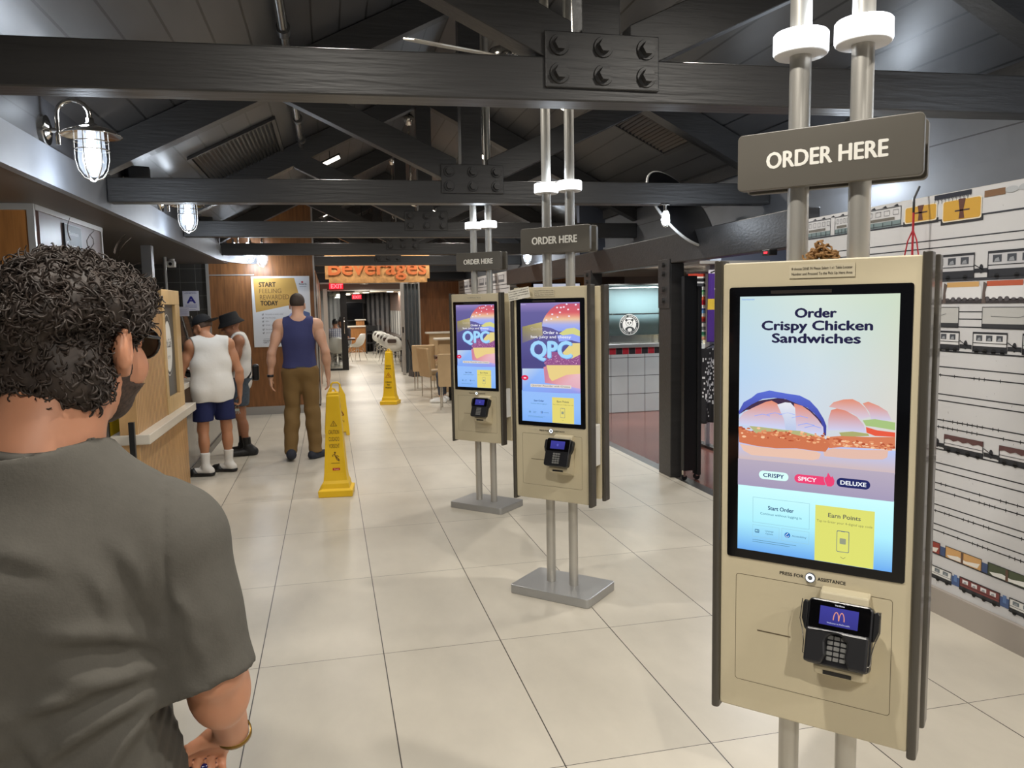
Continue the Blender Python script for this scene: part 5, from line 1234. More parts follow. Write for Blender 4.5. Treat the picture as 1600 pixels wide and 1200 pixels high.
for i, (x, y, w, l, rz, lab) in enumerate(((0.85, 25.0, 1.0, 2.6, 0.3, 'pale angled ceiling panel with round lights in the far room, left one'), (2.15, 24.0, 0.9, 2.4, -0.5, 'pale angled ceiling panel over the white chairs'), (0.5, 28.0, 0.9, 2.0, 0.2, 'pale angled ceiling panel deepest in the far room'))):
    t = thing('ceiling_panel', lab, 'ceiling panel', (x, y, 2.07), rz, 'angled ceiling panels')
    mesh_obj('panel', MB().prism([(-w/2, -l/2), (w/2, -l/2+0.4), (w/2, l/2), (-w/2*0.4, l/2), (-w/2, l/2-0.5)], 0, 0.03, 'z'), M_panelglow, t)
    for k in range(3):
        y_ = -l/3+k*l/3; mesh_obj('round_light', MB().cyl((0, y_, -0.012), (0, y_, 0.0), 0.09, n=18), glow('round lamp', (255, 248, 232), 6), t)
    for k in (-1, 1): mesh_obj('cable', MB().cyl((0.1, k*l*0.35, 0.03), (0.1, k*l*0.35, 0.248), 0.006, n=6), M_black, t)
    light('far_panel_light', 'AREA', (x, y, 2.04), 50, WARM, 0.5, 1.6)
light('far_wall_light', 'AREA', (1.2, 22.0, 2.28), 34, WARM, 0.4, 3.0)
light('passage_light', 'AREA', (0.9, 19.6, 2.15), 18, WARM, 0.3, 0.3)

# ------------------------------------------------------------------ right side: posts, rack, food counter, clothes
for (y, lab) in ((6.68, 'heavy black timber post on the tile edge, left of the black rack'), (8.85, 'second black timber post farther back, behind the middle kiosk')):
    t = thing('timber_post', lab, 'post', (3.055, y, 0), 0, 'black timber posts')
    mesh_obj('shaft', MB().box(-0.065, -0.13, 0, 0.065, 0.13, 1.95), M_beam, t, 0.006)
    pl = mesh_obj('side_plate', MB().box(-0.075, -0.125, 1.55, -0.064, 0.125, 1.99), M_beam, t, 0.003)
    for z in (1.62, 1.72, 1.86, 1.94):
        mesh_obj('bolt', MB().cyl((-0.075, 0, z), (-0.10, 0, z), 0.026, 0.024, 6), M_beam, pl, 0.002)
t = thing('display_rack', 'tall narrow black rack panel on casters right of the heavy post', 'rack', (3.12, 6.42, 0))
mesh_obj('panel', MB().box(-0.075, -0.03, 0.09, 0.05, 0.03, 1.83), M_black, t, 0.004)
mesh_obj('edge_post', MB().box(0.05, -0.05, 0.05, 0.085, 0.05, 1.74), mat('edge post', (52, 52, 54), 0.3, 0.5), t, 0.003)
for x in (-0.06, 0.065): mesh_obj('caster', MB().cyl((x, -0.015, 0.028), (x, 0.015, 0.028), 0.027, n=14), M_black, t); mesh_obj('caster_fork', MB().box(x-0.012, -0.018, 0.035, x+0.012, 0.018, 0.1), M_chrome, t)
t = thing('food_counter', 'white tiled food counter with a red and black checker band', 'counter', (4.8, 11.2, 0))
mesh_obj('tiled_front', MB().box(-1.25, -0.45, 0, 2.4, 0.45, 0.86), lines_mat('white wall tile', (196, 204, 204), (70, 72, 72), [(0, -0.83, 0.265, 0.008), (2, 0.005, 0.268, 0.008)], rough=0.15, noise=0.03), t)
a = Art(); x = -1.25; k = 0
while x < 2.4:
    a.rect(x, 0.86, min(x+0.1, 2.4), 0.955, (170, 18, 40) if k % 2 == 0 else (26, 24, 28), 0); a.rect(min(x+0.1, 2.4)-0.004, 0.86, min(x+0.1, 2.4), 0.955, (150, 140, 140), 1); x += 0.1; k += 1
a.build('checker_band', M_print, t, (0, -0.453, 0))
mesh_obj('band_body', MB().box(-1.25, -0.45, 0.86, 2.4, 0.45, 0.955), M_black, t)
mesh_obj('steel_sill', MB().box(-1.27, -0.5, 0.955, 2.42, 0.48, 1.01), mat('steel sill', (176, 178, 178), 0.3, 0.8), t, 0.004)
t = thing('glass_food_case', 'glass food case with a white panda roundel, on the tiled counter', 'display case', (4.8, 11.2, 1.01))
for (x, lab) in ((-0.86, 0), (-0.06, 0), (0.75, 0)):
    mesh_obj('post', MB().box(x-0.012, -0.44, 0, x+0.012, -0.41, 0.86), M_chrome, t)
mesh_obj('front_pane', MB().box(-0.86, -0.43, 0.01, 0.75, -0.42, 0.85), M_glass, t)
mesh_obj('steam_shelf', MB().box(-0.70, -0.2, 0.42, 0.75, 0.3, 0.44), M_chrome, t); mesh_obj('case_top', MB().box(-0.86, -0.44, 0.85, 0.75, 0.4, 0.87), mat('case top', (60, 64, 66), 0.3), t)
mesh_obj('food_well', MB().box(-0.8, -0.3, 0.0, 0.75, 0.35, 0.12), M_chrome, t)
mesh_obj('rear_panel', MB().box(-0.86, 0.38, 0.0, 0.75, 0.4, 0.85), mat('frosted teal back', (120, 140, 142), 0.4), t)
a = Art(0.0008); wh = (226, 230, 230); bk = (52, 60, 62); c = (-0.535, 0.28)
a.ell(c[0], c[1], 0.152, 0.152, bk, 0, 40); a.arc(c[0], c[1], 0.148, 0.008, 0, 360, wh, 1, 40); a.ell(c[0], c[1], 0.105, 0.105, wh, 1, 40)
for i, ch in enumerate('PANDA EXPRESS'):
    an = math.radians(164-i*148/12)
    if ch != ' ': a.text(ch, c[0]+0.114*math.cos(an), c[1]+0.114*math.sin(an), 0.022, wh, 2, bold=0.03, rot=an-PI/2)
for i, ch in enumerate('CHINESE KITCHEN'):
    an = math.radians(205+i*130/14)
    if ch != ' ': a.text(ch, c[0]+0.135*math.cos(an), c[1]+0.135*math.sin(an), 0.018, wh, 2, bold=0.03, rot=an+PI/2)
a.ell(c[0]-0.0, c[1]+0.025, 0.058, 0.052, bk, 2, 24); a.ell(c[0], c[1]+0.022, 0.052, 0.046, wh, 3, 24)
for s in (-1, 1): a.ell(c[0]+s*0.046, c[1]+0.066, 0.02, 0.018, bk, 2.5, 14); a.ell(c[0]+s*0.02, c[1]+0.026, 0.011, 0.014, bk, 4, 12)
a.ell(c[0], c[1]+0.004, 0.01, 0.007, bk, 4, 12); a.ell(c[0]+0.005, c[1]-0.065, 0.07, 0.034, bk, 2, 22); a.ell(c[0]+0.005, c[1]-0.075, 0.034, 0.026, wh, 4, 16)
a.build('panda_roundel', M_print, t, (0, -0.4315, 0))
light('food_case_light', 'AREA', (4.75, 11.2, 1.84), 22, (0.85, 0.95, 1.0), 1.0, 0.3)
t = thing('menu_screen', 'white lit panel on the shop wall, seen just over the middle kiosk', 'screen', (4.05, 13.9, 1.78))
mesh_obj('case', MB().box(-0.42, 0, -0.2, 0.5, 0.09, 0.22), M_black, t); mesh_obj('lit_face', MB().box(-0.40, -0.006, -0.18, 0.48, 0.001, 0.2), glow('pale panel', (206, 210, 226), 0.75), t)
for i, x in enumerate((4.05, 4.75, 5.55, 6.3)):
    t = thing('shop_downlight', 'warm downlight in the shop ceiling, number %s from the left' % ('one', 'two', 'three', 'four')[i], 'downlight', (x, 10.6, 2.1), 0, 'shop downlights')
    mesh_obj('lens', MB().cyl((0, 0, -0.014), (0, 0, 0), 0.08, n=18), glow('shop lens', (255, 238, 206), 7), t); mesh_obj('ring', MB().lathe([(0.08, -0.012), (0.1, -0.004), (0.1, 0.0)], n=20), M_white, t)
    light('shop_light', 'SPOT', (x, 10.6, 2.06), 60, WARM, 0.08, spot=2.5)
light('shop_front_light', 'AREA', (4.9, 7.9, 2.8), 75, (0.92, 0.95, 1.0), 0.8, 0.8)
light('shop_spot', 'SPOT', (3.75, 5.2, 2.5), 160, (1, 0.97, 0.92), 0.1, rot=(0.95, 0, -0.05), spot=1.2)  # added fill aimed at the hanging clothes, no fitting belongs to it
# hanging clothes
def cloth(name, parent, x0, x1, z0, z1, colour, waves=2.5, amp=0.02, y=0.0, nu=26, nv=40, taper=0.0, hem=0.0):
    v = []; cols = []
    for j in range(nv+1):
        f = j/nv; z = z1+(z0-z1)*f
        for i in range(nu+1):
            u = i/nu; xm = (x0+x1)/2; hw = (x1-x0)/2*(1+taper*f)
            v.append((xm+(2*u-1)*hw, y+amp*(0.4+f)*math.sin(waves*2*PI*u+1.3*f), z+hem*f*math.sin(5*u)))
    f_ = []; fc = []
    for j in range(nv):
        for i in range(nu):
            a_ = j*(nu+1)+i; f_.append((a_, a_+nu+1, a_+nu+2, a_+1)); fc.append(colour((i+.5)/nu, (j+.5)/nv))
    me = bpy.data.meshes.new(name); me.from_pydata(v, [], f_)
    ca = me.color_attributes.new('Col', 'FLOAT_COLOR', 'CORNER'); ca.data.foreach_set('color', [q for c in fc for _ in range(4) for q in lin(c)])
    me.materials.append(M_cloth); me.polygons.foreach_set('use_smooth', [True]*len(f_)); me.update()
    o = bpy.data.objects.new(name, me); COL.objects.link(o); o.parent = parent
    md = o.modifiers.new('solid', 'SOLIDIFY'); md.thickness = 0.012
    return o
M_cloth = printed('printed cloth', 0.85)
STR = [(206, 70, 50), (236, 236, 230), (40, 40, 44), (226, 226, 226), (60, 62, 66), (230, 230, 228), (40, 120, 80), (150, 200, 150), (236, 230, 220), (214, 110, 70), (180, 30, 50), (186, 30, 52), (236, 236, 236), (40, 60, 130), (110, 160, 210), (230, 226, 220), (206, 90, 56), (150, 40, 40), (90, 90, 92), (230, 228, 226), (110, 110, 112), (226, 226, 226), (40, 110, 84), (140, 190, 150), (230, 170, 140)]
t = thing('striped_blanket', 'brightly striped woven blanket hanging beside the purple jersey', 'blanket', (3.75, 7.62, 0))
mesh_obj('hanger_bar', MB().cyl((-0.1, 0, 1.905), (0.3, 0, 1.905), 0.012, n=10), M_chrome, t)
cloth('blanket', t, -0.07, 0.12, 1.20, 1.9, lambda u, v: STR[int(v*len(STR)) % len(STR)], 1.5, 0.015)
t = thing('purple_jersey', 'purple jersey with a yellow patch hanging beside the nearest kiosk', 'jersey', (3.95, 7.5, 0))
cloth('shirt_body', t, -0.10, 0.35, 1.18, 1.93, lambda u, v: (230, 196, 70) if (0.40 < v < 0.55 and u < 0.3) else ((232, 226, 236) if v < 0.05 and u < 0.5 else (78, 44, 138)), 3, 0.02)
mesh_obj('hanger', MB().tube([(-0.08, 0, 1.90), (0.12, 0, 1.97), (0.32, 0, 1.90)], 0.008, 8), M_black, t)
mesh_obj('collar', MB().tube([(0.0, -0.01, 1.95), (0.06, -0.02, 1.965), (0.12, -0.02, 1.96), (0.2, -0.01, 1.95)], 0.018, 8), mat('dark collar', (40, 40, 60), 0.8), t)
R_ = random.Random(8)
def blk(u, v):
    return (206, 206, 210) if R_.random() < (0.34 if 0.12 < v < 0.75 and 0.2 < u < 0.8 else 0.02) else (30, 30, 34)
t = thing('black_garment', 'black garment with white print hanging low under the striped blanket', 'garment', (3.83, 7.42, 0))
cloth('garment', t, -0.13, 0.13, 0.34, 1.12, blk, 2, 0.03, taper=0.2); mesh_obj('hanger', MB().tube([(-0.06, 0, 1.12), (0.03, 0, 1.16), (0.1, 0, 1.12)], 0.007, 8), M_black, t)
t = thing('blue_shirt', 'bright blue shirt hanging behind the nearest kiosk edge', 'shirt', (4.06, 7.25, 0))
cloth('shirt', t, -0.09, 0.25, 0.36, 0.95, lambda u, v: (150, 196, 226) if (0.3 < v < 0.4 and u < 0.4) else (24, 98, 168), 2, 0.025); mesh_obj('hanger', MB().tube([(-0.06, 0, 0.95), (0.08, 0, 1.0), (0.22, 0, 0.95)], 0.007, 8), M_black, t)
t = thing('clothes_rail', 'pale steel clothes rail carrying the hanging garments', 'rail', (4.02, 7.85, 0))
mesh_obj('upright', MB().box(-0.02, -0.02, 0, 0.02, 0.02, 2.1), mat('pale rail', (196, 202, 212), 0.35, 0.5), t); mesh_obj('foot', MB().box(-0.05, -0.3, 0, 0.05, 0.3, 0.03), M_black, t); mesh_obj('top_bar', MB().box(-0.3, -0.4, 1.99, 0.5, 0.08, 2.02), M_trim, t); mesh_obj('side_arm', MB().box(-0.02, -0.65, 0.995, 0.02, -0.02, 1.015), M_trim, t); mesh_obj('plastic_sleeve', MB().box(-0.03, -0.10, 0.5, 0.1, -0.03, 2.08), mat('plastic sleeve', (186, 196, 212), 0.3, alpha=0.9), t)
t = thing('side_counter', 'grey counter end with a cream box, behind the hanging blanket', 'counter', (5.4, 10.0, 0))
mesh_obj('cream_box', MB().box(-0.3, -0.1, 1.02, 0.1, 0.1, 1.12), M_cream, t); mesh_obj('base', MB().box(-0.35, -0.12, 0, 0.4, 0.12, 1.02), lines_mat('white wall tile b', (196, 204, 204), (70, 72, 72), [(0, 0, 0.265, 0.008), (2, 0.005, 0.268, 0.008)], rough=0.15), t)
# ------------------------------------------------------------------ people: signed-distance bodies meshed as one surface
class Field:
    def __init__(s, lo, hi, h):
        s.h = h; s.lo = np.array(lo, float)
        s.n = (np.ceil((np.array(hi)-s.lo)/h)+1).astype(int)
        s.ax = [(s.lo[i]+h*np.arange(s.n[i])).astype(np.float32) for i in range(3)]
        s.D = np.full(tuple(s.n), 0.12, np.float32)
    def sl(s, lo, hi, m):
        r = []
        for i in range(3):
            a = int(max(0, math.floor((lo[i]-m-s.lo[i])/s.h))); b = int(min(s.n[i], math.ceil((hi[i]+m-s.lo[i])/s.h)+1))
            if b <= a: return None
            r.append(slice(a, b))
        return tuple(r)
    def xyz(s, r): return s.ax[0][r[0]][:, None, None], s.ax[1][r[1]][None, :, None], s.ax[2][r[2]][None, None, :]
    def put(s, r, d, k, op='u'):
        D = s.D[r]
        if op == 'u':
            if k > 0:
                hh = np.clip(0.5+0.5*(D-d)/k, 0, 1); s.D[r] = D*(1-hh)+d*hh-k*hh*(1-hh)
            else: s.D[r] = np.minimum(D, d)
        elif op == 'c':
            if k > 0:
                d = -d; hh = np.clip(0.5-0.5*(D-d)/k, 0, 1); s.D[r] = D*(1-hh)+d*hh+k*hh*(1-hh)
            else: s.D[r] = np.maximum(D, -d)
    def cap(s, a, b, r0, r1=None, k=0.02, op='u', flat=None):
        """rounded cone from a to b"""
        r1 = r0 if r1 is None else r1
        a = np.array(a, float); b = np.array(b, float); m = max(r0, r1)
        r = s.sl(np.minimum(a, b)-m, np.maximum(a, b)+m, 0.07)
        if r is None: return s
        X, Y, Z = s.xyz(r); d = b-a; L2 = max(float(d@d), 1e-9)
        t = np.clip(((X-a[0])*d[0]+(Y-a[1])*d[1]+(Z-a[2])*d[2])/L2, 0, 1)
        q = np.sqrt((X-a[0]-t*d[0])**2+(Y-a[1]-t*d[1])**2+(Z-a[2]-t*d[2])**2)-(r0+(r1-r0)*t)
        s.put(r, q.astype(np.float32), k, op); return s
    def ell(s, c, rad, k=0.03, op='u', M=None):
        c = np.array(c, float); rad = np.array(rad, float); m = float(max(rad))
        bb = rad if M is None else np.array([m]*3)
        r = s.sl(c-bb, c+bb, 0.07)
        if r is None: return s
        X, Y, Z = s.xyz(r); X, Y, Z = X-c[0], Y-c[1], Z-c[2]
        if M is not None:
            Mi = np.array(M.inverted()); X, Y, Z = (Mi[i, 0]*X+Mi[i, 1]*Y+Mi[i, 2]*Z for i in range(3))
        k0 = np.sqrt((X/rad[0])**2+(Y/rad[1])**2+(Z/rad[2])**2); k1 = np.sqrt((X/rad[0]**2)**2+(Y/rad[1]**2)**2+(Z/rad[2]**2)**2)
        d = k0*(k0-1)/np.maximum(k1, 1e-6)
        s.put(r, d.astype(np.float32), k, op); return s
    def cut(s, p, n):
        """remove the side the normal points to"""
        X, Y, Z = s.xyz((slice(None),)*3); n = np.array(n, float); n /= np.linalg.norm(n)
        s.D = np.maximum(s.D, ((X-p[0])*n[0]+(Y-p[1])*n[1]+(Z-p[2])*n[2]).astype(np.float32)); return s
    def warp(s, fn):
        X, Y, Z = s.xyz((slice(None),)*3); s.D = s.D+fn(X, Y, Z).astype(np.float32); return s
    def mesh(s):
        F = s.D; F = np.pad(F, 1, constant_values=0.1); s0 = s.lo-s.h
        N = F < 0; nx, ny, nz = F.shape
        def C(A, o): return A[o[0]:o[0]+nx-1, o[1]:o[1]+ny-1, o[2]:o[2]+nz-1]
        offs = [(i, j, k) for i in (0, 1) for j in (0, 1) for k in (0, 1)]
        tot = sum(C(N, o).astype(np.int8) for o in offs); act = (tot > 0) & (tot < 8)
        ids = np.argwhere(act); idx = np.full(act.shape, -1, np.int64); idx[act] = np.arange(len(ids))
        acc = np.zeros((len(ids), 3)); cnt = np.zeros(len(ids))
        I, J, K = ids.T
        for ax in range(3):
            for o in offs:
                if o[ax]: continue
                e = list(o); e[ax] = 1
                a = F[I+o[0], J+o[1], K+o[2]]; b = F[I+e[0], J+e[1], K+e[2]]
                m = (a < 0) != (b < 0); t = np.where(m, a/np.where(m, a-b, 1), 0)
                p = np.array(o, float)[None, :].repeat(len(ids), 0); p[:, ax] += t
                acc += p*m[:, None]; cnt += m
        V = (ids+acc/cnt[:, None])*s.h+s0
        Q = []
        for ax in range(3):
            o1, o2 = (ax+1) % 3, (ax+2) % 3
            A = [slice(1, -1)]*3; A[ax] = slice(0, -1); B = list(A); B[ax] = slice(1, None)
            a = N[tuple(A)]; b = N[tuple(B)]; m = np.argwhere(a != b); flip = a[tuple(m.T)]
            base = m+1; base[:, ax] -= 1
            def cell(d1, d2):
                q = base.copy(); q[:, o1] -= d1; q[:, o2] -= d2
                return idx[q[:, 0], q[:, 1], q[:, 2]]
            q = np.stack([cell(1, 1), cell(0, 1), cell(0, 0), cell(1, 0)], 1)
            q[~flip] = q[~flip][:, ::-1]; Q.append(q)
        return V, np.concatenate(Q)
def field_obj(name, fld, m, parent, smooth=2):
    V, Q = fld.mesh()
    me = bpy.data.meshes.new(name); me.from_pydata(V.tolist(), [], Q.tolist()); me.materials.append(m)
    me.polygons.foreach_set('use_smooth', [True]*len(Q)); me.update()
    o = bpy.data.objects.new(name, me); COL.objects.link(o); o.parent = parent
    if smooth:
        md = o.modifiers.new('smooth', 'SMOOTH'); md.factor = 0.5; md.iterations = smooth
    return o
def V3(*a): return np.array(a, float)
def rotz(a): return Matrix.Rotation(a, 3, 'Z')
class Head:
    """head frame: +y face, +x the person's right; yaw > 0 turns to the person's right"""
    def __init__(s, c, yaw=0, pitch=0, k=1.0, roll=0):
        s.c = np.array(c, float); s.k = k
        s.M = rotz(-yaw) @ Matrix.Rotation(pitch, 3, 'X') @ Matrix.Rotation(roll, 3, 'Y')
    def p(s, x, y, z): v = s.M @ Vector((x*s.k, y*s.k, z*s.k)); return s.c+np.array(v)
    def ell(s, F, c, r, k=0.02, op='u'): F.ell(s.p(*c), np.array(r)*s.k, k, op, s.M)
    def cap(s, F, a, b, r0, r1=None, k=0.01, op='u'): F.cap(s.p(*a), s.p(*b), r0*s.k, (r1 if r1 is not None else r0)*s.k, k, op)
    def build(s, F, fine=False):
        s.ell(F, (0, -0.012, 0.03), (0.074, 0.094, 0.086), 0.03)      # skull
        s.ell(F, (0, 0.03, -0.035), (0.058, 0.062, 0.075), 0.03)      # face
        s.ell(F, (0, 0.048, -0.088), (0.036, 0.034, 0.028), 0.025)    # chin
        for x in (-1, 1):
            s.ell(F, (x*0.04, 0.06, -0.035), (0.026, 0.024, 0.03), 0.02)
            s.ell(F, (x*0.031, 0.092, 0.004), (0.017, 0.016, 0.011), 0.012, 'c')   # eye sockets
            s.ell(F, (x*0.031, 0.079, 0.003), (0.0125, 0.0125, 0.0125), 0.003)      # eyeballs
            s.cap(F, (x*0.012, 0.093, 0.02), (x*0.046, 0.083, 0.021), 0.007, 0.006, 0.01)  # brows
            # ears
            s.ell(F, (x*0.079, -0.008, -0.012), (0.0085, 0.019, 0.032), 0.006); s.ell(F, (x*0.088, -0.004, -0.008), (0.005, 0.010, 0.018), 0.004, 'c'); s.ell(F, (x*0.078, 0.0, -0.040), (0.007, 0.010, 0.011), 0.006)
        s.cap(F, (0, 0.094, 0.008), (0, 0.113, -0.032), 0.008, 0.0115, 0.012)     # nose
        for x in (-1, 1): s.ell(F, (x*0.010, 0.102, -0.036), (0.008, 0.010, 0.007), 0.006)
        s.cap(F, (-0.018, 0.088, -0.063), (0.018, 0.088, -0.063), 0.0065, None, 0.006); s.cap(F, (-0.015, 0.087, -0.073), (0.015, 0.087, -0.073), 0.007, None, 0.006)
        s.cap(F, (-0.02, 0.098, -0.068), (0.02, 0.098, -0.068), 0.003, None, 0.003, 'c')
def hand(F, wrist, d, pn, side, curl=0.5, s=1.0, spread=0.12, thumb=None):
    """d: towards the fingertips, pn: way the palm faces, side: +1 right hand"""
    d = np.array(d, float); d /= np.linalg.norm(d); pn = np.array(pn, float); pn -= d*(pn@d); pn /= np.linalg.norm(pn)
    x = np.cross(d, pn)*side                       # from the little finger towards the thumb
    w = np.array(wrist, float)
    for u in (-0.027, -0.009, 0.009, 0.026): F.cap(w+d*0.01+x*u*0.5*s, w+d*0.085*s+x*u*s, 0.0145*s, 0.0125*s, 0.015)
    for i, (u, L) in enumerate(((-0.029, 0.062), (-0.010, 0.076), (0.010, 0.08), (0.029, 0.072))):
        p = w+d*0.088*s+x*u*s; dr = d+x*spread*(u/0.03); ang = 0.0
        for j, f in enumerate((0.45, 0.31, 0.24)):
            ang += curl*(0.9 if j == 0 else 1.1)*(1-0.07*i); dd = dr*math.cos(ang)+pn*math.sin(ang); dd /= np.linalg.norm(dd)
            q = p+dd*L*f*s; F.cap(p, q, (0.0092-0.001*j)*s, (0.0086-0.001*j)*s, 0.003); p = q
    a = w+d*0.028*s+x*0.026*s
    td = (d*0.62+x*0.68+pn*0.45) if thumb is None else np.array(thumb, float); td /= np.linalg.norm(td)
    b = a+td*0.045*s; F.cap(w+d*0.02+x*0.012*s, a, 0.016*s, 0.0135*s, 0.012); F.cap(a, b, 0.0125*s, 0.0105*s, 0.008)
    t2 = td*0.85+d*0.35+pn*0.15; t2 /= np.linalg.norm(t2); F.cap(b, b+t2*0.032*s, 0.0102*s, 0.0085*s, 0.003)
class Pose:
    """joints for a 1.75 m figure, scaled by s; +y ahead, +x the person's right"""
    def __init__(p, s=1.0, **kw):
        J = dict(pel=(0, 0, 0.95), abd=(0, 0.005, 1.10), chest=(0, -0.005, 1.28), neck=(0, -0.015, 1.45), head=(0, 0.035, 1.625),
                 shR=(0.19, -0.01, 1.405), elR=(0.235, -0.04, 1.12), wrR=(0.25, 0.02, 0.87), shL=(-0.19, -0.01, 1.405), elL=(-0.235, -0.04, 1.12), wrL=(-0.25, 0.02, 0.87),
                 hipR=(0.09, 0, 0.92), knR=(0.10, 0.02, 0.50), anR=(0.105, -0.03, 0.085), toR=(0.13, 0.14, 0.03), hipL=(-0.09, 0, 0.92), knL=(-0.10, 0.02, 0.50), anL=(-0.105, -0.03, 0.085), toL=(-0.13, 0.14, 0.03))
        J.update(kw); p.s = s
        for k, v in J.items(): setattr(p, k, np.array(v, float)*s)
    def torso(p, F, g=0.0, k=0.06, wide=1.0):
        s = p.s
        F.ell(p.pel, (V3(0.165*wide, 0.115, 0.13))*s+g, k); F.ell(p.abd, V3(0.148*wide, 0.105, 0.17)*s+g, k); F.ell(p.chest, V3(0.168*wide, 0.112, 0.17)*s+g, k)
        F.cap(p.shL*V3(.8, 1, 1)+V3(0, 0, 0.0), p.shR*V3(.8, 1, 1), 0.062*s+g, None, k)
        F.cap(p.neck+V3(0, 0, -0.06*s), p.neck*0.35+p.head*0.65, 0.066*s+g*0.3, 0.056*s+g*0.3, 0.05)
        for a in (p.shL, p.shR): F.cap(p.neck+V3(0, 0, 0.01), a+V3(0, 0, 0.02*s), 0.045*s+g, 0.045*s+g, 0.05)
    def arms(p, F, g=0.0, lower=True):
        s = p.s
        for S in 'LR':
            a, b, c = getattr(p, 'sh'+S), getattr(p, 'el'+S), getattr(p, 'wr'+S)
            F.ell(a, V3(0.062, 0.06, 0.065)*s+g, 0.04); F.cap(a, b, 0.052*s+g, 0.041*s+g, 0.03); F.ell(a*0.55+b*0.45, V3(0.048, 0.052, 0.08)*s+g, 0.03)
            if lower: F.cap(b, c, 0.042*s+g, 0.027*s+g, 0.02); F.ell(b*0.7+c*0.3, V3(0.044, 0.044, 0.06)*s+g, 0.03)
    def legs(p, F, g=0.0, lower=True, foot=True):
        s = p.s
        for S in 'LR':
            a, b, c, t = (getattr(p, n+S) for n in ('hip', 'kn', 'an', 'to'))
            F.cap(a, b, 0.088*s+g, 0.056*s+g, 0.05)
            if lower:
                F.cap(b, c, 0.054*s+g, 0.036*s+g, 0.03); F.ell(b*0.66+c*0.34+V3(0, -0.014*s, 0), V3(0.053, 0.056, 0.10)*s+g, 0.03)
            if foot:
                h = c+V3(0, 0, -0.05*s)-(t-c)*V3(1, 1, 0)*0.25
                F.cap(h, t, 0.034*s, 0.026*s, 0.02); F.cap(c, h, 0.036*s, 0.034*s, 0.02)
    def foot(p, F, S, r0=0.045, r1=0.036, up=0.0, k=0.02):
        s = p.s; c, t = getattr(p, 'an'+S), getattr(p, 'to'+S); h = c+V3(0, 0, -0.045*s)-(t-c)*V3(1, 1, 0)*0.28
        F.cap(h, t, r0*s, r1*s, k); F.cap(c+V3(0, 0, up), h, r0*s*0.98, r0*s, k)
def bounds(P, m=0.13):
    A = np.array([v for k, v in P.__dict__.items() if isinstance(v, np.ndarray)])
    lo = A.min(0)-m; hi = A.max(0)+m; lo[2] = max(lo[2], -0.005) if lo[2] > -0.3 else lo[2]
    return lo, hi
def skin(name, rgb): return mat(name, rgb, 0.5, sss=0.12, noise=0.05, scale=9)
M_hair_dark = mat('near black hair', (30, 25, 22), 0.45)
M_whitecloth = mat('white cotton', (226, 224, 220), 0.85, bump=0.15, bscale=30)
M_capcloth = mat('black cap cloth', (22, 22, 25), 0.85)

# ---- man in the blue vest, walking away
P = Pose(1.015, elL=(-0.275, -0.06, 1.13), wrL=(-0.30, -0.02, 0.875), elR=(0.27, -0.07, 1.13), wrR=(0.285, -0.01, 0.87), knL=(-0.10, 0.035, 0.50), anL=(-0.125, -0.10, 0.115), toL=(-0.15, 0.06, 0.035), anR=(0.125, -0.02, 0.085), toR=(0.235, 0.10, 0.032), knR=(0.105, 0.03, 0.5))
lo, hi = bounds(P)
t = thing('person', 'person in a navy blue vest and brown trousers walking away toward the poster', 'person', (-0.325, 8.62, 0), -0.02, 'people standing in the hall')
F = Field(lo, hi, 0.0075); P.torso(F); P.arms(F); P.legs(F); H = Head(P.head, 0.05, -0.05, 1.0); H.build(F)
hand(F, P.wrL, (0.0, 0.12, -1), (1, 0.2, 0), -1, 0.35); hand(F, P.wrR, (0.0, 0.12, -1), (-1, 0.2, 0), 1, 0.35)
field_obj('body', F, skin('fair skin', (204, 158, 132)), t)
F = Field(lo, hi, 0.0075); P.torso(F, 0.016); F.cut((0, 0, 0.985), (0, 0, -1)); F.ell(P.neck+V3(0, 0.01, 0.062), (0.088, 0.12, 0.095), 0.008, 'c')
for a, sg in ((P.shL, -1), (P.shR, 1)): F.ell(a+V3(sg*0.038, 0.0, -0.03), (0.088, 0.17, 0.165), 0.008, 'c'); F.cut(a+V3(sg*-0.03, 0, 0), (sg, 0, 0.10))
F.warp(lambda X, Y, Z: 0.004*np.sin(38*Z+9*X)*np.clip((1.25-Z)*3, 0, 1)+0.003*np.sin(26*X+8*Z))
field_obj('vest', F, mat('navy vest cloth', (54, 58, 104), 0.85, bump=0.15, bscale=30), t)
F = Field(lo, hi, 0.0075); F.ell(P.pel, (0.166, 0.130, 0.125), 0.05); P.legs(F, 0.017, True, False)
for S in 'LR': F.cap(getattr(P, 'kn'+S), getattr(P, 'an'+S)+V3(0, 0, 0.0), 0.078, 0.066, 0.03)
F.cut((0, 0, 1.03), (0, 0, 1)); F.cut((0, 0, 0.075), (0, 0, -1))
F.warp(lambda X, Y, Z: 0.003*np.sin(44*Z+14*np.abs(X))*np.clip((0.62-Z)*3, 0, 1)+0.003*np.sin(30*Z+20*X))
field_obj('trousers', F, mat('brown cotton', (118, 92, 52), 0.85, bump=0.12, bscale=40), t)
mesh_obj('belt', MB().lathe([(0.182, 0), (0.186, 0.0), (0.186, 0.035), (0.182, 0.035)], (0, 0.0, 0.965), 36, Matrix.Diagonal(Vector((0.965, 0.70, 1)))), mat('dark belt', (46, 40, 34), 0.5), t)
for S in 'LR':
    F = Field(lo, hi, 0.0075); P.foot(F, S, 0.048, 0.038, 0.02); F.cut((0, 0, 0.125 if S == 'R' else 0.15), (0, 0, 1)); F.cut((0, 0, 0.002), (0, 0, -1))
    field_obj('shoe', F, mat('dark blue knit', (44, 48, 60), 0.8), t)
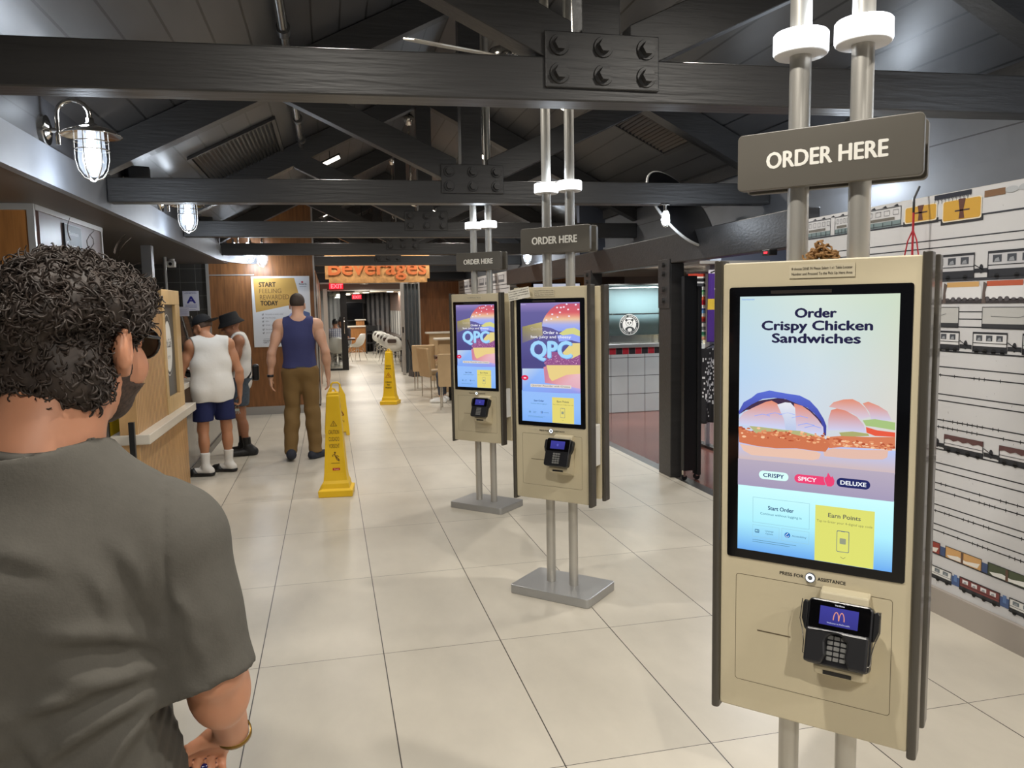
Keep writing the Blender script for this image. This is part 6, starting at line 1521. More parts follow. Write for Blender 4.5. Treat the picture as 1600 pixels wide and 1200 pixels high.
F = Field(lo, hi, 0.006); H.ell(F, (0, -0.014, 0.036), (0.078, 0.099, 0.088), 0.01); F.cut(H.p(0, 0.02, 0.0), H.M @ Vector((0, 0.75, -0.65))); F.cut(H.p(0, 0, -0.012), H.M @ Vector((0, 0.1, -1)))
field_obj('hair', F, mat('short brown hair', (58, 46, 38), 0.7), t)
mesh_obj('watch', MB().lathe([(0.030, -0.012), (0.034, -0.012), (0.034, 0.012), (0.030, 0.012)], P.wrL+V3(0, -0.008, 0.02), 18), M_black, t)

# ---- man in white with cap, at the counter
s = 0.905
P = Pose(s, abd=(0, 0.02, 1.10), chest=(0, 0.04, 1.28), neck=(-0.01, 0.07, 1.45), head=(-0.035, 0.155, 1.60), shR=(0.195, 0.035, 1.40), shL=(-0.19, 0.05, 1.395), elL=(-0.30, 0.10, 1.10), wrL=(-0.27, 0.32, 1.06), elR=(0.29, 0.0, 1.11), wrR=(0.30, 0.06, 0.85),
         hipL=(-0.095, 0, 0.92), knL=(-0.12, 0.02, 0.50), anL=(-0.125, -0.03, 0.10), toL=(-0.275, 0.055, 0.045), hipR=(0.095, 0, 0.92), knR=(0.13, 0.03, 0.50), anR=(0.14, 0.05, 0.10), toR=(0.02, 0.15, 0.045))
lo, hi = bounds(P)
t = thing('person', 'person in a white sleeveless top, dark cap and navy shorts leaning on the counter', 'person', (-1.135, 8.06, 0), 0.38, 'people standing in the hall')
F = Field(lo, hi, 0.0075); P.torso(F, 0, 0.06, 1.05); P.arms(F); P.legs(F); H = Head(P.head, -0.75, -0.32, 0.97); H.build(F)
hand(F, P.wrL, (0.1, 1, -0.1), (0.3, 0, -1), -1, 0.3); hand(F, P.wrR, (0.0, 0.15, -1), (-1, 0.2, 0), 1, 1.0)
field_obj('body', F, skin('tan skin', (186, 132, 100)), t)
F = Field(lo, hi, 0.0075); P.torso(F, 0.018, 0.06, 1.02); F.cap((-0.085*s, 0.0, 0.84*s), (0.085*s, 0.0, 0.84*s), 0.128*s, None, 0.06); F.cap((-0.075*s, 0.0, 0.94*s), (0.075*s, 0.0, 0.94*s), 0.132*s, None, 0.06); F.cap((-0.085*s, 0.02, 1.06*s), (0.085*s, 0.02, 1.06*s), 0.122*s, None, 0.06); F.cap((-0.09*s, 0.03, 1.2*s), (0.09*s, 0.03, 1.2*s), 0.12*s, None, 0.06); F.cut((0, 0, 0.80*s), (0, 0, -1)); F.ell(P.neck+V3(0, 0.03, 0.075), (0.082, 0.12, 0.08), 0.008, 'c')
for a, sg in ((P.shL, -1), (P.shR, 1)): F.ell(a+V3(sg*0.055, 0.0, -0.02), (0.075, 0.16, 0.15), 0.008, 'c'); F.cut(a+V3(sg*0.012, 0, 0), (sg, 0, 0.05))
F.warp(lambda X, Y, Z: 0.006*np.sin(30*X+5*Z)*np.clip((1.2-Z)*2, 0, 1)+0.003*np.sin(24*Z+16*X))
field_obj('sleeveless_top', F, M_whitecloth, t)
F = Field(lo, hi, 0.0075); F.ell(P.pel, (0.150, 0.11, 0.11), 0.04)
for S in 'LR': F.cap(getattr(P, 'hip'+S), getattr(P, 'kn'+S)*0.9+getattr(P, 'hip'+S)*0.1, 0.096, 0.096, 0.03)
F.cut((0, 0, 0.80), (0, 0, 1)); F.cut((0, 0, 0.535), (0, 0, -1))
field_obj('shorts', F, mat('navy shorts', (24, 34, 84), 0.8, bump=0.1, bscale=40), t)
for S in 'LR':
    F = Field(lo, hi, 0.006); c = getattr(P, 'an'+S); k_ = getattr(P, 'kn'+S); to = getattr(P, 'to'+S)
    F.cap(c*0.62+k_*0.38+V3(0, -0.012, 0), c, 0.047, 0.038, 0.02); h = c+V3(0, 0, -0.042)-(to-c)*V3(1, 1, 0)*0.25; F.cap(h, to*0.8+c*0.2, 0.038, 0.030, 0.02); F.cap(c, h, 0.039, 0.038, 0.02); F.cut(c*0.62+k_*0.38, (0, 0, 1)); F.cut((0, 0, 0.028), (0, 0, -1))
    so = field_obj('sock', F, M_whitecloth, t)
    F = Field(lo, hi, 0.006); F.cap(h+V3(0, 0, -0.02), to+(to-c)*V3(.2, .2, 0)+V3(0, 0, -0.012), 0.048, 0.046, 0.02); F.cut((0, 0, 0.034), (0, 0, 1)); F.cut((0, 0, 0.001), (0, 0, -1))
    F2 = Field(lo, hi, 0.006); mid = to*0.75+c*0.25; F2.cap(mid*V3(1, 1, 0)+V3(0, 0, 0.03), to*V3(1, 1, 0)+V3(0, 0, 0.03), 0.052, 0.044, 0.02); F2.cut((0, 0, 0.006), (0, 0, -1)); F.D = np.minimum(F.D, F2.D)
    field_obj('slide_sandal', F, M_black, t)
F = Field(lo, hi, 0.006); H.ell(F, (0, -0.012, 0.040), (0.084, 0.104, 0.088), 0.01); F.cut(H.p(0, 0, 0.028), H.M @ Vector((0, 0, -1)))
F2 = Field(lo, hi, 0.006); H.ell(F2, (0, -0.115, 0.030), (0.075, 0.085, 0.009), 0.005); F.D = np.minimum(F.D, F2.D)
field_obj('cap', F, M_capcloth, t)
F = Field(lo, hi, 0.006); H.ell(F, (0, -0.016, 0.020), (0.0765, 0.0965, 0.085), 0.01); F.cut(H.p(0, 0.0, 0), H.M @ Vector((0, 0.9, -0.45))); F.cut(H.p(0, 0, -0.02), H.M @ Vector((0, 0, -1)))
field_obj('hair', F, mat('cropped hair', (92, 72, 60), 0.7), t)
m = MB(); c = P.neck*0.8+P.head*0.2+V3(0, -0.01, -0.005); m.tube([(c[0]+0.066*math.cos(a_*PI/10), c[1]+0.066*math.sin(a_*PI/10), c[2]+0.012*math.sin(a_*PI/10)) for a_ in range(21)], 0.003, 6)
mesh_obj('necklace', m, mat('gold', (200, 160, 90), 0.25, 1.0), t)
# tattoo lines on the left arm
a0, b0 = P.shL, P.elL; m = MB(); R_ = random.Random(6)
for k in range(16):
    f = R_.uniform(0.15, 0.95); an = R_.uniform(0, 2*PI); c = a0+(b0-a0)*f; r = 0.0515*s-0.010*f
    m.tube([(c[0]+(r+0.003)*math.cos(an+q*0.35), c[1]+(r+0.003)*math.sin(an+q*0.35), c[2]+R_.uniform(-0.012, 0.012)) for q in range(5)], 0.0022, 5)
mesh_obj('tattoo', m, mat('faded tattoo', (140, 92, 70), 0.6), t)
# keys in the right hand
w = P.wrR; c38, s38 = math.cos(0.38), math.sin(0.38); kx, ky = w[0]-0.02, w[1]+0.05
k_ = thing('key_bunch', 'bunch of keys dangling from the hand of the person in white and navy shorts', 'keys', (-1.135+kx*c38-ky*s38, 8.06+kx*s38+ky*c38, w[2]-0.135), 0.3)
mesh_obj('ring', MB().tube([(0.016*math.cos(i*PI/8), 0, 0.0+0.016*math.sin(i*PI/8)) for i in range(17)], 0.002, 6), M_chrome, k_)
for i, an in enumerate((-0.35, -0.1, 0.2, 0.45)):
    R2 = Matrix.Rotation(an, 3, 'Y'); m = MB(); m.obox(R2 @ Vector((0, 0.003*i-0.005, -0.03)), (0.016, 0.002, 0.02), R2); m.obox(R2 @ Vector((0, 0.003*i-0.005, -0.056)), (0.006, 0.002, 0.034), R2)
    mesh_obj('key', m, mat('key metal', (170, 186, 190), 0.3, 0.9), k_)

# ---- man in white with bucket hat and shoulder strap
s = 0.90
P = Pose(s, head=(0, 0.075, 1.605), neck=(0, 0.0, 1.44), elL=(-0.22, 0.03, 1.13), wrL=(-0.13, 0.23, 1.02), elR=(0.24, 0.02, 1.12), wrR=(0.14, 0.24, 1.0), toL=(-0.125, 0.17, 0.035), toR=(0.125, 0.17, 0.035), anR=(0.09, 0.02, 0.09), anL=(-0.09, -0.05, 0.09))
lo, hi = bounds(P)
t = thing('person', 'person in a white vest, black bucket hat and shoulder bag, turned to the left', 'person', (-0.985, 9.08, 0), 1.62, 'people standing in the hall')
F = Field(lo, hi, 0.0075); P.torso(F); P.arms(F); P.legs(F); H = Head(P.head, -0.15, -0.30, 0.97); H.build(F)
hand(F, P.wrL, (0.6, 0.7, 0.2), (0.4, -0.4, 0.7), -1, 0.7); hand(F, P.wrR, (-0.5, 0.8, 0.2), (-0.4, -0.4, 0.7), 1, 0.7)
field_obj('body', F, skin('brown skin', (158, 108, 80)), t)
F = Field(lo, hi, 0.0075); P.torso(F, 0.022); F.cap((-0.06*s, 0, 0.88*s), (0.06*s, 0, 0.88*s), 0.12*s, None, 0.06); F.cap((-0.06*s, 0, 1.05*s), (0.06*s, 0, 1.05*s), 0.12*s, None, 0.06); F.cut((0, 0, 0.82*s), (0, 0, -1)); F.ell(P.neck+V3(0, 0.06, 0.04), (0.085, 0.12, 0.12), 0.008, 'c')
for a, sg in ((P.shL, -1), (P.shR, 1)): F.ell(a+V3(sg*0.05, 0.0, -0.05), (0.085, 0.115, 0.20), 0.008, 'c'); F.cut(a+V3(sg*0.0, 0, 0), (sg, 0, 0.1))
F.warp(lambda X, Y, Z: 0.005*np.sin(28*Y+6*Z)*np.clip((1.2-Z)*2, 0, 1))
field_obj('vest', F, M_whitecloth, t)
F = Field(lo, hi, 0.0075); F.ell(P.pel, (0.17, 0.13, 0.13), 0.05)
for S in 'LR': F.cap(getattr(P, 'hip'+S), getattr(P, 'kn'+S), 0.10, 0.086, 0.03)
F.cut((0, 0, 0.92), (0, 0, 1)); F.cut((0, 0, 0.56), (0, 0, -1))
field_obj('shorts', F, mat('grey blue shorts', (74, 84, 96), 0.85, noise=0.2, scale=25), t)
for S in 'LR':
    F = Field(lo, hi, 0.006); c = getattr(P, 'an'+S); kk = getattr(P, 'kn'+S); F.cap(c*0.66+kk*0.34+V3(0, -0.01, 0), c, 0.046, 0.04, 0.02); F.cut(c*0.66+kk*0.34, (0, 0, 1))
    field_obj('sock', F, M_black, t)
    F = Field(lo, hi, 0.006); P.foot(F, S, 0.056, 0.046, 0.02); F.cut((0, 0, 0.135), (0, 0, 1)); F.cut((0, 0, 0.001), (0, 0, -1))
    field_obj('trainer', F, mat('black trainer', (30, 30, 33), 0.45), t)
M4 = H.M.to_4x4(); m = MB()
m.lathe([(0.134, -0.020), (0.128, -0.010), (0.105, 0.022), (0.098, 0.028), (0.088, 0.095), (0.080, 0.106), (0.001, 0.110)], H.p(0, -0.005, 0.022), 30, H.M @ Matrix.Diagonal(Vector((0.93, 1.08, 1))))
mesh_obj('bucket_hat', m, M_capcloth, t, solid=0.006)
F = Field(lo, hi, 0.0075); P.torso(F, 0.035); n1 = np.array(Vector((0.72, 0, 0.72)).normalized()); n1 = np.array([-0.72, 0, 0.72])
F.cut((0.0, 0, 1.02), n1); F.cut((0.0, 0, 0.985), -n1); F.cut((0, 0, 0.86), (0, 0, -1))
field_obj('shoulder_strap', F, M_black, t, 1)
mesh_obj('shoulder_bag', MB().box(0.10, -0.17, 0.80, 0.24, -0.10, 0.98), M_black, t, 0.02, rot=(0.0, 0, 0)).location = (-0.12, -0.03, 0.02)

# ---- people far off, seated
def seated(label, loc, az, s, skin_m, top_m, leg_m, hair_fn, h=0.011, arms=None, cat='people seated in the far room'):
    P = Pose(s, pel=(0, 0.0, 0.52), abd=(0, 0.03, 0.68), chest=(0, 0.06, 0.86), neck=(0, 0.07, 1.03), head=(0, 0.125, 1.20), shR=(0.19, 0.06, 0.985), shL=(-0.19, 0.06, 0.985), elR=(0.24, 0.16, 0.74), elL=(-0.24, 0.16, 0.74), wrR=(0.15, 0.36, 0.80), wrL=(-0.15, 0.36, 0.80),
             hipR=(0.10, 0.02, 0.50), knR=(0.12, 0.44, 0.50), anR=(0.12, 0.42, 0.09), toR=(0.13, 0.60, 0.03), hipL=(-0.10, 0.02, 0.50), knL=(-0.12, 0.44, 0.50), anL=(-0.12, 0.42, 0.09), toL=(-0.13, 0.60, 0.03), **(arms or {}))
    lo, hi = bounds(P)
    t = thing('person', label, 'person', loc, az, cat)
    F = Field(lo, hi, h); P.torso(F); P.arms(F); P.legs(F); H = Head(P.head, 0, -0.2); H.build(F)
    hand(F, P.wrR, (-0.4, 1, 0), (0, 0, -1), 1, 0.4); hand(F, P.wrL, (0.4, 1, 0), (0, 0, -1), -1, 0.4)
    field_obj('body', F, skin_m, t)
    F = Field(lo, hi, h); P.torso(F, 0.02); P.arms(F, 0.016, False); F.ell(P.neck+V3(0, 0.02, 0.09), (0.07, 0.1, 0.07), 0.008, 'c'); F.cut((0, 0, 0.46*s), (0, 0, -1)); F.cut(P.neck+V3(0, 0, 0.03), (0, 0, 1))
    field_obj('shirt', F, top_m, t)
    F = Field(lo, hi, h); F.ell(P.pel, (0.185, 0.14, 0.12), 0.05); P.legs(F, 0.014, True, False); F.cut((0, 0, 0.60*s), (0, 0, 1)); F.cut((0, 0, 0.13), (0, 0, -1))
    field_obj('trousers', F, leg_m, t)
    for S in 'LR':
        F = Field(lo, hi, h*0.8); P.foot(F, S, 0.046, 0.038); F.cut((0, 0, 0.12), (0, 0, 1)); F.cut((0, 0, 0.001), (0, 0, -1)); field_obj('shoe', F, M_whitecloth, t)
    F = Field(lo-V3(.05, .05, 0), hi+V3(0.05, 0.05, 0.12), h*0.8); hair_fn(F, H, P); field_obj('hair', F, M_hair_dark if 'check' in label or 'bun' in label else mat('brown hair', (74, 46, 36), 0.5), t)
    return t
M_check = lines_mat('checked shirt', (206, 206, 214), (70, 74, 110), [(0, 0.0, 0.055, 0.016), (2, 0.0, 0.055, 0.012)], rough=0.8, noise=0.02)
def short_hair(F, H, P): H.ell(F, (0, -0.014, 0.036), (0.080, 0.101, 0.09), 0.01); F.cut(H.p(0, 0.02, 0.0), H.M @ Vector((0, 0.75, -0.65)))
def bun_hair(F, H, P): short_hair(F, H, P); H.ell(F, (0, -0.05, 0.145), (0.05, 0.05, 0.045), 0.02)
def long_hair(F, H, P):
    H.ell(F, (0, -0.012, 0.03), (0.088, 0.108, 0.098), 0.02); H.cap(F, (0, -0.06, 0.0), (0, -0.09, -0.26), 0.085, 0.075, 0.04); H.cap(F, (0.06, 0.0, -0.03), (0.10, 0.02, -0.24), 0.045, 0.04, 0.04); H.cap(F, (-0.06, 0.0, -0.03), (-0.10, 0.02, -0.24), 0.045, 0.04, 0.04)
    F.warp(lambda X, Y, Z: 0.005*np.sin(70*X)*np.cos(40*Y)); H.ell(F, (0, 0.10, -0.03), (0.05, 0.06, 0.09), 0.01, 'c')
seated('person in a checked shirt seated with back to the viewer in the far room', (0.15, 22.0, 0), 0.0, 1.0, skin('brown skin', (158, 108, 80)), M_check, M_black, short_hair)
seated('person with a dark hair bun seated facing the checked shirt', (0.36, 23.6, 0), PI-0.3, 0.98, skin('brown skin', (158, 108, 80)), mat('dark top', (50, 46, 50), 0.8), M_black, bun_hair)
seated('person with long brown hair and grey jeans seated by the tan chairs', (2.18, 12.9, 0), 1.25, 0.93, skin('fair skin', (204, 158, 132)), mat('dark brown top', (70, 46, 40), 0.8), mat('grey jeans', (64, 68, 78), 0.85), long_hair, 0.009,
       dict(), 'people seated by the tan chairs')
# ------------------------------------------------------------------ man in the grey T-shirt, nearest the camera
ROOT, RZ = V3(-0.415, 1.205, 0), 0.10
def L(x, y, z):
    c, s_ = math.cos(-RZ), math.sin(-RZ); a, b = x-ROOT[0], y-ROOT[1]
    return V3(c*a-s_*b, s_*a+c*b, z)
s = 0.97
hc = L(-0.364, 1.285, 1.556)
P = Pose(s, pel=(0, 0.0, 0.95), abd=(0, 0.0, 1.10), chest=(0, -0.005, 1.235), neck=(0.0, 0.005, 1.43), head=tuple(hc/s), shR=(0.178, 0.0, 1.290), shL=(-0.178, 0.0, 1.295),
         elR=tuple(L(-0.190, 1.19, 1.07)/s), wrR=tuple(L(-0.187, 1.328, 0.896)/s), elL=(-0.25, -0.02, 1.08), wrL=(-0.24, 0.16, 0.90), hipR=(0.066, 0, 0.92), hipL=(-0.066, 0, 0.92), knR=(0.08, 0.02, 0.5), knL=(-0.08, 0.02, 0.5))
lo, hi = bounds(P, 0.15)
man = thing('person', 'person in a dark grey T-shirt with curly dark hair and sunglasses, nearest on the left', 'person', tuple(ROOT), RZ)
FH = 0.0062
F = Field(lo, hi, FH); P.torso(F, -0.004, 0.05, 0.86); P.arms(F); P.legs(F, -0.004)
H = Head(P.head, 0.54, -0.10, 1.0); H.build(F, True)
F.cap(P.neck+V3(0, 0.0, -0.04), P.neck*0.45+P.head*0.55+V3(0, -0.02, 0), 0.066, 0.062, 0.04)
for x in (-1, 1):
    H.cap(F, (x*0.074, 0.004, -0.02), (x*0.090, -0.020, -0.008), 0.010, 0.009, 0.008); H.ell(F, (x*0.090, -0.016, -0.010), (0.010, 0.017, 0.033), 0.006); H.ell(F, (x*0.100, -0.008, -0.006), (0.008, 0.010, 0.020), 0.004, 'c'); H.ell(F, (x*0.080, -0.006, -0.040), (0.008, 0.010, 0.012), 0.006)
hand(F, P.wrR, L(-0.256, 1.405, 0.822)-P.wrR, (-0.25, -0.25, -1), 1, 0.9, 0.98, thumb=(-0.85, 0.1, -0.42))
hand(F, P.wrL, (0.1, 0.5, -0.9), (1, 0, 0), -1, 0.5)
field_obj('body', F, skin('warm skin', (188, 132, 102)), man)
# T-shirt with drop shoulders and folds
G = 0.024
F = Field(lo, hi, FH)
P.torso(F, G, 0.05, 0.89)
F.cap((-0.045, 0, 0.88), (0.045, 0, 0.88), 0.138, None, 0.06); F.cap((-0.05, 0, 1.05), (0.05, 0, 1.05), 0.122, None, 0.06)
for S in 'LR':
    a, b = getattr(P, 'sh'+S), getattr(P, 'el'+S)
    F.ell(a, (0.070, 0.074, 0.072), 0.05); F.cap(a, b+V3(0, 0.0, -0.06), 0.068, 0.074, 0.03); F.ell(a*0.5+b*0.5, (0.066, 0.07, 0.09), 0.03)
    d = (b-a)/np.linalg.norm(b-a)
    # sleeve hem: cut below the elbow, only in the sleeve's own column
    q = b+V3(0, 0.01, -0.018); X, Y, Z = F.xyz((slice(None),)*3)
    sx = 1 if S == 'R' else -1
    col = (sx*X-0.135)-np.clip((1.06-Z), 0, 1)*0.22
    pln = ((X-q[0])*d[0]+(Y-q[1])*d[1]+(Z-q[2])*d[2])
    F.D = np.where((col > 0) & (pln > -0.02), np.maximum(F.D, pln), F.D).astype(np.float32)
    # hollow of the armpit
    F.cap((sx*0.190, 0.0, 0.93), (sx*0.178, 0.0, 1.06), 0.010, 0.008, 0.012, 'c')
F.cut((0, 0, 0.78), (0, 0, -1))
NC = P.neck+V3(0.006, 0.035, 0.040); NR = V3(0.092, 0.112, 0.066); D0 = F.D.copy(); F.ell(NC, NR, 0.012, 'c')
ax_, az_ = 0.165, 1.10
def folds(X, Y, Z):
    back = np.clip(-Y*14, 0, 1)
    def crease(x0, z0, x1, z1, w, amp, soft=0.05):
        dx, dz = x1-x0, z1-z0; Lc = math.hypot(dx, dz); ux, uz = dx/Lc, dz/Lc
        tt = (X-x0)*ux+(Z-z0)*uz; pp = -(X-x0)*uz+(Z-z0)*ux+0.012*np.sin(tt*20+x0*40)
        return amp*np.exp(-(pp/w)**2)*np.clip(tt/soft, 0, 1)*np.clip((Lc-tt)/soft, 0, 1)
    d = 0*X
    for c_ in ((0.165, 1.13, 0.02, 1.20, 0.014, 0.009), (0.165, 1.10, -0.02, 1.10, 0.012, 0.010), (0.16, 1.075, 0.0, 1.02, 0.013, 0.010), (0.165, 1.06, 0.05, 0.93, 0.012, 0.009), (0.15, 1.16, 0.10, 1.31, 0.012, 0.008), (0.13, 1.14, 0.06, 1.28, 0.011, 0.006),
               (-0.165, 1.13, -0.02, 1.20, 0.014, 0.008), (-0.165, 1.09, 0.0, 1.05, 0.013, 0.009), (-0.09, 1.22, 0.0, 0.90, 0.016, 0.010), (-0.04, 1.10, 0.10, 0.90, 0.014, 0.009), (0.03, 1.15, 0.12, 1.12, 0.009, 0.007), (-0.12, 1.00, 0.04, 0.94, 0.012, 0.007),
               (-0.06, 1.30, 0.06, 1.27, 0.012, 0.005), (0.20, 1.21, 0.20, 1.08, 0.010, 0.006), (0.235, 1.19, 0.225, 1.07, 0.009, 0.006), (0.17, 1.25, 0.22, 1.16, 0.010, 0.005)):
        d = d-crease(*c_)+crease(c_[0], c_[1]-0.022, c_[2], c_[3]-0.022, c_[4]*0.9, c_[5]*0.75)
    f3 = 0.003*np.sin(17*X+11*Z)*np.sin(9*Z-6*X+1)+0.007*np.exp(-(X/0.035)**2)*np.clip((1.33-Z)*4, 0, 1)
    seam = 0.004*np.exp(-((X-0.172-0.10*(1.25-Z)*np.clip(Z-1.1, 0, 1))/0.004)**2)*np.clip((Z-1.12)*12, 0, 1)
    return d*np.clip(0.35+back, 0, 1)+f3*back+seam
F.warp(folds)
field_obj('t_shirt', F, mat('grey jersey', (76, 73, 67), 0.92, noise=0.05, scale=60, bump=0.08, bscale=260), man, 2)
# collar rib
m = MB(); pts = []
for i in range(40):
    a_ = 2*PI*i/40; e = None
    for k in range(120):
        ph = -1.5+2.6*k/119; e = NC+NR*V3(math.cos(ph)*math.cos(a_), math.cos(ph)*math.sin(a_), math.sin(ph))
        ii = np.round((e-F.lo)/F.h).astype(int); ii = np.clip(ii, 0, F.n-1)
        if ph > -0.9 and D0[tuple(ii)] > -0.011: break
    pts.append(e)
for _ in range(3): pts = [(pts[i-1]+2*pts[i]+pts[(i+1) % 40])/4 for i in range(40)]
pts.append(pts[0])
mesh_obj('collar_rib', m.tube(pts, 0.0085, 8), mat('grey rib', (68, 65, 60), 0.9), man)
F = Field(lo, hi, 0.009); F.ell(P.pel, (0.145, 0.11, 0.12), 0.04); P.legs(F, 0.006, True, False); F.cut((0, 0, 0.95), (0, 0, 1)); F.cut((0, 0, 0.07), (0, 0, -1))
field_obj('trousers', F, mat('black trousers', (40, 40, 44), 0.8), man)
for S in 'LR':
    F = Field(lo, hi, 0.008); P.foot(F, S, 0.05, 0.04); F.cut((0, 0, 0.12), (0, 0, 1)); F.cut((0, 0, 0.001), (0, 0, -1)); field_obj('shoe', F, M_whitecloth, man)
# hair: clumped cap plus curls
F = Field(P.head-0.19, P.head+0.2, 0.0052)
H.ell(F, (0, -0.022, 0.032), (0.083, 0.112, 0.082), 0.02); H.ell(F, (0, 0.056, 0.074), (0.070, 0.066, 0.040), 0.03); H.ell(F, (0, -0.078, -0.038), (0.068, 0.042, 0.062), 0.03); H.ell(F, (0.05, -0.055, -0.055), (0.036, 0.042, 0.050), 0.03)
R_ = random.Random(21)
for k in range(150):
    th = R_.uniform(0, 2*PI); ph = R_.uniform(-0.45, 1.5); rr = 1.0
    v = (0.082*math.cos(ph)*math.cos(th), -0.020+0.110*math.cos(ph)*math.sin(th), 0.032+0.073*math.sin(ph))
    if v[1] > 0.045 and v[2] < 0.075: continue
    if abs(v[0]) > 0.055 and v[2] < 0.025 and v[1] > -0.06: continue
    H.ell(F, v, (R_.uniform(0.014, 0.024),)*3, 0.012)
H.ell(F, (0, 0.115, -0.02), (0.078, 0.085, 0.085), 0.015, 'c')       # face left free
for x in (-1, 1): H.ell(F, (x*0.104, 0.002, -0.030), (0.040, 0.052, 0.056), 0.010, 'c')    # ears
X, Y, Z = F.xyz((slice(None),)*3)
F.D = F.D+(0.0035*np.sin(170*X+60*Y)*np.sin(150*Z+40*X)*np.sin(160*Y+20)).astype(np.float32)
n_ = H.M @ Vector((0, 0.10, -1)); F.cut(H.p(0, 0, -0.093), n_)
M_hairA = mat('dark curly hair', (48, 38, 32), 0.62, noise=0.35, scale=50)
hair = field_obj('hair', F, M_hairA, man, 1)
V, Q = F.mesh()
cen = H.p(0, -0.015, 0.03); m = MB(); idx = [R_.randrange(len(V)) for _ in range(3000)]
for i in idx:
    p = V[i]; nrm = p-cen; dist = np.linalg.norm(nrm)
    if dist < 0.07: continue
    nrm = nrm/dist; tg = np.cross(nrm, V3(R_.uniform(-1, 1), R_.uniform(-1, 1), R_.uniform(-1, 1))); tl = np.linalg.norm(tg)
    if tl < 1e-3: continue
    tg /= tl; bt = np.cross(nrm, tg); Lh = R_.uniform(0.020, 0.042); r = R_.uniform(0.003, 0.008); ph = R_.uniform(0, 6.28); out = R_.uniform(0.02, 0.22); n = 10; pts = []
    lz = (H.M.inverted() @ Vector(p-H.c))
    if lz.z < 0.02: out *= 0.4; Lh *= 0.6
    for k in range(n):
        f = k/(n-1); a_ = ph+f*5.2
        pts.append(p+tg*Lh*f*(1-0.25*f)+nrm*(Lh*out*f+r*math.sin(a_)-0.002)+bt*r*math.cos(a_)*min(1, f*3))
    m.tube(pts, [0.0021*(1-0.6*k/(n-1)) for k in range(n)], 4, False)
for k in range(8):   # flyaway strands
    a_ = R_.uniform(-0.5, 2.6); b_ = R_.uniform(0.5, 1.4); v = (0.1*math.cos(b_)*math.cos(a_), -0.02+0.12*math.cos(b_)*math.sin(a_), 0.045+0.11*math.sin(b_)); p = H.p(*v); d = (p-cen)/np.linalg.norm(p-cen); sd = np.cross(d, V3(0, 0, 1)); q_s = R_.choice((-1, 1))
    m.tube([p+d*0.035*f+sd*0.02*math.sin(f*3)*q_s for f in (0, .25, .5, .75, 1)], [0.001, 0.0009, 0.0008, 0.0006, 0.0004], 3, False)
mesh_obj('curls', m, M_hairA, hair)
# beard: a thin layer following the jaw
F = Field(P.head-0.17, P.head+0.17, 0.0045); H.build(F); F.D = F.D-0.0028
X, Y, Z = F.xyz((slice(None),)*3); Mi = np.array(H.M.inverted()); ox, oy, oz = X-H.c[0], Y-H.c[1], Z-H.c[2]
lx, ly, lz = (Mi[i, 0]*ox+Mi[i, 1]*oy+Mi[i, 2]*oz for i in range(3)); al = np.abs(lx)
jaw = np.maximum(lz+0.060-0.30*np.clip(0.05-ly, 0, 1), 0.006-ly); side = np.maximum(np.maximum(np.abs(ly-0.022)-0.013, lz-0.012), 0.045-al)
reg = np.minimum(jaw, side)
F.D = np.maximum(F.D, reg).astype(np.float32)
F.D = np.maximum(F.D, (0.0055-(al-0.079+0.004))*0-1).astype(np.float32)
for x in (-1, 1): H.ell(F, (x*0.092, -0.010, -0.012), (0.020, 0.018, 0.045), 0.004, 'c')
H.cap(F, (-0.02, 0.104, -0.068), (0.02, 0.104, -0.068), 0.009, None, 0.005, 'c')
F.D = F.D+(0.0012*np.sin(300*X+90*Y)*np.sin(280*Z)*np.sin(290*Y)).astype(np.float32)
field_obj('beard', F, mat('dark beard', (64, 49, 41), 0.75, noise=0.45, scale=220), man, 1)
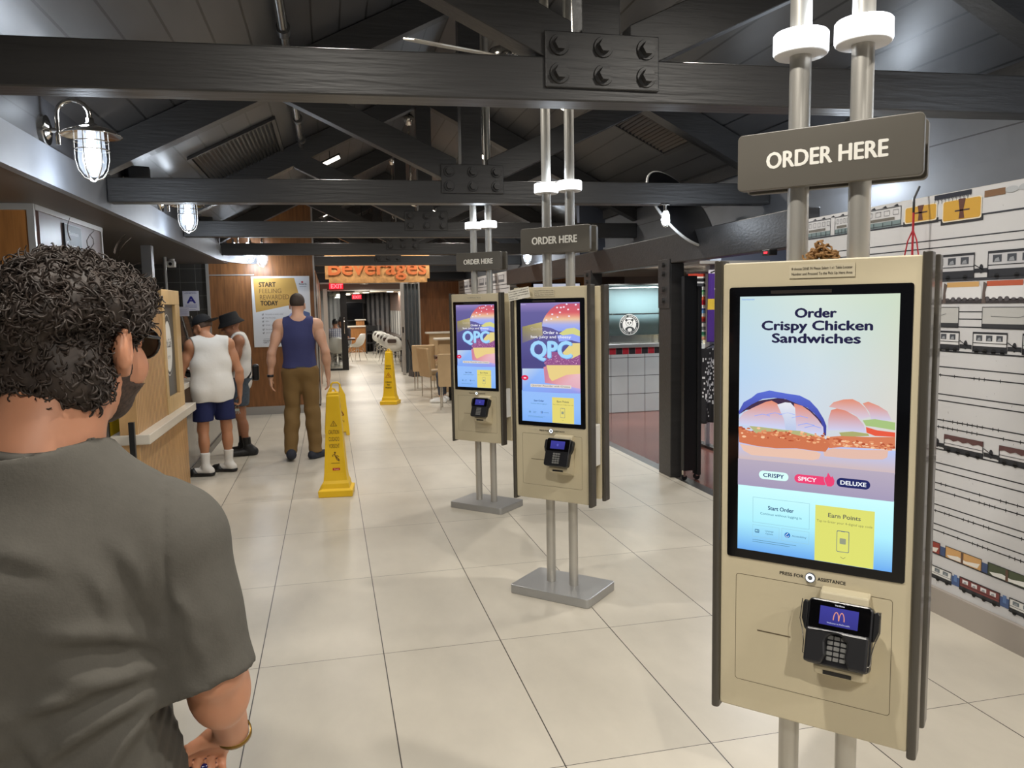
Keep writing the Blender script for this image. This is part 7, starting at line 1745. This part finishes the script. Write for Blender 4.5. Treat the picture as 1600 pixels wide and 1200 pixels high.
# sunglasses
gl = bpy.data.objects.new('sunglasses', None)
bpy.data.objects.remove(gl)
m = MB()
for x in (-1, 1):
    pts = [H.p(x*0.034+0.029*math.cos(a_)*1.0, 0.106-0.010*abs(x*0.034+0.029*math.cos(a_))/0.06, 0.004+0.023*math.sin(a_)) for a_ in [2*PI*i/20 for i in range(21)]]
    m.tube(pts, 0.0028, 6)
    m.tube([H.p(x*0.064, 0.095, 0.012), H.p(x*0.078, 0.05, 0.012), H.p(x*0.083, -0.004, 0.012), H.p(x*0.084, -0.03, -0.012)], 0.0028, 6)
m.tube([H.p(-0.008, 0.110, 0.008), H.p(0, 0.113, 0.011), H.p(0.008, 0.110, 0.008)], 0.0025, 6)
g = mesh_obj('sunglasses', m, mat('black frame', (18, 18, 20), 0.25), man)
for x in (-1, 1):
    m = MB(); vs = [H.p(x*0.034+0.028*math.cos(a_), 0.106-0.010*abs(x*0.034+0.028*math.cos(a_))/0.06, 0.004+0.022*math.sin(a_)) for a_ in [2*PI*i/24 for i in range(24)]]
    m.add(vs, [tuple(range(24))]); mesh_obj('lens', m, mat('smoked lens', (26, 26, 30), 0.06, alpha=0.8), g, solid=0.002)
# bracelet
dv = P.wrR-P.elR; dv /= np.linalg.norm(dv); q_ = Vector((0, 0, 1)).rotation_difference(Vector(dv)).to_matrix()
mesh_obj('bracelet', MB().lathe([(0.0285, -0.005), (0.0312, -0.004), (0.0312, 0.004), (0.0285, 0.005)], P.wrR+dv*0.004, 26, q_ @ Matrix.Diagonal(Vector((1.0, 0.9, 1)))), mat('brass chain', (128, 98, 44), 0.35, 0.8), man)
# dark blue bottle in that hand
bw = V3(-0.248, 1.398, 0.0)
t = thing('drink_bottle', 'dark blue bottle held in the hand of the person in grey', 'bottle', (bw[0], bw[1], 0.655), 0)
mesh_obj('bottle_body', MB().lathe([(0.001, 0), (0.030, 0.0), (0.033, 0.008), (0.033, 0.105), (0.030, 0.120), (0.024, 0.128), (0.001, 0.129)], n=28), mat('cobalt bottle', (16, 20, 74), 0.12, coat=0.5), t)
mesh_obj('bottle_cap', MB().lathe([(0.001, 0.162), (0.022, 0.162), (0.0255, 0.158), (0.0255, 0.129), (0.001, 0.129)], n=28), mat('cobalt cap', (22, 24, 88), 0.18, coat=0.5), t)
